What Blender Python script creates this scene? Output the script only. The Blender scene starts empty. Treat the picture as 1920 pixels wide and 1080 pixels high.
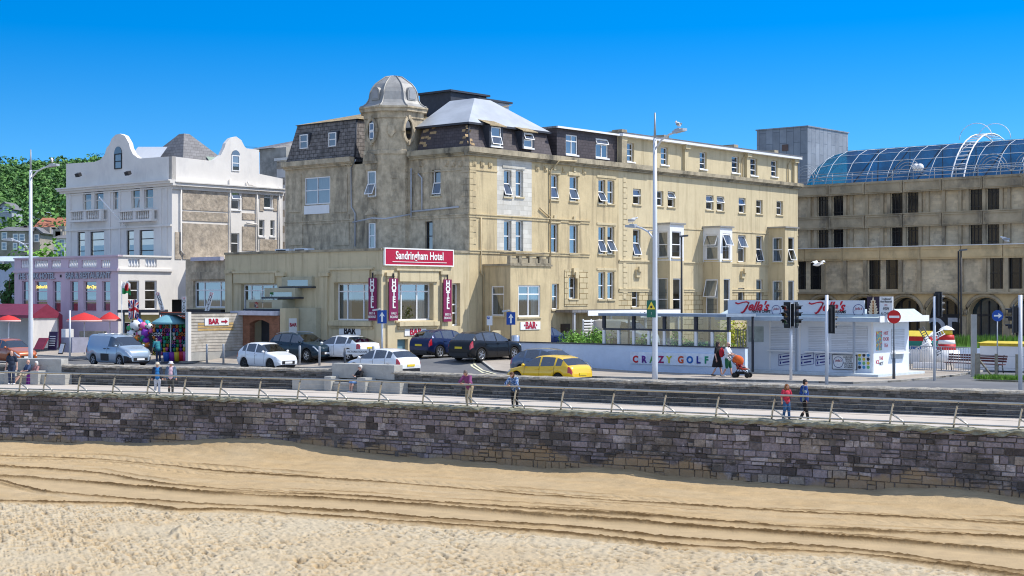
import bpy, bmesh, math, random
import numpy as np
from mathutils import Matrix, Vector
random.seed(7)
R = math.radians
SC = bpy.context.scene
COL = SC.collection
F, CX, HY, HC = 2850.0, 960.0, 555.0, 4.1      # photograph's focal length (px), horizon, eye height
# town grid: origin, a runs along the sea-front road, d away from the sea
TO = Vector((-13.8, 85.5)); TU = Vector((.7557, -.655)); TN = Vector((.655, .7557))
TOWN = Matrix(((TU.x, TN.x, 0, TO.x), (TU.y, TN.y, 0, TO.y), (0, 0, 1, 0), (0, 0, 0, 1)))
WORLD = Matrix.Identity(4)
TROT = math.atan2(TU.y, TU.x)
def wxy(a, d): v = TO + TU * a + TN * d; return v.x, v.y
def ad(x, y): v = Vector((x, y)) - TO; return v.dot(TU), v.dot(TN)
def gp(px, py, z=0.0):
    Y = (HC - z) * F / (py - HY); return Vector(((px - CX) / F * Y, Y, z))
def at(px, Y, z=0.0): return Vector(((px - CX) / F * Y, Y, z))
def zat(py, Y): return HC + (HY - py) / F * Y
def smooth(e0, e1, x):
    t = max(0.0, min(1.0, (x - e0) / (e1 - e0))); return t * t * (3 - 2 * t)
def lerp(pts, x):
    if x <= pts[0][0]: return pts[0][1]
    for (x0, y0), (x1, y1) in zip(pts, pts[1:]):
        if x <= x1: return y0 + (y1 - y0) * (x - x0) / (x1 - x0) if x1 > x0 else y1
    return pts[-1][1]
def gz(x, y):
    a, d = ad(x, y)
    return .6 * smooth(.5, 6.5, d) * (1 - smooth(9, 16, a)) - .05 * smooth(10, 22, a)
class PL:
    """a vertical plane in town coordinates: origin, direction, outward normal"""
    def __init__(s, o, u, n): s.o, s.u, s.n = Vector(o), Vector(u).normalized(), Vector(n).normalized()
    def s(s, px):
        k = (px - CX) / F
        ox, oy = wxy(*s.o); ux, uy = (TU * s.u.x + TN * s.u.y)
        return (k * oy - ox) / (ux - k * uy)
    def Y(s, t): p = s.o + s.u * t; return wxy(p.x, p.y)[1]
    def z(s, py, t): return zat(py, s.Y(t))
    def p(s, t, z, off=0.0):
        q = s.o + s.u * t + s.n * off; return (q.x, q.y, z)
    def rect(s, x0, y0, x1, y1):
        a, b = s.s(x0), s.s(x1); m = (a + b) / 2
        za, zb = s.z(y1, m), s.z(y0, m)
        return (min(a, b), max(a, b), min(za, zb), max(za, zb))
# ------------------------------------------------------------------ materials
MATS = {}
def mat(name, col, rough=.8, metal=0.0, var=.12, scale=3.0, bump=0.0, bscale=None, stain=None, stain_amt=.0, stain_scale=.6, streak=1.0, spec=.35, coat=0.0, island=0.0, extra=None, coords='Object', emit=None):
    if name in MATS: return MATS[name]
    m = bpy.data.materials.new(name); m.use_nodes = True; MATS[name] = m
    nt = m.node_tree; N = nt.nodes; L = nt.links
    b = N['Principled BSDF']; b.inputs['Roughness'].default_value = rough; b.inputs['Metallic'].default_value = metal
    b.inputs['Specular IOR Level'].default_value = spec; b.inputs['Coat Weight'].default_value = coat; b.inputs['Coat Roughness'].default_value = .04
    tc = N.new('ShaderNodeTexCoord')
    def noise(sc, det=4, st=1.0, rgh=.6):
        mp = N.new('ShaderNodeMapping'); mp.inputs['Scale'].default_value = (1, 1, st)
        L.new(tc.outputs[coords], mp.inputs[0]); n = N.new('ShaderNodeTexNoise'); n.inputs['Scale'].default_value = sc; n.inputs['Detail'].default_value = det; n.inputs['Roughness'].default_value = rgh
        L.new(mp.outputs[0], n.inputs['Vector']); return n
    def ramp(src, a, b_):
        r = N.new('ShaderNodeMapRange'); r.inputs[1].default_value = a; r.inputs[2].default_value = b_; L.new(src, r.inputs[0]); return r.outputs[0]
    def mix(fac, c1, c2, mode='MIX'):
        x = N.new('ShaderNodeMix'); x.data_type = 'RGBA'; x.blend_type = mode
        for s, v in ((x.inputs[0], fac), (x.inputs[6], c1), (x.inputs[7], c2)):
            if isinstance(v, (int, float)): s.default_value = v
            elif isinstance(v, tuple): s.default_value = (*v, 1)
            else: L.new(v, s)
        return x.outputs[2]
    c = tuple(col)
    dark = tuple(v * (1 - var) for v in c); lite = tuple(min(1, v * (1 + var)) for v in c)
    out = mix(ramp(noise(scale).outputs[0], .3, .7), dark, lite) if var > 0 else c
    if stain: out = mix(mulv(N, L, ramp(noise(stain_scale, 6, streak, .7).outputs[0], .5, .68), stain_amt), out, tuple(stain))
    if island > 0:
        g = N.new('ShaderNodeNewGeometry'); r = N.new('ShaderNodeMapRange'); r.inputs[3].default_value = 1 - island; r.inputs[4].default_value = 1 + island
        L.new(g.outputs['Random Per Island'], r.inputs[0]); cc = N.new('ShaderNodeCombineColor')
        for i in range(3): L.new(r.outputs[0], cc.inputs[i])
        out = mix(1.0, out, cc.outputs[0], 'MULTIPLY')
    if extra: out = extra(N, L, tc, noise, ramp, mix, out, b)
    if isinstance(out, tuple): b.inputs['Base Color'].default_value = (*out, 1)
    else: L.new(out, b.inputs['Base Color'])
    if bump:
        bp = N.new('ShaderNodeBump'); bp.inputs['Strength'].default_value = bump; bp.inputs['Distance'].default_value = .05
        L.new(noise(bscale or scale * 3, 6).outputs[0], bp.inputs['Height']); L.new(bp.outputs[0], b.inputs['Normal'])
    if emit: b.inputs['Emission Color'].default_value = (*emit[0], 1); b.inputs['Emission Strength'].default_value = emit[1]
    m.diffuse_color = (*col, 1)
    return m
def mulv(N, L, s, k):
    x = N.new('ShaderNodeMath'); x.operation = 'MULTIPLY'; x.inputs[1].default_value = k; L.new(s, x.inputs[0]); return x.outputs[0]
def glass(name, tint=(.7, .78, .8), refl=.10, rough=.02, alpha=.75, top=.6):
    """thin window glass: see-through with a mirror coat that grows at a slant"""
    if name in MATS: return MATS[name]
    m = bpy.data.materials.new(name); m.use_nodes = True; MATS[name] = m
    N, L = m.node_tree.nodes, m.node_tree.links
    N.remove(N['Principled BSDF']); o = N['Material Output']
    t = N.new('ShaderNodeBsdfTransparent'); t.inputs[0].default_value = tuple(v * alpha for v in tint) + (1,)
    g = N.new('ShaderNodeBsdfGlossy'); g.inputs['Roughness'].default_value = rough; g.inputs[0].default_value = (.95, .97, 1, 1)
    lw = N.new('ShaderNodeLayerWeight'); lw.inputs[0].default_value = .35
    mr = N.new('ShaderNodeMapRange'); mr.inputs[3].default_value = refl; mr.inputs[4].default_value = top; L.new(lw.outputs['Fresnel'], mr.inputs[0])
    mx = N.new('ShaderNodeMixShader'); L.new(mr.outputs[0], mx.inputs[0]); L.new(t.outputs[0], mx.inputs[1]); L.new(g.outputs[0], mx.inputs[2]); L.new(mx.outputs[0], o.inputs[0])
    m.diffuse_color = (.2, .3, .4, 1)
    return m
def brick_extra(bw, bh, mortar, depth=.6, ms=.02, vert=False, offs=.5):
    """courses drawn into colour and bump; vertical faces map (a+d, z), flat ones (a, d)"""
    def f(N, L, tc, noise, ramp, mix, out, b):
        sp = N.new('ShaderNodeSeparateXYZ'); L.new(tc.outputs['Object'], sp.inputs[0])
        ad_ = N.new('ShaderNodeMath'); ad_.operation = 'ADD'; L.new(sp.outputs[0], ad_.inputs[0]); L.new(sp.outputs[1], ad_.inputs[1])
        cb = N.new('ShaderNodeCombineXYZ')
        if vert == 'flat': L.new(sp.outputs[0], cb.inputs[0]); L.new(sp.outputs[1], cb.inputs[1])
        elif vert: L.new(sp.outputs[2], cb.inputs[0]); L.new(ad_.outputs[0], cb.inputs[1])
        else: L.new(ad_.outputs[0], cb.inputs[0]); L.new(sp.outputs[2], cb.inputs[1])
        t = N.new('ShaderNodeTexBrick'); t.inputs['Scale'].default_value = 1; t.inputs['Brick Width'].default_value = bw; t.inputs['Row Height'].default_value = bh
        t.inputs['Mortar Size'].default_value = ms; t.inputs['Mortar Smooth'].default_value = .2; t.offset = offs
        t.inputs['Color1'].default_value = (1, 1, 1, 1); t.inputs['Color2'].default_value = (.78, .78, .78, 1); t.inputs['Mortar'].default_value = (*mortar, 1)
        L.new(cb.outputs[0], t.inputs[0])
        bp = N.new('ShaderNodeBump'); bp.inputs['Strength'].default_value = depth; bp.inputs['Distance'].default_value = .02; bp.invert = True
        L.new(t.outputs['Fac'], bp.inputs['Height']); L.new(bp.outputs[0], b.inputs['Normal'])
        return mix(1.0, out, t.outputs['Color'], 'MULTIPLY')
    return f
# ------------------------------------------------------------------ mesh building
class MB:
    def __init__(s, frame=TOWN): s.v, s.f, s.m, s.sm, s.frame, s.ops = [], [], [], [], frame, None
    def face(s, pts, m=0, sm=False):
        i = len(s.v); s.v += [tuple(p) for p in pts]; s.f.append(tuple(range(i, i + len(pts)))); s.m.append(m); s.sm.append(sm)
    def add(s, v, f, m=0, sm=False):
        i = len(s.v); s.v += [tuple(p) for p in v]
        for q in f: s.f.append(tuple(i + k for k in q)); s.m.append(m); s.sm.append(sm)
        return s
    def box(s, x0, x1, y0, y1, z0, z1, m=0):
        v = [(x, y, z) for z in (z0, z1) for (x, y) in ((x0, y0), (x1, y0), (x1, y1), (x0, y1))]
        s.add(v, [(3, 2, 1, 0), (4, 5, 6, 7), (0, 1, 5, 4), (1, 2, 6, 5), (2, 3, 7, 6), (3, 0, 4, 7)], m); return s
    def pbox(s, pl, s0, s1, z0, z1, o0, o1, m=0):
        """a box standing on plane pl from offset o0 to o1"""
        v = [pl.p(t, z, o) for z in (z0, z1) for (t, o) in ((s0, o0), (s1, o0), (s1, o1), (s0, o1))]
        s.add(v, fix([(3, 2, 1, 0), (4, 5, 6, 7), (0, 1, 5, 4), (1, 2, 6, 5), (2, 3, 7, 6), (3, 0, 4, 7)], v), m); return s
    def obox(s, c, ax, ay, az, m=0):
        c, ax, ay, az = map(Vector, (c, ax, ay, az))
        v = [c + ax * i + ay * j + az * k for k in (-1, 1) for (i, j) in ((-1, -1), (1, -1), (1, 1), (-1, 1))]
        s.add(v, fix([(3, 2, 1, 0), (4, 5, 6, 7), (0, 1, 5, 4), (1, 2, 6, 5), (2, 3, 7, 6), (3, 0, 4, 7)], v), m); return s
    def tube(s, pts, r, n=8, m=0, caps=True, sm=True):
        pts = [Vector(p) for p in pts]; rr = r if isinstance(r, (list, tuple)) else [r] * len(pts)
        base = len(s.v); up = Vector((0, 0, 1)); k = len(pts)
        for i, p in enumerate(pts):
            t = (pts[min(i + 1, k - 1)] - pts[max(i - 1, 0)]).normalized()
            x = t.cross(up if abs(t.z) < .95 else Vector((1, 0, 0))).normalized(); y = x.cross(t)
            for j in range(n):
                a = 2 * math.pi * j / n; s.v.append(tuple(p + (x * math.cos(a) + y * math.sin(a)) * rr[i]))
        for i in range(k - 1):
            for j in range(n):
                q = (base + i * n + j, base + (i + 1) * n + j, base + (i + 1) * n + (j + 1) % n, base + i * n + (j + 1) % n)
                s.f.append(q); s.m.append(m); s.sm.append(sm)
        if caps:
            s.f.append(tuple(base + j for j in range(n))); s.m.append(m); s.sm.append(False)
            s.f.append(tuple(base + (k - 1) * n + j for j in reversed(range(n)))); s.m.append(m); s.sm.append(False)
        return s
    def cyl(s, p, r, h, n=12, m=0, r2=None): return s.tube([p, (p[0], p[1], p[2] + h)], [r, r if r2 is None else r2], n, m)
    def lathe(s, c, prof, n=16, m=0, sm=True, ph=0.0, axis=None):
        """prof: list of (r, z); c centre; optional axis matrix"""
        base = len(s.v); c = Vector(c)
        for (r, z) in prof:
            for j in range(n):
                a = 2 * math.pi * j / n + ph; q = Vector((r * math.cos(a), r * math.sin(a), z))
                s.v.append(tuple(c + (axis @ q if axis else q)))
        for i in range(len(prof) - 1):
            for j in range(n):
                s.f.append((base + i * n + j, base + i * n + (j + 1) % n, base + (i + 1) * n + (j + 1) % n, base + (i + 1) * n + j)); s.m.append(m); s.sm.append(sm)
        s.f.append(tuple(base + j for j in reversed(range(n)))); s.m.append(m); s.sm.append(False)
        s.f.append(tuple(base + (len(prof) - 1) * n + j for j in range(n))); s.m.append(m); s.sm.append(False)
        return s
    def prism(s, poly, ext, m=0):
        """poly: 3-D polygon, ext: extrusion vector"""
        e = Vector(ext); p = [Vector(q) for q in poly]; n = len(p); v = p + [q + e for q in p]
        nn = sum(((p[i] - p[0]).cross(p[(i + 1) % n] - p[0]) for i in range(n)), Vector())
        f = [tuple(range(n)), tuple(reversed(range(n, 2 * n)))] + [(i, n + i, n + (i + 1) % n, (i + 1) % n) for i in range(n)]
        if nn.dot(e) > 0: f = [tuple(reversed(q)) for q in f]
        s.add(v, f, m); return s
    def sphere(s, c, r, n=12, k=8, m=0, sc=(1, 1, 1)):
        base = len(s.v); c = Vector(c)
        for i in range(k + 1):
            t = math.pi * i / k
            for j in range(n):
                a = 2 * math.pi * j / n
                s.v.append((c.x + r * sc[0] * math.sin(t) * math.cos(a), c.y + r * sc[1] * math.sin(t) * math.sin(a), c.z - r * sc[2] * math.cos(t)))
        for i in range(k):
            for j in range(n):
                s.f.append((base + i * n + j, base + i * n + (j + 1) % n, base + (i + 1) * n + (j + 1) % n, base + (i + 1) * n + j)); s.m.append(m); s.sm.append(True)
        return s
    def wall(s, pl, s0, s1, z0, z1, holes=(), depth=.2, m=0, mr=None):
        """a face with openings and their reveals"""
        hs = [(max(h[0], s0), min(h[1], s1), max(h[2], z0), min(h[3], z1)) for h in holes]
        hs = [h for h in hs if h[1] > h[0] and h[3] > h[2]]
        xs = sorted({s0, s1, *[h[0] for h in hs], *[h[1] for h in hs]}); zs = sorted({z0, z1, *[h[2] for h in hs], *[h[3] for h in hs]})
        for i in range(len(xs) - 1):
            j = 0
            while j < len(zs) - 1:
                cx = (xs[i] + xs[i + 1]) / 2
                inh = lambda q: any(h[0] < cx < h[1] and h[2] < (zs[q] + zs[q + 1]) / 2 < h[3] for h in hs)
                if inh(j): j += 1; continue
                k = j
                while k + 1 < len(zs) - 1 and not inh(k + 1): k += 1
                q = [pl.p(xs[i], zs[j]), pl.p(xs[i + 1], zs[j]), pl.p(xs[i + 1], zs[k + 1]), pl.p(xs[i], zs[k + 1])]
                s.face(orient(q, (pl.n.x, pl.n.y, 0)), m); j = k + 1
        for h in hs:
            a, b, c, d = h; mm = m if mr is None else mr
            for (t0, zz0, t1, zz1) in ((a, c, b, c), (b, c, b, d), (b, d, a, d), (a, d, a, c)):
                q = [pl.p(t0, zz0), pl.p(t1, zz1), pl.p(t1, zz1, -depth), pl.p(t0, zz0, -depth)]
                ctr = Vector(pl.p((a + b) / 2, (c + d) / 2, -depth / 2)) - sum((Vector(x) for x in q), Vector()) / 4
                s.face(orient(q, ctr), mm)
        return s
    def build(s, name, mats, parent=None, smooth=None, bevel=0.0, loc=None, rot=0.0):
        me = bpy.data.meshes.new(name)
        if parent is not None: base = FR[parent]
        elif loc is not None: base = Matrix.Translation(Vector(loc)) @ Matrix.Rotation(rot, 4, 'Z')
        else: base = Matrix.Translation(s.frame @ Vector(s.v[0])) if False else WORLD
        T = base.inverted() @ s.frame
        v = np.array(s.v, dtype=float); M = np.array(T); v = v @ M[:3, :3].T + M[:3, 3]
        me.from_pydata(v.tolist(), [], s.f)
        for q in (mats if isinstance(mats, (list, tuple)) else [mats]): me.materials.append(q)
        me.polygons.foreach_set('material_index', s.m); me.polygons.foreach_set('use_smooth', s.sm if smooth is None else [smooth] * len(s.f))
        me.update()
        o = bpy.data.objects.new(name, me); COL.objects.link(o)
        if parent is not None: o.parent = parent
        elif loc is not None: o.location = loc; o.rotation_euler.z = rot
        FR[o] = base
        if bevel:
            b = o.modifiers.new('bevel', 'BEVEL'); b.width = bevel; b.segments = 2; b.limit_method = 'ANGLE'
        return o
FR = {}
def orient(q, n):
    q = [Vector(x) for x in q]; nn = (q[1] - q[0]).cross(q[2] - q[0])
    return q if nn.dot(Vector(n)) >= 0 else q[::-1]
def fix(faces, v):
    v = [Vector(x) for x in v]; c = sum(v, Vector()) / len(v); out = []
    for f in faces:
        n = (v[f[1]] - v[f[0]]).cross(v[f[2]] - v[f[0]]); fc = sum((v[i] for i in f), Vector()) / len(f)
        out.append(f if n.dot(fc - c) >= 0 else tuple(reversed(f)))
    return out
def tag(o, label=None, cat=None, group=None, kind=None):
    for k, v in (('label', label), ('category', cat), ('group', group), ('kind', kind)):
        if v: o[k] = v
    return o
def thing(name, label, cat, loc=(0, 0, 0), rot=0.0, group=None):
    o = bpy.data.objects.new(name, None); COL.objects.link(o); o.empty_display_size = .2
    o.location = loc; o.rotation_euler.z = rot
    FR[o] = Matrix.Translation(Vector(loc)) @ Matrix.Rotation(rot, 4, 'Z')
    return tag(o, label, cat, group)
def town_thing(name, label, cat, a, d, z=0.0, group=None):
    x, y = wxy(a, d); return thing(name, label, cat, (x, y, z), TROT, group)
def kids(o): return [c for c in COL.objects if c.parent is o]
def dup(root, loc, rot=None, label=None, group=None):
    def rec(o, par):
        c = o.copy(); COL.objects.link(c)
        if par is not None: c.parent = par
        for ch in [x for x in list(o.children)]: rec(ch, c)
        return c
    c = rec(root, None); c.location = loc
    if rot is not None: c.rotation_euler.z = rot
    if label: c['label'] = label
    if group: c['group'] = group
    FR[c] = Matrix.Translation(Vector(loc)) @ Matrix.Rotation(c.rotation_euler.z, 4, 'Z')
    return c
def text(mb, s, size, o, ux, uz, depth=.02, align='CENTER', shear=0.0, m=0, bold=0.0, sx=1.0):
    """flat letters with a little thickness; o = anchor, ux/uz = text axes"""
    cu = bpy.data.curves.new('lettering', 'FONT'); cu.body = s; cu.size = size; cu.align_x = align; cu.align_y = 'CENTER'; cu.extrude = depth; cu.shear = shear; cu.offset = bold; cu.resolution_u = 3
    ob = bpy.data.objects.new('lettering', cu); COL.objects.link(ob)
    me = ob.to_mesh(); ux, uz, o = Vector(ux).normalized(), Vector(uz).normalized(), Vector(o); nn = ux.cross(uz)
    mb.add([o + ux * (v.co.x * sx) + uz * v.co.y + nn * v.co.z for v in me.vertices], [tuple(p.vertices) for p in me.polygons], m)
    ob.to_mesh_clear(); bpy.data.objects.remove(ob); bpy.data.curves.remove(cu)
def ptext(mb, pl, s, size, t, z, off=.03, flip=None, **k):
    """letters lying on plane pl, reading left to right as seen from outside"""
    ux = Vector((pl.u.x, pl.u.y, 0)); nn = Vector((pl.n.x, pl.n.y, 0))
    if ux.cross(Vector((0, 0, 1))).dot(nn) < 0: ux = -ux
    text(mb, s, size, pl.p(t, z, off), ux, (0, 0, 1), **k)
_rng = np.random.RandomState(11)
def vnoise(x, y, seed=0):
    """2-D value noise on numpy arrays"""
    t = np.random.RandomState(seed).rand(256, 256); xi = np.floor(x).astype(int); yi = np.floor(y).astype(int)
    fx = x - xi; fy = y - yi; fx = fx * fx * (3 - 2 * fx); fy = fy * fy * (3 - 2 * fy); g = lambda i, j: t[i & 255, j & 255]
    return (g(xi, yi) * (1 - fx) + g(xi + 1, yi) * fx) * (1 - fy) + (g(xi, yi + 1) * (1 - fx) + g(xi + 1, yi + 1) * fx) * fy
def fbm(x, y, oct=4, seed=0): return sum(vnoise(x * 2 ** i, y * 2 ** i, seed + i) * .5 ** i for i in range(oct)) / (2 - .5 ** (oct - 1))
# ================================================================== SETTING
def np_mesh(name, V, Q, m, smooth=True, attr=None):
    me = bpy.data.meshes.new(name); n, k = len(V), len(Q)
    me.vertices.add(n); me.vertices.foreach_set('co', np.asarray(V, dtype=np.float32).ravel())
    me.loops.add(k * 4); me.loops.foreach_set('vertex_index', np.asarray(Q, dtype=np.int32).ravel())
    me.polygons.add(k); me.polygons.foreach_set('loop_start', np.arange(0, k * 4, 4, dtype=np.int32)); me.polygons.foreach_set('use_smooth', np.full(k, smooth))
    me.update(calc_edges=True); me.materials.append(m)
    if attr:
        for an, vals in attr.items():
            a = me.attributes.new(an, 'FLOAT', 'POINT'); a.data.foreach_set('value', np.asarray(vals, dtype=np.float32))
    o = bpy.data.objects.new(name, me); COL.objects.link(o); FR[o] = WORLD
    return o
def grid_quads(nr, nc):
    i = np.arange(nr * nc).reshape(nr, nc)
    return np.stack([i[:-1, :-1], i[:-1, 1:], i[1:, 1:], i[1:, :-1]], -1).reshape(-1, 4)
# ---- the two walls of the promenade, read off the photograph's coping lines
def polyline(pts, z, ext=22):
    q = [gp(x, y, z) for x, y in pts]; q = [Vector((p.x, p.y)) for p in q]
    return [q[0] + (q[0] - q[1]).normalized() * ext] + q + [q[-1] + (q[-1] - q[-2]).normalized() * ext]
FRONT = polyline([(0, 733), (300, 741), (627, 751), (980, 767), (1260, 778.5), (1600, 793.5), (1920, 808)], -.55)
BACK = polyline([(106, 682.7), (640, 691.6), (979, 704.5), (1260, 714), (1619, 724), (1920, 732)], .45)
class Line:
    def __init__(s, pts):
        s.pts = pts; s.L = [0]
        for a, b in zip(pts, pts[1:]): s.L.append(s.L[-1] + (b - a).length)
        s.len = s.L[-1]
    def at(s, t):
        for i in range(len(s.pts) - 1):
            if t <= s.L[i + 1] or i == len(s.pts) - 2:
                return s.pts[i].lerp(s.pts[i + 1], (t - s.L[i]) / (s.L[i + 1] - s.L[i]))
    def dir(s, t): return (s.at(min(t + 1.5, s.len)) - s.at(max(t - 1.5, 0))).normalized()
    def p(s, t, z, off=0):           # off > 0 lies towards the sea
        q = s.at(t); d = s.dir(t); n = Vector((d.y, -d.x)); q = q + n * off; return (q.x, q.y, z)
    def y(s, x):
        P = sorted([(q.x, q.y) for q in s.pts]); return lerp(P, x)
    def t_at_px(s, px):
        k = (px - CX) / F; lo, hi = 0, s.len
        for _ in range(40):
            m = (lo + hi) / 2; q = s.at(m)
            if q.x / q.y < k: lo = m
            else: hi = m
        return lo
LF, LB = Line(FRONT), Line(BACK)
# ---- sand
TR = {'r1': [(-300, 880), (0, 898), (90, 917), (160, 923), (260, 930), (400, 940), (640, 952), (840, 967), (1040, 980), (1280, 1003), (1447, 1013), (1580, 1022), (1700, 1036), (1920, 1063), (2300, 1110)],
      'r2': [(-300, 880), (60, 892), (187, 902), (247, 908), (400, 920), (640, 934), (840, 948), (1040, 962), (1280, 981), (1480, 995), (1680, 1010), (1920, 1032), (2300, 1070)],
      'r3': [(-300, 862), (63, 877), (187, 885), (260, 897), (333, 907), (500, 920), (720, 932), (840, 940), (1040, 953), (1280, 969), (1480, 985), (1920, 1007), (2300, 1035)],
      'r4': [(-300, 850), (180, 860), (400, 882), (640, 900), (840, 913), (1007, 928), (1280, 947), (1447, 957), (1680, 970), (1920, 983), (2300, 1005)],
      'r5': [(-300, 925), (253, 938), (333, 950), (433, 949), (640, 962), (840, 977), (1040, 992), (1280, 1015), (1447, 1024), (1600, 1030), (1920, 1072), (2300, 1120)]}
def track(k):
    q = [gp(x, y, -3.1) for x, y in TR[k]]; q.sort(key=lambda v: v.x); return np.array([v.x for v in q]), np.array([v.y for v in q])
def sand_mesh():
    nr, nc = 720, 1150                                          # rows run with the tyre tracks
    c = 17 + 55 * np.linspace(0, 1, nr)[:, None]; T = np.linspace(0, 1, nc)[None, :]
    Xg = -(.36 * c + 5) / .802 + T * ((.36 * c + 5) / .802 + (.36 * c + 5) / 1.198); Yg = c - .55 * Xg
    P = sorted([(q.x, q.y) for q in FRONT]); yw = np.interp(Xg, [p[0] for p in P], [p[1] for p in P])
    dist = (yw - Yg) * .88
    z = -3.05 - .012 * np.clip(dist, 0, 30) + .10 * (fbm(Xg / 6, Yg / 5, 3, 3) - .5)
    bank = np.exp(-(np.clip(dist, 0, 9) / 1.5) ** 2) * (.10 + .6 * np.clip(fbm(Xg / 4 + 9, Yg / 50, 3, 5) - .42, 0, 1))
    heap = np.exp(-((Xg + 12) / 4.5) ** 2 - (np.clip(dist, 0, 9) / 1.3) ** 2) * .55
    z = z + bank + heap + .05 * (fbm(Xg * 2.2, Yg * 2.2, 4, 8) - .5) * np.exp(-np.clip(dist, 0, 9) / 1.2)
    Yk = {k: np.interp(Xg, *track(k)) for k in TR}
    damp_shade = Xg * 0  # damp clods and the ridges' shaded sides, both put into the colour
    clump = .7 + .6 * fbm(Xg * 9, Yg * 9, 3, 21)
    for k, h, w in (('r1', .10, .17), ('r2', .11, .18), ('r3', .10, .2), ('r4', .08, .16), ('r5', .09, .2)):
        dd = (Yg - Yk[k] + .12 * (fbm(Xg * .8, Yg * .1, 3, hash(k[1]) % 50) - .5)) * .9
        amp = np.clip(fbm(Xg / 3.1, Yg * 0 + .3, 3, 30 + int(k[1])) * 2.2 - .35, .15, 1.2)
        w *= .62; amp = .45 + .55 * amp; e = np.exp(-(dd / w) ** 2); z += .8 * h * amp * clump * e * (.75 + .5 * vnoise(Xg * 11, Yg * 11, 71)) - .05 * amp * np.exp(-((dd + .42) / .22) ** 2); damp_shade = np.maximum(damp_shade, np.clip(amp * e * clump * 1.7, 0, 1))
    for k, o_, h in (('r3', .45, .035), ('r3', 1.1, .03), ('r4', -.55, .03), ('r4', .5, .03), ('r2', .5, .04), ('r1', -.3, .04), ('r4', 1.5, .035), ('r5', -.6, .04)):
        dd = Yg - Yk[k] - o_ + .2 * (fbm(Xg * .35, Yg * .1, 3, int(o_ * 10) + 60) - .5); am_ = np.clip(fbm(Xg / 4 + o_ * 7, Yg * 0, 3, 80) * 3 - 1.0, 0, 1); e = am_ * np.exp(-(dd / .08) ** 2); z += h * 1.6 * e * clump; damp_shade = np.maximum(damp_shade, .7 * e)
    s01 = lambda a: np.clip(a, 0, 1) ** 2 * (3 - 2 * np.clip(a, 0, 1))
    band = s01((Yk['r2'] - Yg) / .3) * s01((Yg - Yk['r1']) / .3)
    z -= .04 * band
    fore = s01((Yk['r5'] - Yg) / .8)
    mid = (1 - fore) * (1 - band)
    # raked and tyre-printed foreground: rows of lumps
    a = R(24); u = Xg * math.cos(a) + Yg * math.sin(a); v = -Xg * math.sin(a) + Yg * math.cos(a)
    wu = u + .25 * fbm(Xg * .9, Yg * .9, 3, 41); wv = v + .5 * fbm(Xg * .5, Yg * .5, 3, 44)
    lump = np.clip(np.cos(2 * np.pi * wu / .30) * .5 + np.cos(2 * np.pi * wv / .48 + 1.2 * np.sin(wu * 2.1)) * .5 - .05, 0, 1)
    am = np.clip(2.4 * fbm(Xg / 1.7, Yg / 2.4, 3, 47) - .55, .1, 1.2)
    rough = fbm(Xg * 3.2, Yg * 2.2, 4, 50) - .5
    al = Yg - Yk['r3']; pits = np.clip((vnoise(Xg * 5.2 + Yg * 1.6, Yg * 10.0 - Xg * 1.5, 90) - .56) * 5, 0, 1) * np.clip(.3 + am, 0, 1); lump = .5 * lump + .7 * pits; z += fore * (-.08 * lump * am - .07 * pits + .035 * rough + .05 * (vnoise(Xg * 9, Yg * 8, 52) - .5)) + mid * (.06 * (fbm(Xg * 3, Yg * 5, 4, 55) - .5) + .05 * (fbm(Xg * .5, al * 5, 4, 57) - .5))
    tread = np.clip(np.cos(2 * np.pi * (Xg * .93 + Yg * .3) / .33), 0, 1) * np.clip(np.cos((Yg - Yk['r4'] - .9) * 3.0), 0, 1) * (np.abs(Yg - Yk['r4'] - .3) < 1.6)
    z -= .035 * tread * np.clip(fbm(Xg / 4, Yg / 3, 2, 61) * 2 - .4, 0, 1) * mid
    for hx, hy, hh in ((-10.3, 47.3, .22), (6.4, 38.7, .3), (4.6, 37.0, .3)):
        z += hh * np.exp(-((Xg - hx) / .35) ** 2 - ((Yg - hy) / .5) ** 2) * (.6 + fbm(Xg * 6, Yg * 6, 3, 63))
    V = np.stack([Xg, Yg, z], -1).reshape(-1, 3)
    pit = np.clip(lump * am * 1.6, 0, 1) * fore  # shade of the tread dashes, painted dark inside the pits
    dry_less_shade = np.clip(fore * (.5 + .8 * fbm(Xg / 2.5, Yg / 2, 3, 66)) + band * .25 + mid * .42 * fbm(Xg / 2, al * 1.5, 3, 68) - .75 * pit, 0, 1) - .9 * damp_shade  # dry sand, less the painted shade of pits and ridges
    return V, grid_quads(nr, nc), dry_less_shade.ravel()
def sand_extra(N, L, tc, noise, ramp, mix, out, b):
    a = N.new('ShaderNodeAttribute'); a.attribute_name = 'dry_less_shade'
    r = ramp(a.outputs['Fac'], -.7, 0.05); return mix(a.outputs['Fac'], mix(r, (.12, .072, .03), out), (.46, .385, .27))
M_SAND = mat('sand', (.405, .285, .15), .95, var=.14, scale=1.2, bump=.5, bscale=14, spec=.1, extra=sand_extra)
V, Q, dry_less_shade = sand_mesh()
o = np_mesh('sand', V, Q, M_SAND, True, {'dry_less_shade': dry_less_shade}); tag(o, 'wide beach of raked tan sand with tyre tracks below the stone sea wall', 'sand', kind='structure')
mb = MB(WORLD); mb.face([(-3000, -400, -3.75), (3000, -400, -3.75), (3000, 4000, -3.75), (-3000, 4000, -3.75)])
tag(mb.build('ground', mat('ground', (.30, .25, .15), .95)), 'flat ground reaching to the horizon', 'ground', kind='structure')
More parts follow.
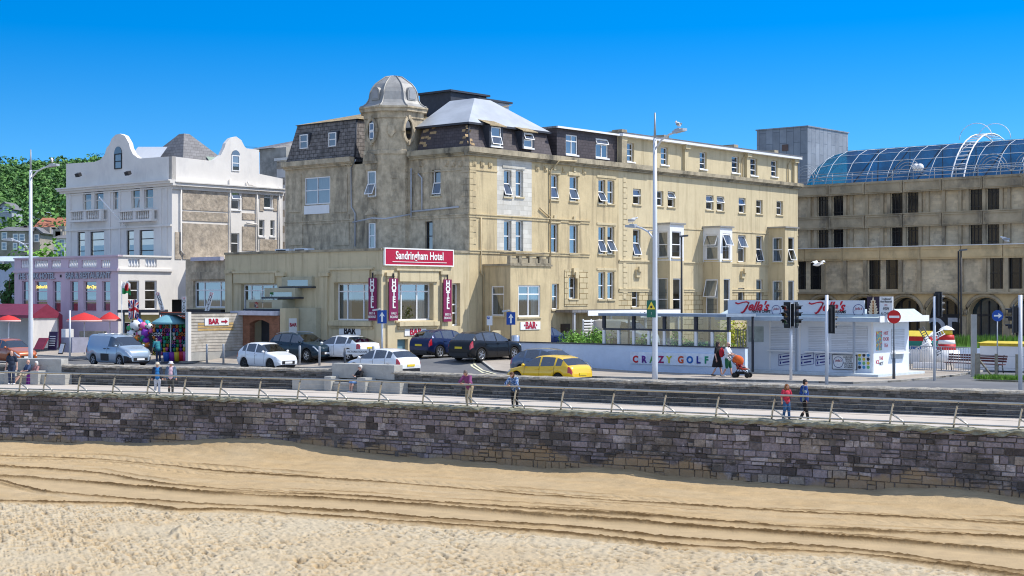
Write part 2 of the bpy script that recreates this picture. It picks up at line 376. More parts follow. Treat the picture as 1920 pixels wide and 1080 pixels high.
# ---- masonry
def palette(stops, veins=None):
    def f(N, L, tc, noise, ramp, mix, out, b):
        g = N.new('ShaderNodeNewGeometry'); r = N.new('ShaderNodeValToRGB'); r.color_ramp.interpolation = 'CONSTANT'
        e = r.color_ramp.elements
        while len(e) < len(stops): e.new(.5)
        for q, (p, c) in zip(e, stops): q.position = p; q.color = (*c, 1)
        L.new(g.outputs['Random Per Island'], r.inputs[0])
        o = mix(.82, out, r.outputs[0]); o = mix(ramp(noise(9, 5).outputs[0], .35, .75), o, mix(1.0, o, (.55, .55, .55), 'MULTIPLY'))
        if veins:
            for (sc, lo, hi, c, st, am) in veins: o = mix(mulv(N, L, ramp(noise(sc, 7, st, .75).outputs[0], lo, hi), am), o, c)
        return o
    return f
def low_sand(zc, h, c):
    def g(prev):
        def f(N, L, tc, noise, ramp, mix, out, b):
            o = prev(N, L, tc, noise, ramp, mix, out, b); sp = N.new('ShaderNodeSeparateXYZ'); L.new(tc.outputs['Object'], sp.inputs[0])
            ad_ = N.new('ShaderNodeMath'); ad_.operation = 'MULTIPLY_ADD'; L.new(noise(.33, 8).outputs[0], ad_.inputs[0]); ad_.inputs[1].default_value = -3.2; L.new(sp.outputs[2], ad_.inputs[2])
            mr = N.new('ShaderNodeMapRange'); mr.inputs[1].default_value = zc - 1.6 + h; mr.inputs[2].default_value = zc - 1.6 - .12; L.new(ad_.outputs[0], mr.inputs[0])
            return mix(mulv(N, L, mr.outputs[0], .8), o, c)
        return f
    return g
ST = [(0, (.06, .05, .045)), (.10, (.28, .235, .25)), (.30, (.38, .325, .345)), (.50, (.31, .265, .285)), (.66, (.41, .345, .285)), (.80, (.19, .165, .16)), (.89, (.56, .50, .49))]
VEIN = [(.3, .48, .6, (.09, .08, .07), 1.2, .8), (14, .5, .7, (.12, .10, .10), 1.0, .6), (1.1, .55, .64, (.05, .045, .04), 2.0, .85), (2.6, .63, .68, (.55, .52, .55), 1.0, .7)]
M_STONE = mat('purple grey stone', (.25, .215, .215), .9, var=.35, scale=6, bump=.8, bscale=9, spec=.2, extra=low_sand(.62, .1, (.36, .25, .14))(palette(ST, VEIN)))
M_MORTAR = mat('dark mortar', (.14, .125, .115), .95, var=.3, scale=8, bump=.5)
M_COPE = mat('lichened coping', (.27, .26, .19), .95, var=.4, scale=3, bump=1.0, bscale=7, stain=(.14, .13, .08), stain_amt=.8, stain_scale=2.5)
M_COPE2 = mat('pebbled coping', (.36, .33, .28), .95, var=.35, scale=7, bump=1.0, bscale=16, stain=(.15, .14, .12), stain_amt=.5, stain_scale=2)
ST2 = [(0, (.06, .06, .055)), (.18, (.13, .13, .13)), (.45, (.17, .165, .16)), (.7, (.10, .10, .10)), (.85, (.20, .19, .18))]
M_STONE2 = mat('dark mossy stone', (.14, .14, .13), .95, var=.3, scale=4, bump=.8, bscale=10, extra=palette(ST2, [(1.5, .56, .66, (.04, .042, .035), 1.5, .8), (3.5, .66, .7, (.45, .44, .42), 1.0, .6)]))
def masonry(mb, ln, t0, t1, z0, z1, hmin, hmax, wmin, wmax, prot, face_off=0.0, holes=0.0, seed=1):
    rg = random.Random(seed); z = z0; drains = []
    while z < z1 - .04:
        h = min(rg.uniform(hmin, hmax), z1 - z)
        if z1 - z - h < .08: h = z1 - z
        t = t0 - rg.random() * .4
        while t < t1:
            w = rg.uniform(wmin, wmax); g = rg.uniform(.008, .016)
            cells = [(t, t + w, z, z + h)]
            if h > .26 and rg.random() < .3: k = rg.uniform(.4, .6) * h; cells = [(t, t + w, z, z + k), (t, t + w, z + k, z + h)]
            elif w > .5 and rg.random() < .2: k = rg.uniform(.35, .65) * w; cells = [(t, t + k, z, z + h), (t + k, t + w, z, z + h)]
            if rg.random() < holes: drains.append((t, z, h)); t += min(w, .22); continue
            for (a, b, c, d) in cells:
                if a > t1: continue
                a, b, c, d = a + g, b - g, c + g, d - g; pr = rg.uniform(*prot); j = lambda: rg.uniform(-.02, .02); e = .014
                O = [(a + j(), c + j()), (b + j(), c + j()), (b + j(), d + j()), (a + j(), d + j())]
                cx_, cz_ = (a + b) / 2, (c + d) / 2
                I = [(x + (e if x < cx_ else -e), y + (e if y < cz_ else -e)) for x, y in O]
                v = [ln.p(x, y, face_off) for x, y in O] + [ln.p(x, y, face_off + pr + rg.uniform(-.006, .006)) for x, y in I]
                mb.add(v, [(4, 5, 6, 7), (0, 1, 5, 4), (1, 2, 6, 5), (2, 3, 7, 6), (3, 0, 4, 7)])
            t += w
        z += h
    return drains
def coping(mb, ln, t0, t1, z0, z1, o0, o1, step=.22, rough=.05, seed=2):
    """a rough capping: cross-section swept along the wall with every vertex shaken"""
    rg = random.Random(seed); n = int((t1 - t0) / step); sec = [(o1, z0), (o1 + .03, (z0 + z1) / 2), (o1, z1 - .03), (o1 - .12, z1), ((o0 + o1) / 2, z1 + .01), (o0, z1), (o0, z0)]
    base = len(mb.v); big = [rg.uniform(-1, 1) for _ in range(n + 3)]
    for i in range(n + 1):
        for (o_, z_) in sec: mb.v.append(ln.p(t0 + i * step, z_ + rg.uniform(-rough, rough) * .5 + big[i // 3] * rough * .3, o_ + rg.uniform(-rough, rough) * (1 if o_ == o1 or o_ == o1 + .03 else .3)))
    k = len(sec)
    for i in range(n):
        for j in range(k - 1): mb.f.append((base + i * k + j, base + (i + 1) * k + j, base + (i + 1) * k + j + 1, base + i * k + j + 1)); mb.m.append(0); mb.sm.append(False)
def ribbon(mb, ln, t0, t1, f0, f1, step=1.0, m=0):
    """a strip between two (z, off) edges along a line"""
    n = max(1, int((t1 - t0) / step)); P = [(ln.p(t0 + (t1 - t0) * i / n, *f0), ln.p(t0 + (t1 - t0) * i / n, *f1)) for i in range(n + 1)]
    for i in range(n): mb.face([P[i][0], P[i + 1][0], P[i + 1][1], P[i][1]], m)
sw = thing('sea_wall', 'tall purple grey stone sea wall with rough lichened coping above the beach', 'wall', LF.p(LF.len / 2, -3.2))
mb = MB(WORLD); dr = masonry(mb, LF, 9, LF.len - 9, -3.45, -.72, .14, .36, .2, .8, (.01, .085), 0, .006, 4); mb.build('stonework', M_STONE, sw)
mb = MB(WORLD); ribbon(mb, LF, 2, LF.len - 2, (-3.6, -.004), (-.6, -.004)); mb.build('mortar_bed', M_MORTAR, sw)
mb = MB(WORLD); coping(mb, LF, 2, LF.len - 2, -.74, -.55, -.5, .1, .2, .06); mb.build('coping', M_COPE, sw)
bw = thing('promenade_wall', 'low dark stone wall with pebbled coping between promenade and road', 'wall', LB.p(LB.len / 2, -.6))
mb = MB(WORLD); masonry(mb, LB, 6, LB.len - 6, -.6, .31, .09, .17, .3, .95, (.01, .03), .22, 0, 6); mb.build('stonework', M_STONE2, bw)
mb = MB(WORLD); ribbon(mb, LB, 4, LB.len - 4, (-.62, .215), (.4, .215)); ribbon(mb, LB, 4, LB.len - 4, (.4, -.2), (-.3, -.2)); mb.build('mortar_bed', M_MORTAR, bw)
mb = MB(WORLD); coping(mb, LB, 4, LB.len - 4, .30, .45, -.24, .27, .3, .035, 5); mb.build('coping', M_COPE2, bw)
# ---- promenade deck, road, kerbs, pavements
def joint_extra(wx, wy, c): return brick_extra(wx, wy, c, .3, .012, 'flat', .5)
M_PROM = mat('pale promenade paving', (.51, .455, .395), .85, var=.10, scale=.7, bump=.15, stain=(.38, .32, .25), stain_amt=.6, stain_scale=.35)
mb = MB(WORLD); n = 70
for i in range(n):
    ta, tb = 1 + (LF.len - 2) * i / n, 1 + (LF.len - 2) * (i + 1) / n
    f0, f1 = LF.p(ta, -.6, -.3), LF.p(tb, -.6, -.3)
    g0, g1 = (f0[0] + 1.2, LB.y(f0[0] + 1.2) - .05, -.6), (f1[0] + 1.2, LB.y(f1[0] + 1.2) - .05, -.6)
    for k in range(6):
        q = [Vector(f0).lerp(Vector(g0), k / 6), Vector(f1).lerp(Vector(g1), k / 6), Vector(f1).lerp(Vector(g1), (k + 1) / 6), Vector(f0).lerp(Vector(g0), (k + 1) / 6)]
        mb.face(q)
tag(mb.build('promenade', M_PROM), 'pale paved promenade between railing and low wall', 'promenade', kind='structure')
M_ROAD = mat('asphalt', (.135, .138, .145), .9, var=.12, scale=.5, bump=.2, bscale=30, stain=(.20, .195, .19), stain_amt=.6, stain_scale=.25)
xs = np.concatenate([np.linspace(-170, -60, 30), np.linspace(-58, 60, 90), np.linspace(64, 190, 30)]); ts = np.concatenate([np.linspace(0, 40, 50), np.linspace(43, 260, 40)])
Vr = [(x, LB.y(max(-48, min(40, x))) + .15 + t, gz(x, LB.y(max(-48, min(40, x))) + .15 + t)) for t in ts for x in xs]
tag(np_mesh('road', Vr, grid_quads(len(ts), len(xs)), M_ROAD), 'grey asphalt sea front road', 'road', kind='structure')
M_PAVE = mat('paving', (.37, .325, .275), .9, var=.14, scale=.8, bump=.2, bscale=12, stain=(.25, .22, .19), stain_amt=.5, stain_scale=.5)
M_KERB = mat('kerb stone', (.42, .40, .36), .9, var=.12, scale=2, bump=.3)
def slab(name, label, poly, h, m, kerb=True, cell=1.2):
    """a raised pavement over a world polygon (convex-ish), following the ground, with kerb faces"""
    bm = bmesh.new(); vs = [bm.verts.new((p[0], p[1], 0)) for p in poly]; bm.faces.new(vs); bmesh.ops.triangulate(bm, faces=bm.faces[:])
    bmesh.ops.subdivide_edges(bm, edges=[e for e in bm.edges if e.calc_length() > 3], cuts=6, use_grid_fill=True)
    for v in bm.verts: v.co.z = gz(v.co.x, v.co.y) + h
    mb = MB(WORLD); ix = {v: i for i, v in enumerate(bm.verts)}
    fs = []
    for f in bm.faces: f.normal_update(); fs.append(tuple(ix[v] for v in (f.verts if f.normal.z > 0 else reversed(f.verts[:]))))
    mb.add([v.co for v in bm.verts], fs)
    bd = [e for e in bm.edges if len(e.link_faces) == 1]
    for e in bd:
        a, b = e.verts[0].co, e.verts[1].co; mb.face([a, b, (b.x, b.y, b.z - h - .1), (a.x, a.y, a.z - h - .1)], 1)
    bm.free(); return tag(mb.build(name, [m, M_KERB]), label, 'pavement', kind='structure')
def kerbline(pts, w, h, name='kerb'):
    mb = MB(WORLD); P = []
    for a, b in zip(pts, pts[1:]):
        a, b = Vector(a[:2]), Vector(b[:2]); k = max(1, int((b - a).length / .92))
        P += [a.lerp(b, i / k) for i in range(k)]
    P.append(Vector(pts[-1][:2]))
    for a, b in zip(P, P[1:]):
        d = (b - a).normalized(); n = Vector((-d.y, d.x)) * w; a2, b2 = a + d * .006, b - d * .006; q = []
        for zz in (-.1, h):
            q += [(p.x, p.y, gz(p.x, p.y) + zz) for p in (a2, b2, b2 + n, a2 + n)]
        mb.add(q, fix([(3, 2, 1, 0), (4, 5, 6, 7), (0, 1, 5, 4), (1, 2, 6, 5), (2, 3, 7, 6), (3, 0, 4, 7)], q))
    return tag(mb.build(name, M_KERB), 'line of pale kerb stones along the pavement edge', 'kerb', kind='structure')
W = lambda a, d: wxy(a, d)
slab('pavement', 'pinkish forecourt pavement in front of the hotels', [W(-60, 1.3), W(-30, 1.3), W(-8, 1.3), W(2.0, 1.3), W(3.6, 2.6), W(4.0, 5), W(4.0, 14), W(-60, 14)], .09, M_PAVE)
kerbline([W(-60, 1.28), W(2.0, 1.28), W(3.62, 2.55), W(4.02, 5)], .15, .095)
fr = [gp(x, y) for x, y in ((900, 695.5), (925, 701), (1000, 704.5), (1115, 707), (1380, 712.5), (1600, 718), (1690, 714), (1790, 704), (1850, 694.5), (1990, 684))]
slab('pavement', 'pale pavement along the golf wall and kiosk', [(p.x, p.y) for p in fr] + [W(75, 40), W(7.6, 40), tuple(gp(905, 689.5)[:2])], .09, M_PAVE)
kerbline([tuple(gp(905, 689.5)[:2])] + [(p.x, p.y) for p in fr], .15, .096)
mb = MB(WORLD); ribbon(mb, LB, 3, LB.len - 3, (.10, -.2), (.10, -1.35)); ribbon(mb, LB, 3, LB.len - 3, (.10, -1.35), (-.2, -1.35), m=1)
tag(mb.build('pavement', [M_PAVE, M_KERB]), 'narrow pavement strip behind the promenade wall', 'pavement', kind='structure')
# painted lines round the island kerb
M_LINE = mat('worn line paint', (.62, .60, .42), .8, var=.15, scale=4)
mb = MB(WORLD)
for off in (0, 2.6):
    P = [gp(x, y) for x, y in ((1010, 708 + off * .35), (940, 704.4 + off * .5), (905, 700.5 + off * .6), (890 - off * 2, 697.5 + off * .3), (888 - off * 2.2, 695), (896 - off * 2, 692.6 - off * .2), (905 - off, 690.6 - off * .4))]
    for a, b in zip(P, P[1:]):
        d = (b - a).normalized(); n = Vector((-d.y, d.x, 0)) * .06
        mb.face([(q.x, q.y, gz(q.x, q.y) + .006) for q in (a - n, b - n, b + n, a + n)])
tag(mb.build('road_marking', M_LINE), 'curved double line painted round the kerb corner', 'road marking', kind='structure')
# ---- railing
M_STEEL = mat('brushed steel', (.52, .49, .42), .32, .9, var=.08, scale=5)
rl = thing('railing', 'long steel promenade railing with curved leaning posts', 'railing', LF.p(LF.len / 2, -.6, -.2))
posts_px = [35 - 68 * 2, 35 - 68, 35, 80, 145, 210, 275, 343, 411, 484, 557, 631, 709, 791, 875, 962, 1051, 1146, 1243, 1342, 1447, 1556, 1669, 1789, 1911, 2040, 2180]
posts_t = [LF.t_at_px(x - 5) for x in posts_px]
ro = -.24
for t in posts_t:
    mb = MB(WORLD); P = [(0, -.62), (.02, -.42), (.05, -.2), (.09, .02), (.14, .2), (.19, .34)]
    for s_ in (-.022, .022): mb.tube([LF.p(t + a, z, ro + s_) for a, z in P], [.03] * 6, 6)
    ps = mb.build('post', M_STEEL, rl)
    mb = MB(WORLD); mb.tube([LF.p(t + .06, -.16, ro), LF.p(t + .34, -.33, ro), LF.p(t + .50, -.42, ro), LF.p(t + .56, -.62, ro)], .032, 7); mb.build('strut', M_STEEL, ps)
tt = np.linspace(posts_t[0], posts_t[-1], 60)
mb = MB(WORLD); mb.tube([LF.p(t + .19, .36, ro) for t in tt], .042, 8); mb.build('top_rail', M_STEEL, rl)
mb = MB(WORLD); mb.tube([LF.p(t, -.44, ro) for t in tt], .032, 8); mb.build('bottom_rail', M_STEEL, rl)
for k, z in enumerate((-.24, -.06, .12)):
    mb = MB(WORLD); mb.tube([LF.p(t + .05, z, ro) for t in tt], .006, 4); mb.build('cable', M_STEEL, rl)
# ---- concrete benches let into the promenade wall
M_CONC = mat('cast concrete', (.38, .375, .35), .85, var=.14, scale=2.5, bump=.3, bscale=20, stain=(.3, .29, .26), stain_amt=.5, stain_scale=1.2)
def concrete_bench(pxs, label, zt=.74):
    """pxs: photograph columns of left wing end, left arm, seat, right arm, right wing end"""
    w0, a0, s0, s1, a1, w1 = [LB.t_at_px(x) for x in pxs]
    b = thing('concrete_bench', label, 'bench', LB.p((s0 + s1) / 2, -.6, .3), 0, 'concrete benches built into the promenade wall')
    def blk(name, t0, t1, z0, z1, o0, o1):
        mb = MB(WORLD); v = [LB.p(t, z, o) for z in (z0, z1) for (t, o) in ((t0, o0), (t1, o0), (t1, o1), (t0, o1))]
        mb.add(v, fix([(3, 2, 1, 0), (4, 5, 6, 7), (0, 1, 5, 4), (1, 2, 6, 5), (2, 3, 7, 6), (3, 0, 4, 7)], v)); return mb.build(name, M_CONC, b, bevel=.02)
    blk('backrest', a0 - .05, w1 - (w1 - a1) * .42, .02, zt, -.35, .30)
    blk('base', a0, a1, -.6, -.28, .24, .8); blk('seat', s0, s1, -.28, -.16, .30, .9)
    blk('arm', a0, s0, -.6, .12, .30, 1.1); blk('arm', s1, a1, -.6, .12, .30, 1.1)
    blk('wing', w0, a0, -.6, -.06, .24, .85); blk('wing', a1, w1, -.6, -.06, .24, .85)
    return b
BENCH2 = concrete_bench((562, 630, 644, 697, 713, 771), 'concrete bench with one man in a black top sitting on it')
BENCH1 = concrete_bench((-40, 32, 42, 80, 95, 140), 'concrete bench with a couple sitting on it beside the lamp post')
BENCH2_T = LB.t_at_px(688)
# ================================================================== BUILDING KIT
M_WHITE = mat('white upvc', (.80, .80, .80), .45, var=.03)
M_CREAM = mat('cream painted render', (.54, .44, .265), .9, var=.12, scale=.8, bump=.25, bscale=6, stain=(.25, .20, .13), stain_amt=.7, stain_scale=2.2, streak=.10)
M_CREAM2 = mat('fresh cream paint', (.58, .49, .315), .85, var=.07, scale=1.0, bump=.15, bscale=6, stain=(.34, .27, .16), stain_amt=.6, stain_scale=2.6, streak=.07)
M_BLOCK = mat('rusticated cream render', (.60, .50, .31), .9, var=.08, scale=1.2, bump=.2, extra=brick_extra(.72, .36, (.30, .24, .14), .9, .022))
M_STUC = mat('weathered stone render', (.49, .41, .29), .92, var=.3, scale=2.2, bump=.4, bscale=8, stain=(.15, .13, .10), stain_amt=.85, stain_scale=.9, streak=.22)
M_PALE = mat('white washed masonry', (.66, .64, .58), .9, var=.07, scale=1, bump=.15, stain=(.42, .39, .33), stain_amt=.5, stain_scale=.6, streak=.4, extra=brick_extra(.8, .3, (.72, .71, .69), .3, .015))
M_CORN = mat('sooty cornice stone', (.36, .31, .22), .95, var=.25, scale=1.5, bump=.4, stain=(.07, .065, .055), stain_amt=.85, stain_scale=.9, streak=.5)
M_SLATE = mat('dark slate', (.085, .07, .075), .6, var=.2, scale=2, bump=.2, extra=brick_extra(.34, .2, (.45, .45, .45), .5, .015))
M_SLATE2 = mat('grey slate', (.20, .195, .20), .6, var=.18, scale=1.5, bump=.2, extra=brick_extra(.4, .24, (.45, .45, .45), .4, .015))
M_TAN = mat('lichened tan tiles', (.36, .28, .16), .85, var=.25, scale=1.2, bump=.3, extra=brick_extra(.4, .24, (.5, .5, .5), .5, .015))
M_OLDSL = mat('rough stone slates', (.20, .18, .17), .9, var=.4, scale=2.5, bump=.6, extra=brick_extra(.42, .26, (.35, .35, .35), .9, .025))
M_LEAD = mat('lead sheet', (.33, .325, .31), .5, .25, var=.2, scale=1.2, bump=.15, stain=(.24, .235, .23), stain_amt=.7, stain_scale=.8, streak=.4)
M_ZINC = mat('pale roof felt', (.40, .43, .47), .5, .1, var=.15, scale=.6, bump=.1, stain=(.36, .37, .40), stain_amt=.6, stain_scale=.35)
M_PIPE = mat('grey pipe', (.42, .44, .48), .5, var=.1)
M_CPIPE = mat('cream pipe', (.50, .40, .24), .6, var=.1)
M_DARK = mat('dark paint', (.03, .03, .034), .6, var=.2)
M_NAVY = mat('dark roof edge', (.04, .045, .06), .6, var=.2)
M_ROOM = mat('dim interior', (.035, .032, .03), .95, var=.2, scale=.6)
M_CURT = mat('net curtain', (.62, .64, .66), .95, var=.06, scale=3, bump=.2)
M_BLUEC = mat('blue grey curtain', (.30, .38, .46), .95, var=.1, scale=3)
M_WOOD = mat('grey weathered boards', (.50, .46, .40), .9, var=.2, scale=2, bump=.3, stain=(.22, .18, .12), stain_amt=.6, stain_scale=1.5)
M_BRICK = mat('red brick', (.30, .14, .085), .9, var=.2, scale=3, extra=brick_extra(.22, .075, (.8, .8, .75), .5, .01))
M_GLASS = glass('window glass', (.62, .72, .78), .20, .02, .62)
M_GLASSD = glass('dark window glass', (.3, .36, .42), .18, .03, .35)
_wc = [0]
def win(par, pl, rc, rec=.16, cols=(), rows=(.5,), fr=.07, opn=None, cur=None, sill=True, mf=None, mg=None, sillm=None, fdep=.07, frame_name='window'):
    """a framed window set into plane pl: part window > pane, sash, sill, curtain"""
    s0, s1, z0, z1 = rc; _wc[0] += 1; g = .004
    mf = mf or M_WHITE; mg = mg or M_GLASS
    mb = MB(); o0, o1 = -rec - fdep, -rec
    a, b, c, d = s0 + g, s1 - g, z0 + g, z1 - g
    mb.pbox(pl, a, b, c, c + fr, o0, o1); mb.pbox(pl, a, b, d - fr, d, o0, o1)
    mb.pbox(pl, a, a + fr, c + fr, d - fr, o0, o1); mb.pbox(pl, b - fr, b, c + fr, d - fr, o0, o1)
    for k in cols: t = a + (b - a) * k; mb.pbox(pl, t - fr * .45, t + fr * .45, c + fr, d - fr, o0 + .004, o1 - .004)
    edges = [a + fr] + [a + (b - a) * k for k in cols] + [b - fr]
    for k in rows:
        t = c + (d - c) * k
        for e0, e1 in zip(edges, edges[1:]): mb.pbox(pl, e0 + .002, e1 - .002, t - fr * .45, t + fr * .45, o0 + .008, o1 - .008)
    w = mb.build(frame_name, mf, par)
    mb = MB(); zt = c + (d - c) * (rows[0] if rows else .5)
    lo, hi = c + fr, d - fr
    if opn == 'bot': lo = zt
    if opn == 'top': hi = zt
    q = lambda t0, t1, y0, y1, o_: orient([pl.p(t0, y0, o_), pl.p(t1, y0, o_), pl.p(t1, y1, o_), pl.p(t0, y1, o_)], (pl.n.x, pl.n.y, 0))
    mb.face(q(a + fr, b - fr, lo, hi, o0 + .03)); mb.build('pane', mg, w)
    if opn:                                            # a sash hinged at its top and pushed out
        y0, y1 = (c + fr, zt) if opn == 'bot' else (zt, d - fr); h = y1 - y0; an = R(13 + (_wc[0] * 7) % 17); P = lambda t, k: pl.p(t, y1 - k * h * math.cos(an), o1 + k * h * math.sin(an))
        mb = MB(); f2 = .05
        def bar(t0, t1, k0, k1):
            v = [P(t0, k0), P(t1, k0), P(t1, k1), P(t0, k1)]; n = Vector((pl.n.x, pl.n.y, .4)).normalized() * .035
            vv = [tuple(Vector(x)) for x in v] + [tuple(Vector(x) + n) for x in v]; mb.add(vv, fix([(0, 1, 2, 3), (4, 5, 6, 7), (0, 1, 5, 4), (1, 2, 6, 5), (2, 3, 7, 6), (3, 0, 4, 7)], vv))
        kf = f2 / h; bar(a, b, 0, kf); bar(a, b, 1 - kf, 1); bar(a, a + f2, kf, 1 - kf); bar(b - f2, b, kf, 1 - kf)
        sa = mb.build('sash', mf, w); mb = MB(); mb.face(orient([P(a + f2, kf), P(b - f2, kf), P(b - f2, 1 - kf), P(a + f2, 1 - kf)], (pl.n.x, pl.n.y, 0))); mb.build('pane', mg, w)
    if sill:
        mb = MB(); mb.pbox(pl, s0 - .08, s1 + .08, z0 - .10, z0 - .003, -rec, .09); mb.build('sill', sillm or M_CREAM2, w)
    if cur:
        mb = MB(); W_ = b - a
        def drape(t0, t1, y0, y1):
            n = max(4, int((t1 - t0) / .05)); P2 = [(t0 + (t1 - t0) * i / n, o0 - .12 + .025 * math.sin(i * 1.9)) for i in range(n + 1)]
            for (ta, oa), (tb, ob) in zip(P2, P2[1:]): mb.face(orient([pl.p(ta, y0, oa), pl.p(tb, y0, ob), pl.p(tb, y1, ob), pl.p(ta, y1, oa)], (pl.n.x, pl.n.y, 0)), 0, True)
        if 'f' in cur: drape(a, b, c, d)
        if 'l' in cur: drape(a, a + W_ * .3, c, d)
        if 'r' in cur: drape(b - W_ * .3, b, c, d)
        if 'h' in cur: drape(a, b, c, c + (d - c) * .5)
        if 'u' in cur: drape(a, b, c + (d - c) * .62, d)
        mb.build('curtain', M_BLUEC if 'b' in cur else M_CURT, w)
    return w
def pipe(par, pts, r=.05, m=None, name='downpipe'):
    mb = MB(); mb.tube(pts, r, 7); return mb.build(name, m or M_PIPE, par)
def band(par, name, pl, s0, s1, prof, m, ends=True):
    """a moulding: boxes stacked as (z0, z1, proud)"""
    mb = MB()
    for (z0, z1, o) in prof: mb.pbox(pl, s0, s1, z0, z1, -.02, o)
    return mb.build(name, m, par)
def slopeq(mb, p, up=1, m=0):
    q = [Vector(x) for x in p]; n = (q[1] - q[0]).cross(q[2] - q[0]); mb.face(q if n.z * up >= 0 else q[::-1], m)
# ================================================================== THE HOTEL ON THE CORNER
cA, cD = 2.86, 13.73
B = PL((cA, cD), (0, 1), (1, 0)); A = PL((cA, cD), (-1, 0), (0, -1))
hotel = town_thing('corner_hotel', 'large cream stone hotel with lead domed corner tower and dark slate mansard', 'hotel', cA - 6, cD + 8, .3)
sB = B.s; s_end = B.s(1160); zc0, zc1 = 12.80, 13.33
s932, s997 = B.s(932), B.s(997)
Bw = [  # rect, options
 ((945, 319, 959, 369), dict(opn='bot', cur='u')), ((967, 319, 981, 369), dict(cur='fb')),
 ((945, 414, 959, 471), dict(cur='l')), ((967, 414, 981, 471), dict(cur='r')),
 ((1031, 328, 1047, 374), dict(opn='bot', cur='fb')), ((1068, 331, 1084, 377), dict(opn='bot', cur='fb')),
 ((1122, 337, 1135, 382), dict(opn='bot', cur='l')), ((1139, 338, 1152, 382), dict(cur='r')),
 ((1032, 420, 1047, 474), dict(cur='l')), ((1068, 422, 1084, 476), dict(cur='f')),
 ((1122, 425, 1135, 476), dict(opn='bot', cur='fb')), ((1139, 425, 1152, 476), dict(opn='bot', cur='fb')),
 ((1067, 520, 1083, 560), dict(cur='h', rec=.28)), ((1122, 510, 1135, 561), dict(cur='l')), ((1139, 510, 1152, 561), dict(cur='r')),
 ((1035, 532, 1048, 580), dict(cur='f'))]
holes = [B.rect(*r) for r, _ in Bw]
mb = MB(); zb = .1
mb.wall(B, 0, s932, zb, zc0 + .02, holes, .22, 0); mb.wall(B, s932, s997, 7.0, zc0 + .02, holes, .22, 1); mb.wall(B, s932, s997, zb, 7.0, holes, .22, 0)
mb.wall(B, s997, s_end, zb, zc0 + .02, holes, .22, 0)
hw = mb.build('wall', [M_CREAM, M_PALE], hotel)
for r, o_ in Bw: win(hotel, B, B.rect(*r), **o_)
# paired windows stand under plain lintels; single ones have shouldered heads
for (x0, x1, y) in ((1028, 1050, 326), (1065, 1087, 329), (1029, 1050, 418), (1065, 1087, 420)):
    t0, t1 = B.s(x0), B.s(x1); z = B.z(y, (t0 + t1) / 2); mb = MB(); mb.pbox(B, t0, t1, z, z + .22, 0, .06); mb.pbox(B, (t0 + t1) / 2 - .12, (t0 + t1) / 2 + .12, z + .22, z + .5, 0, .1); mb.build('lintel', M_CREAM2, hotel)
for (x0, x1, y) in ((942, 984, 316), (942, 984, 412), (1119, 1155, 334), (1119, 1155, 422), (1119, 1155, 507)):
    t0, t1 = B.s(x0), B.s(x1); z = B.z(y, (t0 + t1) / 2); mb = MB(); mb.pbox(B, t0, t1, z, z + .16, 0, .05); mb.build('lintel', M_PALE if x0 == 942 else M_CREAM2, hotel)
# A face: right part, tower bay, left part
sA = A.s; a_t1, a_t0 = sA(771), sA(664); a_end = sA(535)
Aw = [((810, 318, 826, 367), dict(opn='bot', cur='fb')), ((797, 415, 811, 470), dict(mf=M_DARK, mg=M_GLASSD, sill=False)), ((692, 418, 704, 470), dict(cur='u')),
      ((748, 352, 760, 381), dict(mf=M_CREAM, mg=M_GLASSD)), ((748, 416, 756, 470), dict(mf=M_DARK, mg=M_GLASSD, sill=False))]
Lw = [((572, 332, 619, 383), dict(cols=(.5,), rows=(.52,), cur='f', rec=.02, sill=False))]
mb = MB(); hA = [A.rect(*r) for r, _ in Aw]; hL = [A.rect(*r) for r, _ in Lw]
mb.wall(A, 0, a_t1, 6.0, zc0 + .02, hA, .22); mb.wall(A, a_t0, a_end, 6.0, zc0 + .02, hL, .2); mb.wall(A, a_t1, a_t0, 6.0, zc0 + .02, [], .2)
# flanks and back so the block is closed
L_ = PL((cA - a_end, cD), (0, 1), (-1, 0)); K_ = PL((cA, cD + 12), (-1, 0), (0, 1))
mb.wall(L_, 0, 12, .1, zc0 + .02); mb.wall(K_, 3, a_end, .1, zc0 + .02)
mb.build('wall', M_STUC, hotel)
for r, o_ in Aw[:2]: win(hotel, A, A.rect(*r), **o_)
for r, o_ in Lw: win(hotel, A, A.rect(*r), **o_)
r_ = A.rect(571, 385, 618, 401); mb = MB(); mb.pbox(A, r_[0], r_[1], r_[2], r_[3], 0, .05); mb.build('white_panel', M_WHITE, hotel)
mb = MB(); mb.box(cA - a_end + .7, cA - .8, cD + .9, cD + 11, 3, 13.1); mb.box(cA - 8, cA - .8, cD + 1.1, cD + 40, .3, 13.1); mb.build('interior', M_ROOM, hotel)
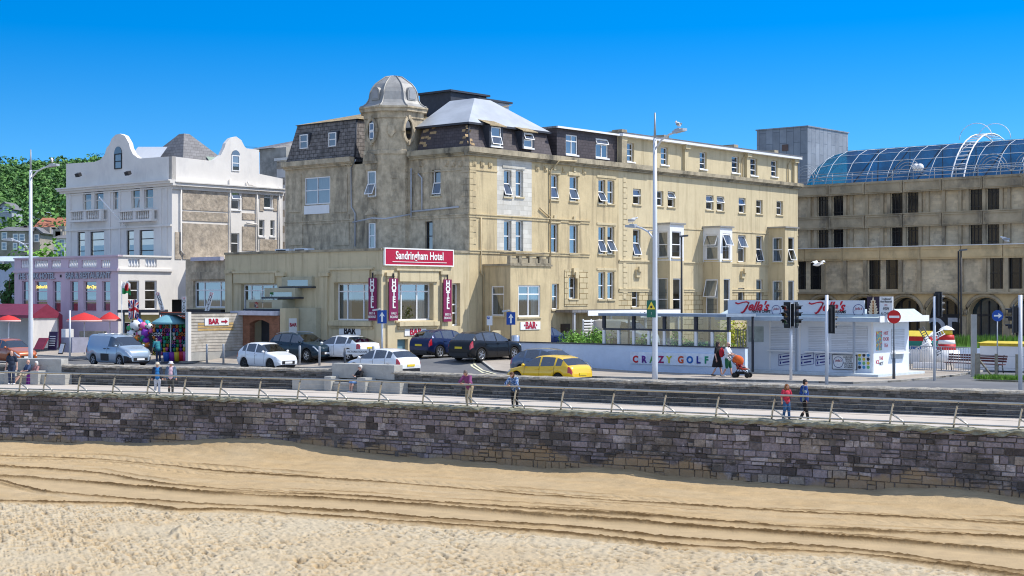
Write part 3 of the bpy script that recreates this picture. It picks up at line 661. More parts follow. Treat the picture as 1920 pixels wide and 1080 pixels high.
# mouldings
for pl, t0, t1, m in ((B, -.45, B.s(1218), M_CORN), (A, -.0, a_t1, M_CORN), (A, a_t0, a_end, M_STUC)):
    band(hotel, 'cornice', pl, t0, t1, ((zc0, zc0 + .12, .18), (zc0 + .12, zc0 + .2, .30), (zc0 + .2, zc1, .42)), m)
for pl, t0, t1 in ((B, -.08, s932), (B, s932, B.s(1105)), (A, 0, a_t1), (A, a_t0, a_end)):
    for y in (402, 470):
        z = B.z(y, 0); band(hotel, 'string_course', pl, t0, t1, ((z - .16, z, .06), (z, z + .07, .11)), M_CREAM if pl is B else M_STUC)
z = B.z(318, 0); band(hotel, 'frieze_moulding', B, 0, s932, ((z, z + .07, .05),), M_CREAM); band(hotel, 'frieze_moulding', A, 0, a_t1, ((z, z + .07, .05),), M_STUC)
for pl, xs_, m in ((B, (889, 904, 919, 1007, 1023, 1057, 1095), M_CREAM), (A, (837, 850, 863, 560, 575, 645, 655, 790), M_STUC)):
    for x in xs_:
        t = pl.s(x); zz = pl.z({889: 306}.get(x, 307 if pl is A else lerp([(880, 306), (1100, 322)], x)), t); mb = MB(); mb.pbox(pl, t - .16, t + .16, zz - .16, zz + .16, 0, .07); mb.pbox(pl, t - .09, t + .09, zz - .09, zz + .09, .07, .11); mb.build('patera', m, hotel)
for pl, m in ((B, M_CREAM), (A, M_STUC)):                       # quoins on the corner
    mb = MB(); z = 6.95; i = 0
    while z < 12.2: mb.pbox(pl, .0, .62 if i % 2 else .36, z + .015, z + .35, 0, .035); z += .37; i += 1
    mb.build('quoins', m, hotel)
for x in (1100, 1168):
    t = B.s(x); mb = MB(); z = 3.9; i = 0
    while z < 12.4: mb.pbox(B, t, t + (.5 if i % 2 else .34), z + .015, z + .33, 0, .04); z += .37; i += 1
    if x == 1168: mb.build('quoins', M_CREAM2, hotel)
t0, t1 = B.s(1058), B.s(1102); mb = MB(); mb.wall(PL((cA + .035, cD), (0, 1), (1, 0)), t0, t1, B.z(574, t0), B.z(505, t0), [B.rect(1064, 516, 1086, 563)], .05); mb.build('rusticated_panel', M_BLOCK, hotel)
t = B.s(1076); mb = MB(); mb.pbox(B, t - .25, t + .25, B.z(516, t), B.z(503, t), .03, .2); mb.pbox(B, t - .16, t + .16, B.z(522, t), B.z(510, t), .2, .32); mb.build('keystone', M_CREAM2, hotel)
# ---- mansard over the corner
mz0, mz1 = zc1, B.z(226, 0); bi, ti = -.25, -.8; mS = B.s(1041)
P = lambda pl_s, pl_d, z: (cA + pl_s, cD + pl_d, z)
aL = sA(787)
mb = MB()
slopeq(mb, [P(bi, -bi, mz0), P(bi, mS, mz0), P(ti, mS, mz1), P(ti, -ti, mz1)])
slopeq(mb, [P(bi, -bi, mz0), P(ti, -ti, mz1), P(-aL - .5, -ti, mz1), P(-aL - .5, -bi, mz0)])
slopeq(mb, [P(bi, mS, mz0), P(ti, mS, mz1), P(-4, mS, mz1), P(-4, mS, mz0)])
mb.build('mansard', M_SLATE, hotel)
mb = MB(); mb.tube([P(bi, -bi, mz0), P(ti, -ti, mz1)], .07, 6); mb.build('hip_roll', M_NAVY, hotel)
M_PATCH = mat('tan slate patches', (.40, .28, .15), .8, var=.2, scale=4)
mb = MB(); rg = random.Random(5)
for k in range(46):                                           # scattered tan slates among the dark ones
    if k < 30: s_ = rg.choice([rg.uniform(.1, .8), rg.uniform(2.2, 3.2), rg.uniform(5.2, 6.4), rg.uniform(8.3, 9.2)])
    u_ = rg.uniform(.02, .93); h = .1
    if k < 30:
        if s_ > mS - .4: continue
        f = lambda ds, du: P(bi + (ti - bi) * (u_ + du) + .012, s_ + ds, mz0 + (mz1 - mz0) * (u_ + du) + .008)
        mb = MB(); slopeq(mb, [f(0, 0), f(.3, 0), f(.3, h), f(0, h)]); mb.build('tan_slate', M_PATCH, hotel)
    else:
        s_ = rg.choice([rg.uniform(.35, .9), rg.uniform(3.2, 4.6)])
        f = lambda ds, du: P(-s_ - ds, -(bi + (ti - bi) * (u_ + du)) - .012, mz0 + (mz1 - mz0) * (u_ + du) + .008)
        mb = MB(); slopeq(mb, [f(0, 0), f(.3, 0), f(.3, h), f(0, h)]); mb.build('tan_slate', M_PATCH, hotel)
# hipped felt roof on top
e0, e1, d0, d1 = -aL - 1.0, ti + .22, -ti - .22, mS + .2; rz = 17.0
ra, rd0, rd1 = -3.2, 4.0, 5.6
q = lambda a_, d_, z_: P(a_, d_, z_)
mb = MB(); ze = mz1 + .03
slopeq(mb, [q(e1, d0, ze), q(e1, d1, ze), q(ra, rd1, rz), q(ra, rd0, rz)]); slopeq(mb, [q(e0, d0, ze), q(e1, d0, ze), q(ra, rd0, rz), q(ra - 2.2, rd0, rz)])
slopeq(mb, [q(e1, d1, ze), q(e0, d1, ze), q(ra - 2.2, rd1, rz), q(ra, rd1, rz)]); slopeq(mb, [q(ra, rd0, rz), q(ra, rd1, rz), q(ra - 2.2, rd1, rz), q(ra - 2.2, rd0, rz)]); slopeq(mb, [q(e0, d0, ze), q(e0, d1, ze), q(ra - 2.2, rd1, rz), q(ra - 2.2, rd0, rz)])
mb.build('hipped_roof', M_ZINC, hotel)
mb = MB(); mb.box(cA + e1 - .02, cA + e1 + .1, cD + d0, cD + d1, ze - .14, ze - .01); mb.box(cA + e0, cA + e1 + .1, cD + d0 - .1, cD + d0 + .02, ze - .14, ze - .012); mb.build('gutter', M_NAVY, hotel)
for (x0, x1, x2, yt, yb, dd, mat_) in ((787, 845, 912, 172, 208, 8.0, M_NAVY), (893, 897, 954, 187, 205, 9.2, M_ZINC)):
    pl = PL((cA, cD + dd), (1, 0), (0, -1)); a0, a1 = pl.s(x0), pl.s(x1); zt, zz = pl.z(yt, a1), pl.z(yb, a1) - .8
    pr = PL((cA + a1, cD + dd), (0, 1), (1, 0)); dl = pr.s(x2)
    mb = MB(); mb.box(cA + a0, cA + a1, cD + dd, cD + dd + dl, zz, zt); rb = mb.build('roof_box', mat_, hotel)
    mb = MB(); mb.box(cA + a0 - .2, cA + a1 + .2, cD + dd - .2, cD + dd + dl + .2, zt + .004, zt + .14); mb.build('roof_slab', M_NAVY, rb)
# dormers on the seaward slope
for (x0, x1, y0, y1, op) in ((921, 940, 238, 274, 'bot'), (982, 999, 249, 277, 'top')):
    dp = PL((cA - .08, cD), (0, 1), (1, 0)); r_ = dp.rect(x0, y0, x1, y1); s0, s1, z0, z1 = r_
    mb = MB(); mb.wall(dp, s0 - .16, s1 + .16, z0 - .12, z1 + .1, [r_], .1)
    for s_ in (s0 - .16, s1 + .16): mb.face([dp.p(s_, z0 - .12), dp.p(s_, z1 + .1), dp.p(s_, z1 + .1, -.9), dp.p(s_, z0 - .12, -.3)])
    dm = mb.build('dormer', M_NAVY, hotel); win(dm, dp, r_, rec=.03, opn=op, cur='l', sillm=M_WHITE, rows=(.5,))
    mb = MB(); slopeq(mb, [dp.p(s0 - .3, z1 + .08, .2), dp.p(s1 + .3, z1 + .08, .2), dp.p(s1 + .3, z1 + .5, -.9), dp.p(s0 - .3, z1 + .5, -.9)]); slopeq(mb, [dp.p(s0 - .3, z1 + .02, .2), dp.p(s1 + .3, z1 + .02, .2), dp.p(s1 + .3, z1 + .08, .2), dp.p(s0 - .3, z1 + .08, .2)]); mb.build('dormer_roof', M_TAN, dm)
# slate-hung attic
ap = PL((cA - .25, cD), (0, 1), (1, 0)); s0, s1 = ap.s(1044), ap.s(1159); zt = ap.z(240, s0)
wr = [((1061, 253, 1083, 290), dict(cols=(.5,), rows=(.68,), cur='f')), ((1117, 260, 1140, 296), dict(cols=(.5,), rows=(.68,), opn='top', cur='l'))]
mb = MB(); mb.wall(ap, s0, s1, zc1 - .02, zt, [ap.rect(*r) for r, _ in wr], .12); lp = PL((cA - .25, cD + s0), (-1, 0), (0, -1)); mb.wall(lp, 0, 5, zc1 - .02, zt)
mb.build('slate_attic', M_SLATE, hotel)
for r, o_ in wr: win(hotel, ap, ap.rect(*r), rec=.05, sillm=M_WHITE, **o_)
mb = MB(); mb.box(cA - 6, cA - .05, cD + s0 - .15, cD + s1 + .2, zt + .003, zt + .13); mb.build('attic_roof', M_SLATE2, hotel)
mb = MB(); mb.pbox(ap, s0 - .3, s1 + .1, zt - .02, zt + .1, .22, .34); mb.build('gutter', M_WHITE, hotel)
mb = MB(); mb.box(cA - .7, cA + .15, cD + s1 - .1, cD + s1 + .5, zc1, zt + .45); mb.box(cA - 4.5, cA - .1, cD + s1 - .2, cD + s1 + .45, zt + .05, zt + .35); mb.build('party_parapet', M_CORN, hotel)
# ---- left block with stone-slate mansard
l0, l1 = sA(664), a_end + .05; z1 = A.z(236, l1)
mb = MB(); f = lambda t, z, off: A.p(t, z, off)
slopeq(mb, [f(l0, mz0, -.1), f(l1, mz0, -.1), f(l1 - .45, z1, -.75), f(l0 + .5, z1, -.75)])
slopeq(mb, [f(l0, mz0, -.1), f(l0 + .5, z1, -.75), f(l0 + .5, z1, -3.2), f(l0, mz0, -3.2)]); slopeq(mb, [f(l1, mz0, -.1), f(l1 - .45, z1, -.75), f(l1 - .45, z1, -9), f(l1, mz0, -9)])
mb.build('mansard', M_OLDSL, hotel)
mb = MB(); mb.tube([f(l0 + .02, mz0, -.08), f(l0 + .52, z1, -.73)], .06, 6); mb.tube([f(l0 + .5, z1 + .03, -.72), f(l1 - .45, z1 + .03, -.72)], .05, 6); mb.tube([f(l0, mz0 + .02, -.02), f(l1, mz0 + .02, -.02)], .07, 6); mb.build('hip_roll', M_NAVY, hotel)
zr = zat(201, 104); mb = MB()
slopeq(mb, [f(l0 + .3, z1 + .05, -.6), f(l1 - .35, z1 + .05, -.6), f(l1 - 3.4, zr, -5), f(l0 + 1.2, zr, -5)]); slopeq(mb, [f(l0 + .3, z1 + .05, -.6), f(l0 + 1.2, zr, -5), f(l0 + 1.2, zr, -8), f(l0 + .3, z1, -9)]); slopeq(mb, [f(l1 - .35, z1 + .05, -.6), f(l1 - 3.4, zr, -5), f(l1 - 3.4, zr, -8), f(l1 - .35, z1 + .05, -9)])
slopeq(mb, [f(l0 + 1.2, zr, -5), f(l1 - 3.4, zr, -5), f(l1 - 3.4, zr, -8), f(l0 + 1.2, zr, -8)]); slopeq(mb, [f(-.5 + sA(795), mz1, -2.2), f(l0, mz1, -2.2), f(l0, rz - .4, -7), f(2.5, rz - .2, -7)]); mb.build('tile_roof', M_TAN, hotel)
for r in ((562, 252, 577, 279), (616, 248, 630, 275)):
    dp = PL((cA, cD + .30), (-1, 0), (0, -1)); rr = dp.rect(*r); mb = MB(); mb.pbox(dp, rr[0] - .1, rr[1] + .1, rr[2] - .1, rr[3] + .08, -.6, -.08); dm = mb.build('dormer', M_NAVY, hotel); win(dm, dp, rr, rec=-.02, cur='f', sill=False)
for (x0, x1, y0, y1) in ((541, 565, 327, 398), (627, 652, 327, 398), (541, 568, 402, 460), (627, 655, 402, 460)):
    rr = A.rect(x0, y0, x1, y1); mb = MB(); mb.pbox(A, rr[0], rr[1], rr[2], rr[3], 0, .05); mb.build('pilaster', M_STUC, hotel)
# ---- octagonal tower
tc_ = (cA - A.s(731) - .1, cD + .45); ap_ = 1.87; Rt = ap_ / math.cos(math.pi / 8)
tw = lambda prof, m, nm, par, sm=False: MB().lathe((tc_[0], tc_[1], 0), [(r * .882 / math.cos(math.pi / 8), z) for r, z in prof], 8, 0, sm, math.pi / 8).build(nm, m, par)
zt0, zt1 = zat(226, 98), zat(203, 98)
tower = tw([(1.98, 6.0), (1.98, 12.0), (2.08, 12.6), (2.12, 12.9), (2.12, zt0 - .1), (2.12, zt0 + .05)], M_STUC, 'tower', hotel)
tw([(2.13, zt0 + .06), (2.20, zt0 + .1), (2.20, zt1 - .32), (2.42, zt1 - .28), (2.42, zt1 - .1), (2.52, zt1 - .06), (2.52, zt1 + .04)], M_STUC, 'tower_cornice', tower)
tw([(2.13, 13.15), (2.2, 13.2), (2.2, 13.42), (2.13, 13.46)], M_STUC, 'string_course', tower)
zd = zt1 + .05; zD = zat(141, 98.5) - zd
dome = tw([(2.42, zd), (2.2, zd + .08), (1.98, zd + .24), (1.83, zd + .46), (1.76, zd + .75), (1.70, zd + 1.0), (1.56, zd + 1.28), (1.32, zd + 1.56), (1.0, zd + 1.78), (.6, zd + zD - .1), (.2, zd + zD - .02), (.02, zd + zD)], M_LEAD, 'dome', tower)
prof = [(2.42, zd + .02), (2.2, zd + .1), (1.98, zd + .26), (1.83, zd + .48), (1.76, zd + .77), (1.70, zd + 1.02), (1.56, zd + 1.3), (1.32, zd + 1.58), (1.0, zd + 1.8), (.6, zd + zD - .08), (.1, zd + zD)]
for k in range(8):
    an = math.pi / 8 + k * math.pi / 4; mb = MB(); mb.tube([(tc_[0] + r * .882 / math.cos(math.pi / 8) * math.cos(an), tc_[1] + r * .882 / math.cos(math.pi / 8) * math.sin(an), z) for r, z in prof], .05, 6); mb.build('dome_rib', M_LEAD, dome)
for an in (-math.pi / 2, 0, math.pi, math.pi / 2):            # half-round lucarnes
    ca, sa = math.cos(an), math.sin(an); X = Vector((-sa, ca, 0)); O = Vector((ca, sa, 0)); c0 = Vector((tc_[0], tc_[1], zd)) 
    poly = [c0 + O * 1.19 + X * x + Vector((0, 0, z)) for x, z in [(-.36, .45), (.36, .45), (.36, .95)] + [(.36 * math.cos(q_), .95 + .36 * math.sin(q_)) for q_ in [i * math.pi / 8 for i in range(1, 8)]] + [(-.36, .95)]]
    mb = MB(); mb.prism(poly, O * .48); lu = mb.build('lucarne', M_LEAD, dome)
    poly2 = [c0 + O * 1.675 + X * (p_ - c0 - O * 1.19).dot(X) * .72 + Vector((0, 0, .82 + ((p_ - c0).z - .82) * .75)) for p_ in poly]; mb = MB(); mb.prism(poly2, O * .02); mb.build('louvre', mat('grey louvre', (.30, .31, .33), .6), lu)
# panels and oval lights on the drum, the window with its shell hood below
Y_ = {'f': PL((tc_[0] + .775, tc_[1] - ap_), (-1, 0), (0, -1)), 'r': PL((tc_[0] + ap_, tc_[1] - .775), (0, 1), (1, 0)), 'd': PL((tc_[0] + .775, tc_[1] - ap_), (1, 1), (1, -1))}
def oval(pl, px, py, lit):
    t = pl.s(px); z = pl.z(py, t); cx = pl.p(t, z, .0)
    ring = lambda k, rx, rz, o: [pl.p(t + rx * math.cos(a), z + rz * math.sin(a), o) for a in [2 * math.pi * i / 20 for i in range(20)]]
    mb = MB(); r0, r1 = ring(0, .52, .86, .0), ring(0, .52, .86, .12); r2, r3 = ring(0, .34, .66, .12), ring(0, .34, .66, .02)
    for i in range(20):
        j = (i + 1) % 20
        for p_, q_ in ((r0, r1), (r1, r2), (r2, r3)): mb.face([p_[i], p_[j], q_[j], q_[i]])
    for (dt, dz) in ((0, .84), (0, -.84), (.48, 0), (-.48, 0)): mb.pbox(pl, t + dt - .09, t + dt + .09, z + dz - .12, z + dz + .12, 0, .17)
    fr_ = mb.build('oval_surround', M_STUC, tower)
    mb = MB(); mb.face(orient(ring(0, .34, .66, .015), (pl.n.x, pl.n.y, 0))); mb.build('pane', M_GLASSD, fr_)
    if lit: mb = MB(); mb.pbox(pl, t - .2, t + .2, z - .55, z + .5, .02, .06); mb.pbox(pl, t - .2, t + .2, z - .06, z + .0, .06, .09); w_ = mb.build('sash', M_WHITE, fr_); mb = MB(); [mb.pbox(pl, t - .13, t + .13, z + q0, z + q1, .06, .066) for q0, q1 in ((.06, .42), (-.48, -.12))]; mb.build('pane', mat('blue pane', (.10, .16, .25), .1, spec=.8), fr_)
oval(Y_['f'], 698, 245, True); oval(Y_['r'], 765, 244, False)
t = .62; pl = Y_['d']; zz = pl.z(246, t); mb = MB(); mb.prism([pl.p(t - .22, zz + .4, .0), pl.p(t + .22, zz + .4, .0), pl.p(t + .22, zz - .1, .0), pl.p(t, zz - .4, .0), pl.p(t - .22, zz - .1, .0)], Vector((pl.n.x, pl.n.y, 0)) * .1); mb.build('shield', M_STUC, tower)
pf = PL((tc_[0] + .775, tc_[1] - 1.77), (-1, 0), (0, -1)); rr = pf.rect(690, 321, 705, 369); w_ = win(tower, pf, rr, rec=-.03, opn='bot', cur='fb', sillm=M_STUC)
mb = MB(); tm = (rr[0] + rr[1]) / 2; ht = rr[3]
arc = [pf.p(tm + .55 * math.cos(i * math.pi / 10), ht + .62 + .55 * math.sin(i * math.pi / 10), 0) for i in range(11)]
mb.prism(arc, Vector((pf.n.x, pf.n.y, 0)) * .3); mb.pbox(pf, tm - .6, tm + .6, ht + .48, ht + .62, 0, .26); mb.pbox(pf, tm - .5, tm + .5, ht + .1, ht + .48, 0, .1); mb.build('shell_hood', M_STUC, tower)
rr = pf.rect(692, 418, 704, 466); win(tower, pf, rr, rec=-.03, cur='u', sill=False)
mb = MB(); zz = pf.z(403, tm); mb.prism([pf.p(tm - .5, zz, 0), pf.p(tm + .5, zz, 0), pf.p(tm, zz + .45, 0)], Vector((pf.n.x, pf.n.y, 0)) * .2); mb.pbox(pf, tm - .38, tm + .38, zz - .5, zz - .005, 0, .12); mb.build('pediment', M_STUC, tower)
pr_ = PL((tc_[0] + 1.755, tc_[1] - .73), (0, 1), (1, 0)); 
for z in [7.2 + .74 * i for i in range(7)]:
    MB().pbox(pr_, .02, .5, z, z + .36, 0, .03).build('quoin', M_STUC, tower); MB().pbox(PL((tc_[0] + .73, tc_[1] - 1.755), (1, 1), (1, -1)), .6, 1.0, z, z + .36, 0, .03).build('quoin', M_STUC, tower)
# ---- pipes on the seaward face
f = lambda x, y, off=.1: (lambda t: A.p(t, A.z(y, t), off))(A.s(x))
pipe(hotel, [f(672, 300, .25), f(661, 316, .12), f(661, 388), f(668, 400), f(668, 462)]); pipe(hotel, [f(668, 417, .3), f(735, 411, 1.8), f(757, 412, 1.7), f(772, 402)])
pipe(hotel, [f(773, 316), f(773, 408)]); pipe(hotel, [f(786, 326), f(793, 334), f(793, 393)]); pipe(hotel, [f(774, 397), f(862, 388)], .06)
f = lambda x, y, off=.1: (lambda t: B.p(t, B.z(y, t), off))(B.s(x))
pipe(hotel, [f(900, 408), f(900, 512), f(905, 516), f(905, 640)], .05, M_CPIPE); pipe(hotel, [f(1070, 303, .5), f(1038, 302, .5), f(1037, 312, .15), f(1030, 320), f(1030, 498)], .05, M_CPIPE); pipe(hotel, [f(1010, 390), f(1030, 408)], .05, M_CPIPE)
# ---- seaward bay at street level, its balustrade and steps
def bay(par, x0, xc, x1, yt, front, left, mats, m2=None, zb=.1, ysplit=None, roof=M_LEAD, cap=.12, nm='bay'):
    sL = B.s(x0); Lp = PL((cA, cD + sL), (1, 0), (0, -1)); pj = Lp.s(xc); Fp = PL((cA + pj, cD + sL), (0, 1), (1, 0)); w = Fp.s(x1); z1 = Fp.z(yt, w / 2)
    hl = [Lp.rect(*r) for r, _ in left]; hf = [Fp.rect(*r) for r, _ in front]; zs = [zb, z1] if ysplit is None else [zb, Fp.z(ysplit, w / 2), z1]
    mb = MB()
    for k in range(len(zs) - 1):
        mb.wall(Lp, 0, pj, zs[k], zs[k + 1], hl, .12, k); mb.wall(Fp, 0, w, zs[k], zs[k + 1], hf, .12, k)
        mb.wall(PL((cA, cD + sL + w), (1, 0), (0, 1)), 0, pj, zs[k], zs[k + 1], [], .1, k)
    by = mb.build(nm, mats, par)
    for r, o_ in left: win(by, Lp, Lp.rect(*r), **{'rec': .05, **o_})
    for r, o_ in front: win(by, Fp, Fp.rect(*r), **{'rec': .05, **o_})
    if roof: mb = MB(); mb.box(cA + .01, cA + pj + cap, cD + sL - cap, cD + sL + w + cap, z1 + .004, z1 + .12); mb.build('bay_roof', roof, by)
    return by, Lp, Fp, w, z1, pj
by, Lp, Fp, w_, z1, pj = bay(hotel, 906, 957, 1033, 499, [((972, 535, 1013, 594), dict(cols=(.47,), rows=(.72,), cur='r', fr=.09))], [((921, 536, 945, 592), dict(rows=(.72,), cur='l', fr=.08))], [M_CREAM], roof=M_CORN, cap=.08)
mb = MB(); mb.pbox(Fp, 0, w_, z1 + .13, z1 + .2, -.3, .0)
for k in range(5): t = w_ * k / 4; mb.pbox(Fp, max(0, t - .14), min(w_, t + .14), z1 + .2, z1 + .62, -.27, 0)
for k in range(4): t = w_ * (k + .5) / 4; mb.pbox(Fp, t - .3, t + .3, z1 + .2, z1 + .5, -.2, -.08)
mb.pbox(Fp, w_ * .1, w_ * .8, z1 + .75, z1 + .83, -1.2, .1); mb.build('balustrade', M_CORN, by)
f_ = Fp.rect(972, 598, 1012, 634); 
for k, (x, y) in enumerate(((955, 655), (952, 645), (948, 636), (944, 627), (941, 618))):
    t = Lp.s(x) if False else pj * .42; mb = MB(); mb.box(cA + pj * .25, cA + pj * .95, cD - 3.2 + .62 * k - 0, cD - 3.2 + .62 * (k + 1) if k < 4 else cD + B.s(906), .05, .45 + .2 * k); mb.build('step', M_CORN if False else mat('step stone', (.42, .38, .31), .9, var=.15, scale=2), by)
mb = MB(); mb.prism([(cA + pj * .95 + .02, cD - 3.3, .1), (cA + pj * .95 + .02, cD - 3.3, .8), (cA + pj * .95 + .02, cD - .2, 2.0), (cA + pj * .95 + .02, cD + .2, 2.0), (cA + pj * .95 + .02, cD + .2, .1)], (.25, 0, 0)); mb.build('stair_wall', M_CREAM2, by)
# reception canopy with door and shutter
s0, s1 = B.s(1040), B.s(1246); zc = B.z(588, s0 + 3) ; mb = MB(); mb.box(cA + .02, cA + 1.5, cD + s0, cD + s1, zc + .1, zc + .28); cn = mb.build('canopy', M_SLATE2, hotel)
mb = MB(); mb.box(cA + 1.504, cA + 1.56, cD + s0 + 1.6, cD + s1, zc - .12, zc + .22); mb.build('fascia', M_WHITE, cn)
for k in range(4): t = s0 + .3 + (s1 - s0 - .6) * k / 3; MB().box(cA + 1.25, cA + 1.4, cD + t, cD + t + .15, .1, zc + .1).build('canopy_post', M_PIPE, cn)
rr = B.rect(1051, 607, 1068, 652); mb = MB(); mb.pbox(B, rr[0], rr[1], rr[2], rr[3], 0, .06); dr_ = mb.build('door', mat('brown door', (.06, .035, .02), .5), hotel); MB().pbox(B, rr[0] + .15, rr[1] - .15, rr[2] + .5, rr[3] - .5, .06, .066).build('pane', M_GLASSD, dr_)
rr = B.rect(1092, 604, 1136, 630); MB().pbox(B, rr[0], rr[1], rr[2] - 1.5, rr[3], 0, .05).build('garage_shutter', mat('brown shutter', (.08, .06, .05), .6, extra=brick_extra(.8, .35, (2.2, 2.2, 2.2), .3, .03)), hotel)
# ================================================================== street-level extension
D0 = 6.25; E1 = PL((cA, D0), (0, 1), (1, 0)); E2 = PL((cA, D0), (-1, 0), (0, -1)); zT = 6.87; eL = E2.s(422)
E1w = [((743, 531, 813, 601), dict(cols=(.1, .24, .66), rows=(.78,), cur='r', fr=.09, rec=.35)), ((848, 531, 863, 611), dict(rows=(.5, .3), fr=.09, rec=.3, sill=False, cur='u'))]
E2w = [((626, 531, 697, 601), dict(cols=(.1, .32, .75), rows=(.78,), cur='rl', fr=.09, rec=.35)), ((452, 533, 520, 586), dict(cols=(.2, .5, .8), rows=(.78,), cur='l', fr=.08, rec=.25))]
mb = MB(); mb.wall(E1, 0, cD - D0, .1, zT, [E1.rect(*r) for r, _ in E1w] + [E1.rect(745, 636, 765, 662)], .5); mb.wall(E2, 0, eL, .1, zT, [E2.rect(*r) for r, _ in E2w], .5)
mb.wall(PL((cA - eL, D0), (0, 1), (-1, 0)), 0, cD - D0, .1, zT); ex = mb.build('extension_wall', M_CREAM2, hotel)
mb = MB(); mb.box(cA - eL + .1, cA - .1, D0 + .1, cD - .05, zT - .35, zT - .2); mb.build('flat_roof', M_ZINC, ex); mb = MB(); mb.box(cA - eL + .6, cA - 1.0, D0 + 1.6, cD - .5, .2, 6.3); mb.build('interior', M_ROOM, ex)
for r, o_ in E1w: win(ex, E1, E1.rect(*r), sillm=M_CREAM2, **o_)
for r, o_ in E2w: win(ex, E2, E2.rect(*r), sillm=M_CREAM2, **o_)
rr = E1.rect(745, 636, 765, 662); MB().pbox(E1, *rr, -.3, -.26).build('cellar_hatch', mat('teal door', (.12, .25, .32), .6), ex)
for pl, x0, x1, y0, y1 in ((E1, 747, 820, 508, 528), (E2, 626, 695, 506, 529), (E2, 440, 517, 512, 531)):   # stepped heads over the windows
    rr = pl.rect(x0, y0, x1, y1); mb = MB(); mb.pbox(pl, rr[0], rr[1], rr[2], rr[3], 0, .12); mb.pbox(pl, rr[0] - .3, rr[1] + .3, rr[3] + .004, rr[3] + .12, 0, .2); mb.build('window_head', M_CREAM2, ex)
for pl, x, y0, y1 in ((E1, 731, 515, 610), (E1, 832, 512, 660), (E2, 711, 512, 660), (E2, 610, 515, 600), (E2, 528, 515, 575), (E2, 432, 510, 590)):
    t = pl.s(x); mb = MB(); mb.pbox(pl, t - .28, t + .28, .15, pl.z(y0 + 3, t), 0, .1); mb.pbox(pl, t - .42, t + .42, pl.z(y0 + 3, t) + .004, pl.z(y0 - 4, t), 0, .2); mb.build('pilaster', M_CREAM2, ex)
for pl, t1 in ((E1, cD - D0), (E2, eL)):
    z = pl.z(464, 0); mb = MB(); mb.pbox(pl, .0, t1, zT - .12, zT + .02, -.2, .08); mb.build('parapet_cap', M_CORN, ex)
    z = 5.0
for pl, x0, x1 in ((E1, 745, 820), (E2, 620, 700)):
    rr = pl.rect(x0, 603, x1, 611); MB().pbox(pl, *rr, 0, .22).build('window_ledge', M_CREAM2, ex)
    rr = pl.rect(x0, 612, x1, 616); MB().pbox(pl, *rr, 0, .1).build('ledge_shadow_step', M_CREAM, ex)
# stepped volumes over the bar entrance
M_GRN = mat('greenish cream paint', (.44, .41, .29), .9, var=.1, scale=1, bump=.15, stain=(.2, .19, .15), stain_amt=.5, stain_scale=.8)
def vol(x0, x1, y0, y1, o, slot=None, m=M_GRN):
    rr = E2.rect(x0, y0, x1, y1); mb = MB(); mb.pbox(E2, rr[0], rr[1], rr[2], rr[3], 0, o); v = mb.build('stair_block', m, ex)
    if slot: q = E2.rect(*slot); MB().pbox(E2, q[0], q[1], q[2], q[3], o - .01, o + .004).build('slot_window', M_GLASSD, v)
    MB().pbox(E2, rr[0] - .12, rr[1] + .12, rr[2] - .1, rr[2] - .004, 0, o + .15).build('ledge', M_NAVY, v)
vol(534, 590, 519, 537, .25, (545, 525, 583, 536)); vol(510, 567, 540, 557, .6, (520, 548, 561, 556)); vol(485, 553, 562, 579, 1.0, (491, 566, 533, 577))
rr = E2.rect(534, 577, 604, 668); MB().pbox(E2, rr[0], rr[1], .1, rr[3], 0, .5).build('stair_block', M_GRN, ex)
# brick entrance porch with its arch
pd = 1.6; Pp = PL((cA, D0 - pd), (-1, 0), (0, -1)); p0, p1 = Pp.s(524), Pp.s(455); q0, q1 = Pp.s(505), Pp.s(468); zt = Pp.z(592, p0); za = Pp.z(600, p0); zs = Pp.z(607, p0)
mb = MB(); mb.wall(Pp, p0, q0, .1, zt, [], .3); mb.wall(Pp, q1, p1, .1, zt, [], .3)
n = 8; ar = [(q0 + (q1 - q0) * i / n, zs + (za - zs) * math.sin(math.pi * i / n)) for i in range(n + 1)]
for (t0, z0), (t1, z1_) in zip(ar, ar[1:]):
    mb.face(orient([Pp.p(t0, z0), Pp.p(t1, z1_), Pp.p(t1, zt), Pp.p(t0, zt)], (0, -1, 0))); mb.face([Pp.p(t0, z0), Pp.p(t1, z1_), Pp.p(t1, z1_, -.4), Pp.p(t0, z0, -.4)])
for t_ in (q0, q1): mb.face([Pp.p(t_, .1), Pp.p(t_, zs), Pp.p(t_, zs, -.4), Pp.p(t_, .1, -.4)])
mb.wall(PL((cA - p0, D0 - pd), (0, 1), (1, 0)), 0, pd, .1, zt)
po = mb.build('porch', M_BRICK, ex); MB().pbox(Pp, q0 - .2, q1 + .2, .1, zt, -1.2, -1.1).build('doorway', M_DARK, po)
MB().pbox(Pp, q0 + .05, q0 + .5, .15, zs, -.9, -.85).build('door', mat('brown panel door', (.12, .065, .03), .6), po)
rr = Pp.rect(440, 583, 520, 591); MB().pbox(Pp, rr[0] - .1, rr[1], rr[2], rr[3], -1.6, .35).build('porch_roof', mat('pale lilac fascia', (.55, .53, .58), .7), po)
pi_ = PL((cA - E2.s(523), D0 - 1.0), (0, 1), (1, 0)); x_ = cA - Pp.s(525)
MB().box(x_ + .0, x_ + .5, D0 - 1.6, D0 - .55, .1, Pp.z(578, p0)).build('entrance_pier', M_CREAM2, ex)
PIER = PL((x_ + .5, D0 - 1.6), (0, 1), (1, 0))
for (px, y0, y1) in ((661, 598, 455),): pass
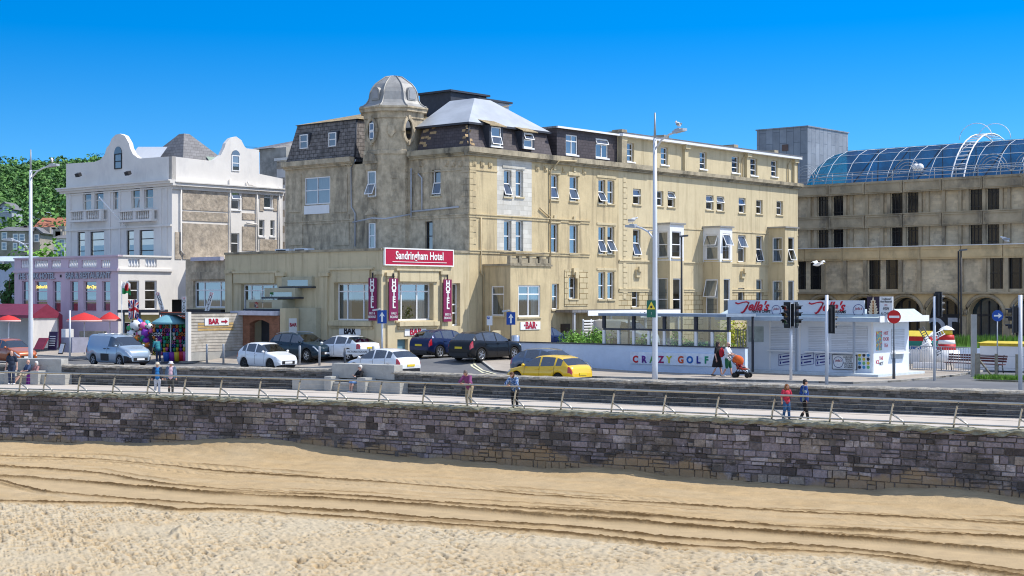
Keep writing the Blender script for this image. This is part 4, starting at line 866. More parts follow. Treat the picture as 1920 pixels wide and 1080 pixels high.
for x in (552, 587): 
    rr = A.rect(x - 13, 457, x + 13, 470); q = MB(); q.box(cA - rr[1], cA - rr[0], cD - 1.1, cD - .5, zT - .2, zT + .45); ac = q.build('air_conditioner', M_WHITE, hotel); MB().box(cA - rr[1] + .1, cA - rr[0] - .35, cD - 1.11, cD - 1.1, zT - .1, zT + .38).build('fan_grille', M_DARK, ac)
# ================================================================== THE TERRACE BEHIND, ALONG THE SIDE STREET
te = town_thing('terrace_building', 'long cream rendered terrace with bay windows and white roof fascia beside the slate attic', 'building', cA - 5, cD + 30, .2)
t0, t1 = B.s(1160), B.s(1496); SM = ((1187, 354, 1202, 383, 'top'), (1230, 358, 1244, 386, None), (1252, 359, 1266, 388, 'top'), (1324, 366, 1338, 393, 'top'), (1344, 368, 1358, 395, 'top'), (1385, 371, 1398, 399, 'top'), (1418, 375, 1430, 401, None), (1456, 377, 1468, 403, None))
Tw = [(q[:4], dict(opn=q[4], rows=(.52,), cur='fb' if i % 2 else 'u')) for i, q in enumerate(SM)] + [
 ((1187, 430, 1201, 481), dict(opn='bot', cur='l')), ((1384, 441, 1398, 491), dict(opn='top', cur='f')), ((1418, 442, 1431, 492), dict(opn='bot', cur='l')),
 ((1185, 541, 1198, 576), dict(cur='u')), ((1384, 540, 1396, 592), dict(cur='f')), ((1418, 524, 1431, 590), dict(rows=(.35,), cur='f'))]
hs = [B.rect(*r) for r, _ in Tw]; zsp = 7.25
mb = MB(); mb.wall(B, t0, t1, 4.4 + .0, zc0 + .02, hs, .2, 0); mb.wall(B, t0, t1, .1, 4.4, hs, .2, 1)
Rt_ = PL((cA, cD + t1), (-1, 0), (0, 1)); mb.wall(Rt_, 0, 9, .1, 15.5, [], .1, 0); mb.wall(PL((cA - 9, cD + t0), (0, 1), (-1, 0)), 0, t1 - t0, .1, 15.5); mb.build('wall', [M_CREAM2, M_BLOCK], te)
for r, o_ in Tw: win(te, B, B.rect(*r), sillm=M_CREAM2, **o_)
band(te, 'cornice', B, t0 + .02, t1 + .25, ((zc0, zc0 + .12, .16), (zc0 + .12, zc0 + .2, .26), (zc0 + .2, zc1 - .08, .38)), M_CORN)
band(te, 'string_course', B, t0, t1, ((B.z(484, t0) - .3, B.z(484, t0) - .2, .05), (B.z(484, t0) - .2, B.z(484, t0) - .1, .1)), M_CREAM2); band(te, 'string_course', B, t0, t1, ((4.4, 4.55, .06), (4.55, 4.62, .1)), M_CREAM2)
band(te, 'string_course', B, B.s(1196), t1, ((9.0, 9.1, .05),), M_CREAM2)
ap = PL((cA - .2, cD), (0, 1), (1, 0)); AT = ((1173, 268, 1189, 303), (1239, 276, 1253, 309), (1312, 285, 1325, 317), (1372, 293, 1386, 324), (1407, 297, 1420, 329), (1446, 301, 1458, 331))
zA = ap.z(256, t0 + .3); mb = MB(); mb.wall(ap, t0 + .1, t1 - .05, zc1 - .1, zA, [ap.rect(*r) for r in AT], .15); mb.build('attic_wall', M_CREAM2, te)
for i, r in enumerate(AT): win(te, ap, ap.rect(*r), rows=(.33, .66), sillm=M_WHITE, cur='h' if i % 2 == 0 else 'fb')
mb = MB(); mb.box(cA - .2, cA + .30, cD + t0 + .1, cD + t1 + .2, zA + .003, zA + .2); mb.build('fascia', M_WHITE, te); mb = MB(); mb.box(cA - 9, cA + .33, cD + t0 + .1, cD + t1 + .25, zA + .204, zA + .27); mb.build('flat_roof', M_SLATE2, te)
for x in (1164, 1283, 1399, 1488):
    t = ap.s(x); mb = MB(); mb.pbox(ap, t - .22, t + .22, zc1 - .1, zA - .3, 0, .22); mb.pbox(ap, t - .3, t + .3, zA - .296, zA, 0, .36); mb.build('pilaster', M_CREAM2, te)
for x in (1391, 1477): t = ap.s(x); pipe(te, [ap.p(t, zA - .05, .3), ap.p(t - .1, zA - .5, .1), ap.p(t - .1, zc1, .1)], .045, M_CPIPE)
for x in (1275, 1405, 1480): t = B.s(x); MB().box(cA - 6, cA - 1.2, cD + t - .3, cD + t + .3, zA + .28, zA + .75).build('party_parapet', M_CORN, te)
WT = mat('white bay timber', (.76, .77, .78), .6, var=.05)
bay(te, 1230, 1256, 1282, 421, [((1260, 434, 1277, 483), dict(cur='l')), ((1262, 522, 1277, 594), dict(cur='l', rows=(.45,)))], [((1233, 434, 1252, 483), dict(cur='fb', cols=(), rows=(.5,))), ((1232, 521, 1252, 594), dict(cur='f', rows=(.45,)))], [M_CREAM2, WT], ysplit=489, roof=M_LEAD)
bay(te, 1318, 1350, 1373, 427, [((1355, 438, 1369, 487), dict(opn='top', cur='r')), ((1357, 523, 1369, 594), dict(rows=(.45,), cur='f'))], [((1323, 439, 1346, 487), dict(opn='top', cur='f')), ((1323, 523, 1346, 594), dict(rows=(.5,), opn='top', cur='f'))], [M_CREAM2, WT], ysplit=491, roof=M_LEAD)
bay(te, 1440, 1472, 1495, 428, [((1478, 445, 1489, 491), dict(opn='bot', cur='l')), ((1478, 526, 1489, 594), dict(rows=(.4,), cur='f'))], [((1448, 445, 1467, 491), dict(cur='l')), ((1448, 526, 1467, 594), dict(rows=(.4,), cur='f'))], [M_CREAM2, M_CREAM2], ysplit=491, roof=M_LEAD)
for (x, y) in ((1195, 508), (1392, 511)):
    t = B.s(x); z = B.z(y, t); mb = MB(); mb.pbox(B, t - .3, t + .3, z - .45, z + .1, 0, .18); mb.pbox(B, t - .2, t + .2, z - .05, z + .3, .18, .34); mb.build('keystone', M_CREAM2, te)
MB().box(cA - 8.5, cA - 1.0, cD + t0 + .5, cD + t1 - .5, .3, zA - .2).build('interior', M_ROOM, te)
# ================================================================== THE WHITE GABLED HOTEL ON THE LEFT
M_PINK = mat('lilac pink paint', (.60, .49, .56), .85, var=.06, scale=.8, bump=.12, stain=(.40, .34, .42), stain_amt=.4, stain_scale=.4, streak=.5)
M_OFFW = mat('off white paint', (.73, .70, .66), .85, var=.05, scale=.8, bump=.12, stain=(.46, .45, .46), stain_amt=.4, stain_scale=.5, streak=.4)
M_RUBB = mat('grey brown rubble stone', (.41, .35, .28), .95, var=.3, scale=2.5, bump=1.0, bscale=5, stain=(.20, .18, .16), stain_amt=.7, stain_scale=1.6)
M_GREEN = mat('verdigris roof', (.26, .34, .28), .7, var=.15)
yo = town_thing('gabled_hotel', 'white hotel with curved gables and a lilac single storey restaurant front', 'hotel', -29, 14, .4)
ya, yd, yd2 = -22.9, 5.96, 10.46
YF = PL((ya, yd), (-1, 0), (0, -1)); YS = PL((ya, yd), (0, 1), (1, 0)); UF = PL((ya, yd2), (-1, 0), (0, -1)); US = PL((ya, yd2), (0, 1), (1, 0))
wF, wU = YF.s(27), UF.s(124); wS = US.s(530); zT = 6.85
PW = [(41, 527, 53, 580), (65.5, 527, 88.6, 584), (98.7, 527, 113.7, 586), (131, 527, 146, 584), (156.5, 527, 180.6, 584), (191, 527, 206.6, 584)]
SW = [(240, 526, 261, 580), (272, 526, 294, 580)]
BL = [(39, 488, 54, 503), (63, 488, 90, 503), (96, 488, 114, 503), (128, 487, 146, 502), (153, 487, 181, 502), (189, 487, 207, 502)]; BS = [(240, 486, 262, 501), (272, 486, 294, 501)]
mb = MB(); mb.wall(YF, 0, wF, .2, zT, [YF.rect(*r) for r in PW + BL], .25, 0); mb.wall(YS, 0, yd2 - yd, .2, zT, [YS.rect(*r) for r in SW + BS], .25, 1); mb.wall(PL((ya - wF, yd), (0, 1), (-1, 0)), 0, 6, .2, zT, [], .2, 1)
mb.build('restaurant_front', [M_PINK, M_OFFW], yo)
for pl, L0, L1, rs, m in ((YF, 0, wF, BL, M_PINK), (YS, 0, yd2 - yd, BS, M_OFFW)):
    z = pl.z(505, 1); mb = MB(); mb.pbox(pl, -.1 if pl is YF else 0, L1, z - .12, z + .05, 0, .14); mb.pbox(pl, -.1 if pl is YF else 0, L1, zT - .02, zT + .1, -.3, .1); mb.build('moulding', m, yo)
    for r in rs:
        q = pl.rect(*r); n = max(3, int((q[1] - q[0]) / .2)); mb = MB()
        for i in range(n):
            t = q[0] + (q[1] - q[0]) * (i + .5) / n; h = q[3] - q[2]; c = pl.p(t, q[2], -.12)
            mb.lathe(c, [(.05, 0), (.09, .1 * h), (.095, .3 * h), (.045, .6 * h), (.05, .85 * h), (.07, h)], 6)
        mb.build('balusters', M_WHITE, yo)
for r in PW: win(yo, YF, YF.rect(*r), rows=(.33, .66), mg=M_GLASS, rec=.12, fr=.05, sill=False, mf=M_PINK, cur='h' if r[0] > 150 else None)
for r in SW: win(yo, YS, YS.rect(*r), rows=(.33, .66), rec=.12, sill=False)
mb = MB(); mb.box(ya - wF + .2, ya - .2, yd + .5, yd2 + 6, zT - .7, zT - .6); mb.build('flat_roof', M_ZINC, yo); mb = MB(); mb.box(ya - wF + .5, ya - .5, yd + 2.2, yd2 + 5, .3, 5.9); mb.build('interior', M_ROOM, yo)
M_LETT = mat('grey sign letters', (.40, .40, .44), .4, .5)
mb = MB(); ptext(mb, YF, 'THE YORK HOTEL', .62, YF.s(69), YF.z(518.5, YF.s(69)), .06, depth=.05, bold=.012, sx=.97); mb2 = MB(); ptext(mb2, YF, 'BAR & RESTAURANT', .62, YF.s(166), YF.z(517, YF.s(166)), .06, depth=.05, bold=.012, sx=.97)
MB().pbox(YF, YF.s(115.5), YF.s(113.8), YF.z(520, YF.s(115)), YF.z(515, YF.s(115)), 0, .08).build('moulding', M_DARK, yo)
tag(mb.build('sign_lettering', M_LETT), 'grey raised letters THE YORK HOTEL on the lilac front', 'sign', 'lettering on the lilac front'); tag(mb2.build('sign_lettering', M_LETT), 'grey raised letters BAR & RESTAURANT on the lilac front', 'sign', 'lettering on the lilac front')
M_NEON = mat('yellow neon', (.9, .7, .2), .4, emit=((1, .75, .15), 1.0))
for (px, py, s_) in ((78, 538, 'Seafood Bar'), (171, 538, 'Bar Open')):
    t = YF.s(px); mb = MB(); ptext(mb, YF, s_, .34, t, YF.z(py, t), -.06, depth=.01, shear=.4); tag(mb.build('neon_sign', M_NEON), f'small yellow neon script sign reading {s_} in a lilac window', 'sign', 'neon signs in the windows')
# upper block: shaped parapets
UW = [((155, 357, 171, 396), {}), ((177, 355, 194, 395), {}), ((212, 352, 227, 393), {}), ((246, 350, 262, 391), {}), ((270, 349, 287, 391), {})]
LW = [((145, 435, 159, 486), {}), ((169, 434, 195, 486), {}), ((237, 432, 251, 486), {}), ((261, 431, 288, 486), {})]
zP = UF.z(345, 0); mb = MB(); mb.wall(UF, 0, wU, zT - 1, zP, [UF.rect(*r) for r, _ in UW + LW], .2)
for p_ in [(0, wU)]:
    g = [(124, 307), (177, 303.5), (188, 299.5), (196, 290), (200, 276.6), (204.7, 271.8), (209.5, 259.7), (216.7, 252.5), (225, 250.8), (233.6, 254.5), (238.4, 262.5), (242, 269), (243.4, 276.6), (249, 288.6), (257.7, 295.5), (262.5, 297), (322, 293)]
    poly = [UF.p(min(wU, UF.s(x)), UF.z(y, UF.s(x))) for x, y in g]; poly = [UF.p(0, poly[-1][2])] + list(reversed(poly[:-1])) + [UF.p(wU, zP), UF.p(0, zP)]
    mb.prism([Vector(q) for q in poly], (0, .35, 0))
mb.build('front_wall', M_OFFW, yo)
for r, o_ in UW: win(yo, UF, UF.rect(*r), rec=.12, cur='u', mf=M_OFFW, mg=M_GLASSD, sill=False)
for r, o_ in LW: win(yo, UF, UF.rect(*r), rec=.1, rows=(.3, .7), mf=M_DARK, sill=False, cur='h')
rr = UF.rect(215, 288, 229, 317); fr_ = win(yo, UF, rr, rec=-.06, mf=M_DARK, sill=False); mb = MB(); c_ = (rr[0] + rr[1]) / 2; hw_ = (rr[1] - rr[0]) / 2
mb.prism([UF.p(c_ + hw_ * math.cos(i * math.pi / 8), rr[3] + hw_ * 1.1 * math.sin(i * math.pi / 8)) for i in range(9)], (0, -.06, 0)); mb.build('fanlight', M_GLASSD, fr_)
band(yo, 'cornice', UF, -.4, wU + .6, ((zP - .12, zP + .05, .2), (zP + .05, zP + .2, .45), (zP + .2, zP + .3, .6)), M_OFFW)
z = UF.z(363, 0) + .3; band(yo, 'frieze_moulding', UF, 0, wU, ((UF.z(352, 0), UF.z(352, 0) + .1, .08),), M_OFFW); band(yo, 'string_course', UF, 0, wU, ((UF.z(424, 0), UF.z(424, 0) + .14, .14),), M_OFFW)
for (x0, x1) in ((139, 200), (231, 295)):                     # balcony fronts with balusters
    q = UF.rect(x0, 394, x1, 416); mb = MB(); o0, o1 = .0, .5
    mb.pbox(UF, q[0], q[1], q[3] - .1, q[3], o0, o1 + .04); mb.pbox(UF, q[0], q[1], q[2], q[2] + .16, o0, o1 + .04)
    for t in (q[0], (q[0] + q[1]) / 2 - .15, q[1] - .3): mb.pbox(UF, t, t + .3, q[2] + .16, q[3] - .1, .25, o1)
    n = 14
    for i in range(n):
        t = q[0] + .35 + (q[1] - q[0] - .7) * i / (n - 1)
        if abs(t - (q[0] + q[1]) / 2) < .2: continue
        h = q[3] - q[2] - .26; mb.lathe(UF.p(t, q[2] + .16, .38), [(.05, 0), (.085, .3 * h), (.04, .6 * h), (.065, h)], 6)
    mb.build('balcony', M_OFFW, yo)
for x in (206, 225, 312, 132, 302):
    t = UF.s(x); MB().pbox(UF, t - .12, t + .12, zT, zP - .15, 0, .06).build('pilaster', M_OFFW, yo)
for (x, y) in ((164, 329), (257, 326)): t = UF.s(x); MB().obox(UF.p(t, UF.z(y, t), .8), (.25, 0, 0), (0, .12, .06), (0, -.05, .12)).build('floodlight', M_DARK, yo)
t = UF.s(194); t2 = UF.s(240); mb = MB(); mb.tube([UF.p(t2, UF.z(426, t2), .15), UF.p(t2 + 1.3, UF.z(370, t2) , 1.6)], .05, 6); mb.build('flagpole', M_WHITE, yo)
# flank with rubble panels
zS = US.z(337, 0) ; GS = [(322, 293), (390, 301), (402, 300), (414, 291), (421, 277), (423.5, 268.5), (432, 259), (443, 256), (452.4, 262.5), (458.5, 274.5), (462, 278), (486, 281), (486.6, 326), (530, 335)]
SWn = [((433, 357, 450, 393), dict(opn='top')), ((433, 437, 449, 475), {}), ((495, 351, 510, 390), dict(cur='h')), ((486, 412, 496, 443), {}), ((507, 413, 515, 443), {})]
mb = MB(); zq = US.z(345, 0) ; mb.wall(US, 0, wS, zT - 3, zP, [US.rect(*r) for r, _ in SWn], .2)
poly = [Vector(US.p(max(0, min(wS, US.s(x))), US.z(y, US.s(x)))) for x, y in GS]; poly = poly + [Vector(US.p(wS, zP)), Vector(US.p(0, zP))]; mb.prism(poly, (-.35, 0, 0))
mb.wall(PL((ya, yd2 + wS), (-1, 0), (0, 1)), 0, wU, .2, zP); mb.wall(PL((ya - wU, yd2), (0, 1), (-1, 0)), 0, wS, .2, zP); mb.build('side_wall', M_OFFW, yo)
for r, o_ in SWn: win(yo, US, US.rect(*r), sillm=M_WHITE, rec=.1, **o_)
band(yo, 'cornice', US, 0, wS, ((zP - .35, zP - .1, .12), (zP - .1, zP + .12, .35), (zP + .12, zP + .2, .45)), M_OFFW)
for (x0, x1, y0, y1) in ((342, 427, 344, 395), (342, 427, 398, 415), (342, 427, 420, 487), (328, 340, 435, 486), (454, 478, 352, 393), (454, 478, 400, 412), (454, 478, 425, 470), (487, 494, 354, 396), (512, 519, 354, 396), (487, 519, 449, 470)):
    q = US.rect(x0, y0, x1, y1); MB().pbox(US, *q, 0, .05).build('rubble_panel', M_RUBB, yo)
rr = US.rect(434, 291, 449, 321); fr_ = win(yo, US, rr, rec=-.06, sill=False, cur=None); c_ = (rr[0] + rr[1]) / 2; hw_ = (rr[1] - rr[0]) / 2
MB().prism([US.p(c_ + hw_ * math.cos(i * math.pi / 8), rr[3] + hw_ * math.sin(i * math.pi / 8)) for i in range(9)], (.06, 0, 0)).build('fanlight', M_GLASSD, fr_)
f = lambda x, y, off=.12: (lambda t: US.p(t, US.z(y, t), off))(US.s(x))
for pts in ([(338, 340), (338, 470), (343, 478)], [(430, 335), (430, 470)], [(462, 340), (464, 347), (480, 350), (481, 470)], [(522, 350), (522, 470)], [(460, 418), (482, 421)]): pipe(yo, [f(*p) for p in pts], .06, M_OFFW)
mb = MB(); zz = zP + .2
hip = lambda a0, a1, d0, d1, z0, z1, ra, rd0, rd1, m, nm: [slopeq(h := MB(), q) or h for q in ()] or (lambda h: ([slopeq(h, q) for q in (
    [(a1, d0, z0), (a1, d1, z0), (ra + .3, rd1, z1), (ra + .3, rd0, z1)], [(a0, d0, z0), (a1, d0, z0), (ra + .3, rd0, z1), (ra - .3, rd0, z1)], [(a0, d0, z0), (a0, d1, z0), (ra - .3, rd1, z1), (ra - .3, rd0, z1)], [(a0, d1, z0), (a1, d1, z0), (ra + .3, rd1, z1), (ra - .3, rd1, z1)])], h.build(nm, m, yo))[1])(MB())
hip(ya - 10, ya - .8, yd2 + 1.5, yd2 + 9, zz, zat(256, 117), ya - 4.9, yd2 + 4.5, yd2 + 5, M_SLATE2, 'roof')
mb = MB(); slopeq(mb, [(ya - 8.5, yd2 + .6, zz + .3), (ya - 4.2, yd2 + .6, zz + .3), (ya - 4.6, yd2 + 3.0, zat(266, 110)), (ya - 8.3, yd2 + 3.0, zat(265, 112))]); mb.build('glazed_roof', M_WHITE, yo)
mb = MB(); slopeq(mb, [(ya - .5, yd2 + 5.2, zz), (ya - .5, yd2 + 9, zz), (ya - 2.8, yd2 + 9, zz + 2.3), (ya - 2.8, yd2 + 5.2, zz + 2.3)]); mb.build('copper_roof', M_GREEN, yo)
MB().cyl((ya - .6, yd2 + 4.4, zz - .1), .13, .6, 8, r2=.09).build('chimney_pot', mat('terracotta', (.38, .15, .08), .8), yo)
mb = MB(); mb.tube([(ya - .5, yd2 + 6.8, zz + 1), (ya - .5, yd2 + 6.8, zz + 3.1)], .02, 4); mb.tube([(ya - 1, yd2 + 6.3, zz + 3), (ya, yd2 + 7.8, zz + 3)], .015, 4); mb.build('aerial', M_DARK, yo)
MB().box(ya - 2.2, ya + 1.3, yd2 + 1.6, yd2 + 6, .2, zT).build('side_wing', M_OFFW, yo)
# ---- brown link building and the roofs behind
lk = town_thing('link_building', 'narrow brown rendered shop building between the white hotel and the cream hotel', 'building', -14, 9, .4)
LP_ = PL((0, 7.4), (1, 0), (0, -1)); x0, x1 = LP_.s(348), LP_.s(424); rr = LP_.rect(362, 527, 425.5, 577); zt = LP_.z(487, x0)
mb = MB(); mb.wall(LP_, x0, x1, .2, zt, [rr], .3); mb.wall(PL((x0, 7.4), (0, 1), (-1, 0)), 0, 6, .2, zt); mb.build('wall', M_STUC, lk); MB().box(x0, x1, 7.5, 13, zt - .3, zt - .2).build('flat_roof', M_SLATE2, lk)
win(lk, LP_, rr, cols=(.27, .75), rows=(.66,), rec=.2, fr=.09, mg=M_GLASS, cur='f'); MB().box(x0 + .3, x1 - .2, 9.2, 12.8, .3, zt - .5).build('interior', M_ROOM, lk)
q = LP_.rect(358, 510, 425, 524); MB().pbox(LP_, *q, 0, .12).build('window_head', M_STUC, lk); q = LP_.rect(364, 482, 420, 489); MB().pbox(LP_, *q, 0, .3).build('roof_edge', mat('lilac fascia', (.5, .48, .56), .7), lk)
q = LP_.rect(355, 580, 425, 590); MB().pbox(LP_, q[0], q[1], q[2] - .5, q[3], .02, .5).build('shop_fascia', M_DARK, lk)
sh = town_thing('stone_house', 'grey stone house with slate roof behind the white hotel', 'house', -16, 26, .4)
BP = PL((0, 24), (1, 0), (0, -1)); x0, x1 = BP.s(487), BP.s(521); z0 = BP.z(277, x1); MB().box(x0, x1 + 1.0, 24, 34, .3, z0).build('wall', mat('patchy grey render', (.34, .33, .30), .9, var=.3, scale=1, stain=(.16, .16, .15), stain_amt=.8, stain_scale=.7), sh)
mb = MB(); za = BP.z(254, x0); slopeq(mb, [BP.p(BP.s(460), z0, .3), BP.p(BP.s(517), z0, .3), BP.p(BP.s(506), za, -4), BP.p(BP.s(503), za, -4)]); slopeq(mb, [BP.p(BP.s(517), z0, .3), BP.p(BP.s(517), z0, -10), BP.p(BP.s(530), za, -10), BP.p(BP.s(506), za, -4)]); slopeq(mb, [BP.p(BP.s(460), z0, .3), BP.p(BP.s(503), za, -4), BP.p(BP.s(503), za, -9), BP.p(BP.s(460), z0, -9)]); mb.build('roof', M_SLATE2, sh)
q = BP.rect(518, 300, 545, 470); mb = MB(); BQ = PL((0, 22), (1, 0), (0, -1)); a0, a1 = BQ.s(519), BQ.s(540); mb.box(a0, a1, 22, 23.9, .3, BQ.z(302, a0)); mb.box(a0 - .15, a1 + .15, 21.85, 24.0, BQ.z(302, a0) + .003, BQ.z(297, a0)); ch = mb.build('chimney_stack', M_OFFW, sh)
for i in range(7): z = 6.5 + i * 1.25; MB().box(a0 + .02, a1 - .4, 21.96, 21.998, z, z + .55).build('stone_quoin', M_RUBB, ch)
# ================================================================== SHOPPING CENTRE ON THE RIGHT
M_CCT = mat('sooty precast concrete', (.45, .36, .235), .9, var=.25, scale=.7, bump=.25, stain=(.12, .105, .085), stain_amt=.9, stain_scale=.38, streak=.6)
M_CCT2 = mat('pale blockwork', (.72, .59, .40), .9, var=.15, scale=1.2, bump=.2, stain=(.25, .22, .18), stain_amt=.6, stain_scale=.8, extra=brick_extra(.6, .25, (.85, .85, .85), .3, .012))
M_TANC = mat('warm precast concrete', (.68, .51, .28), .9, var=.14, scale=.8, bump=.2, stain=(.22, .18, .12), stain_amt=.55, stain_scale=.5, streak=.6)
M_BLACKG = mat('black glazing', (.012, .014, .018), .12, var=0, spec=.6)
M_BLUEG = mat('blue tinted glass', (.0, .0, .0), .1, var=0)
sv = town_thing('shopping_centre', 'long brown concrete shopping centre with arches and a blue glass barrel roof', 'shopping centre', 12, 66, 0)
V1 = PL((0, 63.2), (1, 0), (0, -1)); V0 = PL((0, 60.6), (1, 0), (0, -1)); c0, c1 = V1.s(1455), V1.s(2080); zr = lambda pl, y, x=1700: pl.z(y, pl.s(x))
wm = (V1.s(1847) - V1.s(1558.5)) / 4; bnd = [V1.s(1558.5) + wm * k for k in range(-3, 9)]
rows = [(zr(V1, 400.5), zr(V1, 361.5)), (zr(V1, 464), zr(V1, 426))]; ztop = zr(V1, 339)
hol = []; 
for k, t in enumerate(bnd):
    if (k - 3) % 2 == 0:
        for (z0, z1) in rows: hol += [(t - wm * .36, t - wm * .06, z0, z1), (t + wm * .06, t + wm * .36, z0, z1)]
mb = MB(); mb.wall(V1, c0, c1, 4, ztop, hol, .35); mb.build('upper_wall', M_CCT2, sv)
for (a, b, z0, z1) in hol:
    mb = MB(); mb.face(orient([V1.p(a, z0, -.11), V1.p(b, z0, -.11), V1.p(b, z1, -.11), V1.p(a, z1, -.11)], (0, -1, 0))); 
    w_ = mb.build('window', M_BLACKG, sv); mb = MB()
    for q_ in (.3, .62): mb.pbox(V1, a + (b - a) * q_ - .03, a + (b - a) * q_ + .03, z0, z1, -.105, -.06)
    for q_ in (.2, .82): mb.pbox(V1, a, b, z0 + (z1 - z0) * q_ - .03, z0 + (z1 - z0) * q_ + .03, -.10, -.07)
    mb.build('glazing_bar', mat('bronze bars', (.035, .032, .03), .5), w_)
for (z0, z1) in ((rows[0][1] + .02, ztop + .05), (rows[1][1] + .02, rows[0][0] - .02)):
    for k in range(len(bnd) - 1):
        mb = MB(); a, b = bnd[k] + .03, bnd[k + 1] - .03; mb.pbox(V1, a, b, z0, z1, 0, .55); mb.pbox(V1, a + .1, b - .1, z0 + .12, z0 + .2, .55, .63); mb.pbox(V1, a + .1, b - .1, z1 - .2, z1 - .12, .55, .63); mb.pbox(V1, a + .1, a + .18, z0 + .2, z1 - .2, .55, .63); mb.pbox(V1, b - .18, b - .1, z0 + .2, z1 - .2, .55, .63); mb.build('spandrel_panel', M_CCT, sv)
for (z0, z1) in rows:
    mb = MB(); mb.pbox(V1, c0, c1, z0 - .06, z0 + .02, 0, .6); mb.build('sill_band', M_CCT, sv)
    for t in bnd:
        for dt in ([-.0] if True else []) + [-wm * .41, wm * .41]:
            mb = MB(); mb.pbox(V1, t + dt - .14, t + dt + .14, z0 + .022, z1 + .018, 0, .24); mb.build('column', M_CCT, sv)
# podium with its arcade
p0_, p1_ = V0.s(1440), V0.s(2080); yb3 = zr(V0, 463); zb3 = zr(V0, 487); zw0 = zr(V0, 542); zl = zr(V0, 548)
R3 = [(1497, 1511), (1519, 1541), (1629, 1651), (1661, 1684), (1856, 1881), (1891, 1917), (1960, 1990)]
hol = [(V0.s(a), V0.s(b), zw0, zb3) for a, b in R3]
mb = MB(); mb.wall(V0, p0_, p1_, zl, zb3, hol, .35); mb.build('podium_wall', M_CCT2, sv)
for (a, b, z0, z1) in hol:
    mb = MB(); mb.face(orient([V0.p(a, z0, -.11), V0.p(b, z0, -.11), V0.p(b, z1, -.11), V0.p(a, z1, -.11)], (0, -1, 0))); w_ = mb.build('window', M_BLACKG, sv)
    mb = MB(); [mb.pbox(V0, a + (b - a) * q_ - .03, a + (b - a) * q_ + .03, z0, z1, -.105, -.06) for q_ in (.2, .78)]; mb.pbox(V0, a, b, (z0 + z1) / 2, (z0 + z1) / 2 + .05, -.10, -.07); mb.build('glazing_bar', mat('bronze bars', (.035, .032, .03), .5), w_)
bx3 = [V0.s(x) for x in (1440, 1511, 1582, 1653, 1728, 1804, 1883, 1966, 2080)]
for a, b in zip(bx3, bx3[1:]):
    mb = MB(); mb.pbox(V0, a + .03, b - .03, zb3 + .01, yb3, -2.5, .3); mb.pbox(V0, a + .15, b - .15, zb3 + .15, zb3 + .22, .3, .36); mb.pbox(V0, a + .15, b - .15, yb3 - .22, yb3 - .15, .3, .36); mb.build('spandrel_panel', M_TANC, sv)
mb = MB(); mb.pbox(V0, p0_, p1_, yb3 + .003, yb3 + .07, -2.6, .4); mb.build('roof_capping', M_WHITE, sv); mb = MB(); mb.pbox(V0, p0_, p1_, zl - .12, zl + .02, 0, .4); mb.build('sill_band', M_CCT, sv)
for x in (1545, 1586, 1624, 1690, 1725, 1804, 1848, 1889, 1924): t = V0.s(x); MB().pbox(V0, t - .15, t + .15, zl + .02, zb3, 0, .26).build('column', M_CCT, sv)
AR = [1544, 1618, 1697, 1768, 1847, 1931, 2020]; hwid = (V0.s(1800) - V0.s(1738)) / 2; zsp = zr(V0, 590); n = 14; cen = [V0.s(x) for x in AR]
edges = [p0_] + [(a + b) / 2 for a, b in zip(cen, cen[1:])] + [p1_]
for k, c in enumerate(cen):
    mb = MB(); e0, e1 = edges[k], edges[k + 1]; arc = [(c - hwid * math.cos(math.pi * i / n), zsp + hwid * math.sin(math.pi * i / n)) for i in range(n + 1)]
    top = zl - .12
    mb.face(orient([V0.p(e0, .0), V0.p(c - hwid, .0), V0.p(c - hwid, zsp), V0.p(e0, zsp)], (0, -1, 0))); mb.face(orient([V0.p(c + hwid, .0), V0.p(e1, .0), V0.p(e1, zsp), V0.p(c + hwid, zsp)], (0, -1, 0)))
    mb.face(orient([V0.p(e0, zsp), V0.p(c - hwid, zsp), V0.p(c - hwid, top), V0.p(e0, top)], (0, -1, 0))); mb.face(orient([V0.p(c + hwid, zsp), V0.p(e1, zsp), V0.p(e1, top), V0.p(c + hwid, top)], (0, -1, 0)))
    for (t0, z0), (t1, z1) in zip(arc, arc[1:]): mb.face(orient([V0.p(t0, z0), V0.p(t1, z1), V0.p(t1, top), V0.p(t0, top)], (0, -1, 0))); mb.face([V0.p(t0, z0), V0.p(t1, z1), V0.p(t1, z1, -.9), V0.p(t0, z0, -.9)])
    for t in (c - hwid, c + hwid): mb.face([V0.p(t, 0), V0.p(t, zsp), V0.p(t, zsp, -.9), V0.p(t, 0, -.9)])
    aw = mb.build('arcade_bay', M_TANC, sv)
    mb = MB(); mb.tube([V0.p(t, z, .06) for t, z in [(c - (hwid + .2) * math.cos(math.pi * i / n), zsp + (hwid + .2) * math.sin(math.pi * i / n)) for i in range(n + 1)]], .16, 6); mb.build('arch_moulding', M_CCT, aw)
    MB().pbox(V0, e0 - .25, e0 + .25, .0, zsp - .1, .03, .2).build('column', M_CCT, aw)
    mb = MB(); mb.face(orient([V0.p(c - hwid - .1, 0, -.8), V0.p(c + hwid + .1, 0, -.8), V0.p(c + hwid + .1, top, -.8), V0.p(c - hwid - .1, top, -.8)], (0, -1, 0))); gl = mb.build('glazing', M_BLACKG if k not in (4, 5) else mat('shop glazing', (.03, .05, .06), .12, var=.6, scale=.7, spec=.6), aw)
    mb = MB(); [mb.pbox(V0, c + q_ - .05, c + q_ + .05, 0, zsp + hwid * .8, -.79, -.7) for q_ in (-hwid * .5, hwid * .5, 0)]; mb.pbox(V0, c - hwid, c + hwid, zsp - .05, zsp + .08, -.78, -.72); mb.build('glazing_bar', M_DARK, gl)
